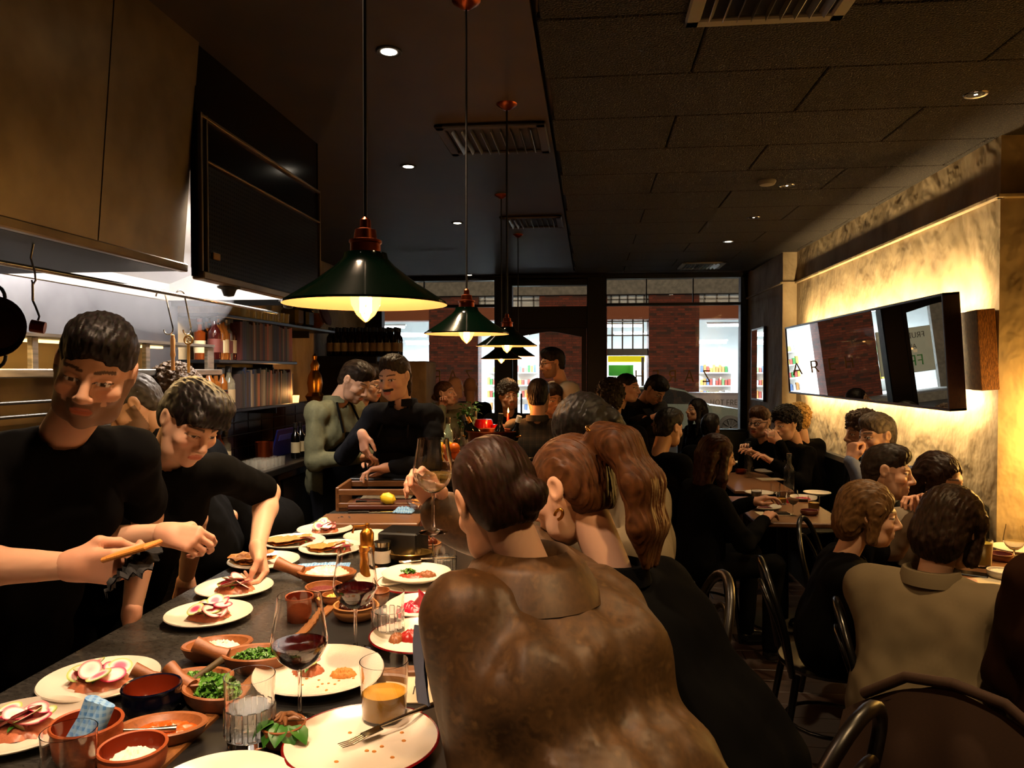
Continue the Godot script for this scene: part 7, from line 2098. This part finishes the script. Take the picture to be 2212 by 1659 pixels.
	round_bowl("wooden_mortar", "turned reddish wooden mortar beside the oak strip", ct(646, 1330), 0.045, 0.07, mt.terracotta, mt.glazed)
	b = scoop("brass_dish", "oval hammered brass dish on a low foot", ct(886, 1212) + V(0, 0.012, 0), 0.165, 0.11, 0.035, 8, mt.gilt, false)
	part("foot", M.new().lathe([Vector2(0.05, -0.012), Vector2(0.035, 0.0), Vector2(0.03, 0.004)], 24), mt.gilt, b)
	b = round_bowl("date_bowl", "buff bowl of glossy dates beside the drinking hand", ct(918, 1182), 0.065, 0.035, mat(Color(0.55, 0.36, 0.2), 0.45))
	for k in 9: part("date", M.new().lathe(ball(0.011, 1.5), 12), mat(Color(0.30, 0.12, 0.05), 0.15), b).position = V(0.036 * cos(k * 2.4), 0.034, 0.036 * sin(k * 2.4))
	b = round_bowl("salad_bowl", "small dark bowl of green salad", ct(905, 1162), 0.05, 0.035, mt.blackgloss)
	herbs(b, V(0, 0.026, 0), 0.036, 0.014, 50, 50)
	round_bowl("dip_bowl", "small bowl with herb leaves behind the water tumbler", ct(800, 1290) + V(0.02, 0, -0.02), 0.035, 0.03, mt.carved)
	# glasses
	wine_glass(ct(648, 1548), 0.255, 0.6, mt.red_wine, "wine glass of red wine beside the large speckled plate")
	wine_glass(ct(768, 1396), 0.255, 0.6, mt.red_wine, "wine glass of red wine beside the olive bowl")
	tumbler(ct(540, 1590), 0.047, 0.128, 0.55, mt.water, "cut glass tumbler of water beside the bowl of pods")
	tumbler(ct(838, 1358), 0.044, 0.112, 0.55, mt.water, "cut glass tumbler of water by the beetroot hummus")
	tumbler(ct(960, 1232), 0.043, 0.108, 0.5, mt.water, "cut glass tumbler of water by the brass dish")
	tumbler(ct(830, 1545), 0.049, 0.122, 0.5, mt.lemonade, "tumbler half full of cloudy yellow lemonade", "", false)
	# pepper mill, box, boards, cloths
	var mill := thing("pepper_mill", "tall brass pepper mill with a folding crank", "mill", ct(793, 1240))
	part("mill_body", M.new().lathe([Vector2(0, 0), Vector2(0.027, 0), Vector2(0.027, 0.012), Vector2(0.024, 0.016), Vector2(0.024, 0.088), Vector2(0.027, 0.09), Vector2(0.027, 0.108), Vector2(0.023, 0.112), Vector2(0.0235, 0.15), Vector2(0.015, 0.165), Vector2(0.006, 0.17), Vector2(0.006, 0.178), Vector2(0.01, 0.182), Vector2(0, 0.186)], 28), mt.brass, mill)
	part("crank", M.new().tube([V(0, 0.176, 0), V(-0.045, 0.172, 0.0), V(-0.05, 0.15, 0.0)], 0.004, 8), mt.brass, mill)
	var bx := thing("black_box", "small black box on the counter behind the pepper mill", "box", ct(872, 1200), -6)
	part("box_body", M.new().box(V(0, 0.055, 0), V(0.15, 0.11, 0.14), 0.006), mat(Color(0.03, 0.03, 0.03), 0.35), bx)
	part("box_label", M.new().box(V(0, 0.1105, 0.05), V(0.02, 0.001, 0.012)), mt.silver, bx)
	var jar := thing("spice_jar", "small glass jar with a printed white label", "jar", ct(826, 1215))
	part("jar_body", M.new().lathe([Vector2(0, 0), Vector2(0.03, 0), Vector2(0.03, 0.07), Vector2(0.026, 0.078), Vector2(0, 0.078)], 24), mt.blackgloss, jar)
	part("jar_label", M.new().lathe([Vector2(0.0305, 0.014), Vector2(0.0305, 0.058)], 24), mt.china_speck, jar)
	part("jar_lid", M.new().lathe([Vector2(0.031, 0.072), Vector2(0.031, 0.088), Vector2(0, 0.089)], 24), mt.silver, jar)
	solo("chopping_board", M.new().box(V(0, 0.015, 0), V(0.46, 0.03, 0.22), 0.005), mt.oak, "oak chopping board with a black handled knife", "board", ct(800, 1128), 6)
	solo("chopping_board", M.new().box(V(0, 0.024, 0), V(0.36, 0.022, 0.2), 0.004), mt.board, "reddish chopping board with the lemon", "board", ct(825, 1096) + V(0.02, 0, -0.03), 6)
	cutlery("kitchen_knife", "black handled kitchen knife on the oak board", ct(752, 1118) + V(0, 0.032, 0), ct(860, 1116) + V(0, 0.032, 0), mt.silver)
	cutlery("kitchen_knife", "slim knife lying beside the lemon", ct(765, 1100) + V(0, 0.042, -0.03), ct(820, 1100) + V(0, 0.042, -0.03), mt.silver)
	var le := solo("lemon", M.new().lathe([Vector2(0, -0.042), Vector2(0.006, -0.038), Vector2(0.022, -0.028), Vector2(0.031, 0.0), Vector2(0.022, 0.028), Vector2(0.008, 0.037), Vector2(0, 0.043)], 24), mt.citrus[2], "whole yellow lemon on the reddish board", "fruit", ct(832, 1104) + V(0.0, 0.066, -0.05))
	le.rotation.z = deg_to_rad(80)
	crumple("grey_cloth", "folded grey kitchen cloth behind the lemon", ct(825, 1092) + V(0, 0.034, -0.09), 0.13, 0.04, 0.04, mat(Color(0.42, 0.38, 0.31), 0.9), 91, 6)
	crumple("blue_cloth", "blue checked cloth lying by the toast plate", ct(690, 1222), 0.10, 0.05, 0.014, mt.bluecloth, 92, 15)
	crumple("blue_cloth", "crumpled blue checked cloth on the oak board", ct(872, 1116) + V(0, 0.03, 0), 0.045, 0.035, 0.03, mt.bluecloth, 93)
	crumple("black_cloth", "crumpled black cloth beside the oak board", ct(745, 1126), 0.07, 0.05, 0.03, mt.cloth_dark, 94)
	var cb := thing("chip_bowl", "glass bowl of chips on the oak board", "bowl", ct(902, 1112) + V(0.02, 0.03, 0))
	part("bowl_body", M.new().lathe([Vector2(0, 0.002), Vector2(0.04, 0), Vector2(0.075, 0.05), Vector2(0.073, 0.05), Vector2(0.038, 0.006), Vector2(0, 0.006)], 28), mt.clear, cb)
	for k in 9: part("chip", M.new().box(V(0.03 * cos(k * 2.4), 0.035 + 0.003 * k, 0.03 * sin(k * 2.4)), V(0.012, 0.006, 0.045), 0.002, Basis(V(0.3, 1, 0.1).normalized(), k * 1.3)), mt.toast, cb)
	# menu card on its board in front of the woman in the jacket
	var mn := thing("menu_card", "printed cream menu card on the counter", "menu", ct(925, 1478), 8)
	part("card", M.new().box(V(0, 0.002, 0), V(0.2, 0.003, 0.14)), mt.paper, mn)
	for k in 6: part("printed_line", M.new().box(V(-0.05 + 0.02 * k, 0.0038, 0.01), V(0.0025, 0.0006, 0.04)), mt.black, mn)
	solo("menu_board", M.new().box(V(0, 0.008, 0), V(0.24, 0.016, 0.035), 0.003), mt.oak, "thin oak board behind the menu card", "board", ct(925, 1446), 8)
	# toast and black cloth in the cook's hand
	var q := at(285, 1190, 1.36)
	var ts := thing("toast_slice", "slice of golden toast held by the cook", "bread", q)
	ts.rotation = V(0, 0, deg_to_rad(17))
	part("slice", M.new().box(Vector3.ZERO, V(0.10, 0.011, 0.06), 0.004), mt.toast, ts)
	var bc := M.new()
	var n := noise(0.05, 3)
	var rows := []
	for a in 12:
		var row := []
		for c in 12: row.append(V((a - 5.5) * 0.008, 0.018 * n.get_noise_2d(a * 9.0, c * 9.0) - 0.0006 * (a - 5.5) * (a - 5.5), (c - 5.5) * 0.009))
		rows.append(row)
	var bo := solo("black_cloth", bc.sheet(rows, 0.003), mt.cloth_dark, "folded black cloth held by the cook under the toast", "cloth", q + V(-0.005, -0.028, 0.0))
	bo.rotation = V(0.3, 0.2, 0.5)
	# the glass raised by the woman in the jacket
	wine_glass(at(936, 1150, 1.66), 0.215, 0.5, mt.white_wine, "wine glass of white wine raised by the woman in the jacket")
	held_wood()

func held_wood() -> void:
	solo("oak_pepper_box", M.new().box(V(0, 0.03, 0), V(0.26, 0.05, 0.09), 0.006), mt.board, "low dark wooden box at the back of the guest side", "box", ct(940, 1150) + V(0.05, 0, -0.1), 4)

func cloth_pattern() -> StandardMaterial3D:
	var im := Image.create(64, 64, false, Image.FORMAT_RGB8)
	for y in 64:
		for x in 64:
			var a := float((x / 8) % 2) * 0.5 + float((y / 8) % 2) * 0.5
			im.set_pixel(x, y, Color(0.16, 0.42, 0.72).lerp(Color(0.72, 0.80, 0.84), 0.15 + 0.8 * a * (1.0 if (x / 8 + y / 8) % 2 else 0.6)))
	var m := mat(Color.WHITE, 0.85)
	m.albedo_texture = ImageTexture.create_from_image(im)
	return ntri(m, V(22, 22, 22), false)

func flatbread(p: Node3D, off: Vector3, r: float, sd: int, th := 0.012) -> void:
	var n := noise(0.03, 3, FastNoiseLite.TYPE_SIMPLEX_SMOOTH, sd)
	var rows := []
	for a in 9:
		var row := []
		for k in 32:
			var u := TAU * k / 32.0
			var t := a / 8.0
			var q := r * t * (1.0 + 0.25 * n.get_noise_2d(cos(u) * 50.0, sin(u) * 50.0))
			row.append(off + V(cos(u) * q, 0.004 + th * (1.0 + 0.9 * n.get_noise_2d(cos(u) * q * 900.0, sin(u) * q * 900.0)) * (1.0 - 0.4 * t) + (0.02 * maxf(0.0, cos(u)) * t), sin(u) * q * 0.62))
		rows.append(row)
	rows.reverse()
	part("bread", M.new().sheet(rows, th, true), mt.toast, p, "toasted bread")

# ---------------------------------------------------------------- dining tables
func tp(px: float, py: float) -> Vector3: return on(px, py, 0.755) * V(1, 0, 1) + V(0, 0.75, 0)
func build_table_things() -> void:
	# table with the tall water bottle
	var bt := bottle_mesh(0.036, 0.30)
	var wb := bottle(bt, mt.clear, mt.clear, mt.clear, tp(1704, 1068), "tall clear water bottle on the table with the beetroot plates")
	bottle(bt, mt.clear, mt.clear, mt.clear, tp(1617, 1030), "clear water bottle on the couple's table")
	var sp := [[1652, 1098, 0.21, 1, "plate of red leftovers beside the phone on the water bottle table"], [1640, 1068, 0.2, 0, "empty plate beside the milky glass on the water bottle table"], [1735, 1078, 0.2, 2, "plate of pink hummus behind the yellow drinks"], [1765, 1068, 0.19, 0, "plate at the wall side of the water bottle table"]]
	for s in sp:
		var p := plate_at(tp(s[0], s[1]), s[2], s[4])
		if s[3] > 0: part("leftover", M.new().add(heap(0.045, 0.03, 0.01, 0.006, 0.1, s[0]), Transform3D(Basis(), V(0, 0.008, 0))), [mt.tartare, mt.spice, mt.beet][s[3]], p)
	tumbler(tp(1634, 1082), 0.036, 0.085, 0.85, mat(Color(0.62, 0.60, 0.56), 0.3), "milky drink on the water bottle table", "", false)
	tumbler(tp(1675, 1066), 0.034, 0.08, 0.0, mt.water, "empty tumbler beside the tall water bottle", "", false)
	tumbler(tp(1688, 1088), 0.036, 0.085, 0.5, mt.lemonade, "yellow drink in front of the tall water bottle", "", false)
	tumbler(tp(1758, 1100), 0.038, 0.09, 0.55, mt.lemonade, "yellow drink beside the sauce bowl on the water bottle table", "", false)
	wine_glass(tp(1713, 1112), 0.16, 0.5, mt.red_wine, "small wine glass on the water bottle table")
	round_bowl("sauce_bowl", "small brown sauce bowl on the water bottle table", tp(1748, 1110), 0.055, 0.03, mt.carved, mt.spice)
	solo("phone", M.new().box(V(0, 0.004, 0), V(0.15, 0.008, 0.07), 0.004), mt.blackgloss, "black phone on a menu on the water bottle table", "phone", tp(1678, 1109) + V(0, 0.003, 0), 5)
	solo("menu_card", M.new().box(V(0, 0.001, 0), V(0.21, 0.002, 0.12)), mt.paper, "cream menu card under the phone", "menu", tp(1672, 1108), 5)
	var rs := thing("flower", "small pink flower in the tall water bottle's shadow", "flower", tp(1702, 1084))
	part("bloom", M.new().add(heap(0.025, 0.025, 0.03, 0.01, 0.1, 61)), mt.beet, rs)
	cutlery("fork", "fork on the plate of red leftovers", tp(1640, 1090) + V(0, 0.02, 0), tp(1662, 1100) + V(0, 0.02, 0), mt.silver)
	# couple's table
	plate_at(tp(1655, 1020), 0.2, "plate beside the menu on the couple's table"); plate_at(tp(1608, 1002), 0.2, "plate by the copper bowl on the couple's table")
	round_bowl("copper_bowl", "small copper coloured bowl on the couple's table", tp(1600, 1022), 0.05, 0.04, mt.copper)
	tumbler(tp(1632, 1012), 0.035, 0.09, 0.4, mt.lemonade, "glass with amber drink on the couple's table", "", false)
	wine_glass(tp(1692, 1034), 0.17, 0.5, mt.red_wine, "glass of red wine at the corner of the couple's table")
	solo("menu_card", M.new().box(V(0, 0.001, 0), V(0.2, 0.002, 0.13)), mt.paper, "cream menu card on the couple's table", "menu", tp(1664, 1034), 10)
	tumbler(at(1666, 945, 6.12), 0.03, 0.07, 0.3, mt.white_wine, "small glass held to his mouth by the curly haired man", "", false)
	# table in front of the pier
	tumbler(tp(2120, 1222), 0.045, 0.125, 0.9, mat(Color(0.66, 0.60, 0.22), 0.2), "tall glass of pale lemonade on the pier table", "", false)
	plate_at(tp(2090, 1190), 0.2, "white plate beyond the lemonade glass")
	plate_at(tp(2195, 1190), 0.22, "white plate of leftovers on the pier table")
	var rb := round_bowl("rice_bowl", "white bowl of rice and herbs on the pier table", tp(2165, 1246), 0.06, 0.035, mt.china)
	part("rice", M.new().add(heap(0.048, 0.048, 0.01, 0.006, 0.12, 62), Transform3D(Basis(), V(0, 0.022, 0))), mt.salt, rb)
	round_bowl("sauce_bowl", "dark bowl behind the lemonade glass", tp(2160, 1208), 0.055, 0.035, mt.carved, mt.spice)
	wine_glass(tp(2190, 1226), 0.2, 0.5, mt.white_wine, "wine glass of white wine on the pier table")
	solo("phone", M.new().box(V(0, 0.004, 0), V(0.075, 0.008, 0.15), 0.004), mt.blackgloss, "black phone on the pier table", "phone", tp(2092, 1238), 60)
	solo("menu_card", M.new().box(V(0, 0.001, 0), V(0.22, 0.002, 0.15)), mt.paper, "cream menu card beside the rice bowl", "menu", tp(2125, 1258), 20)
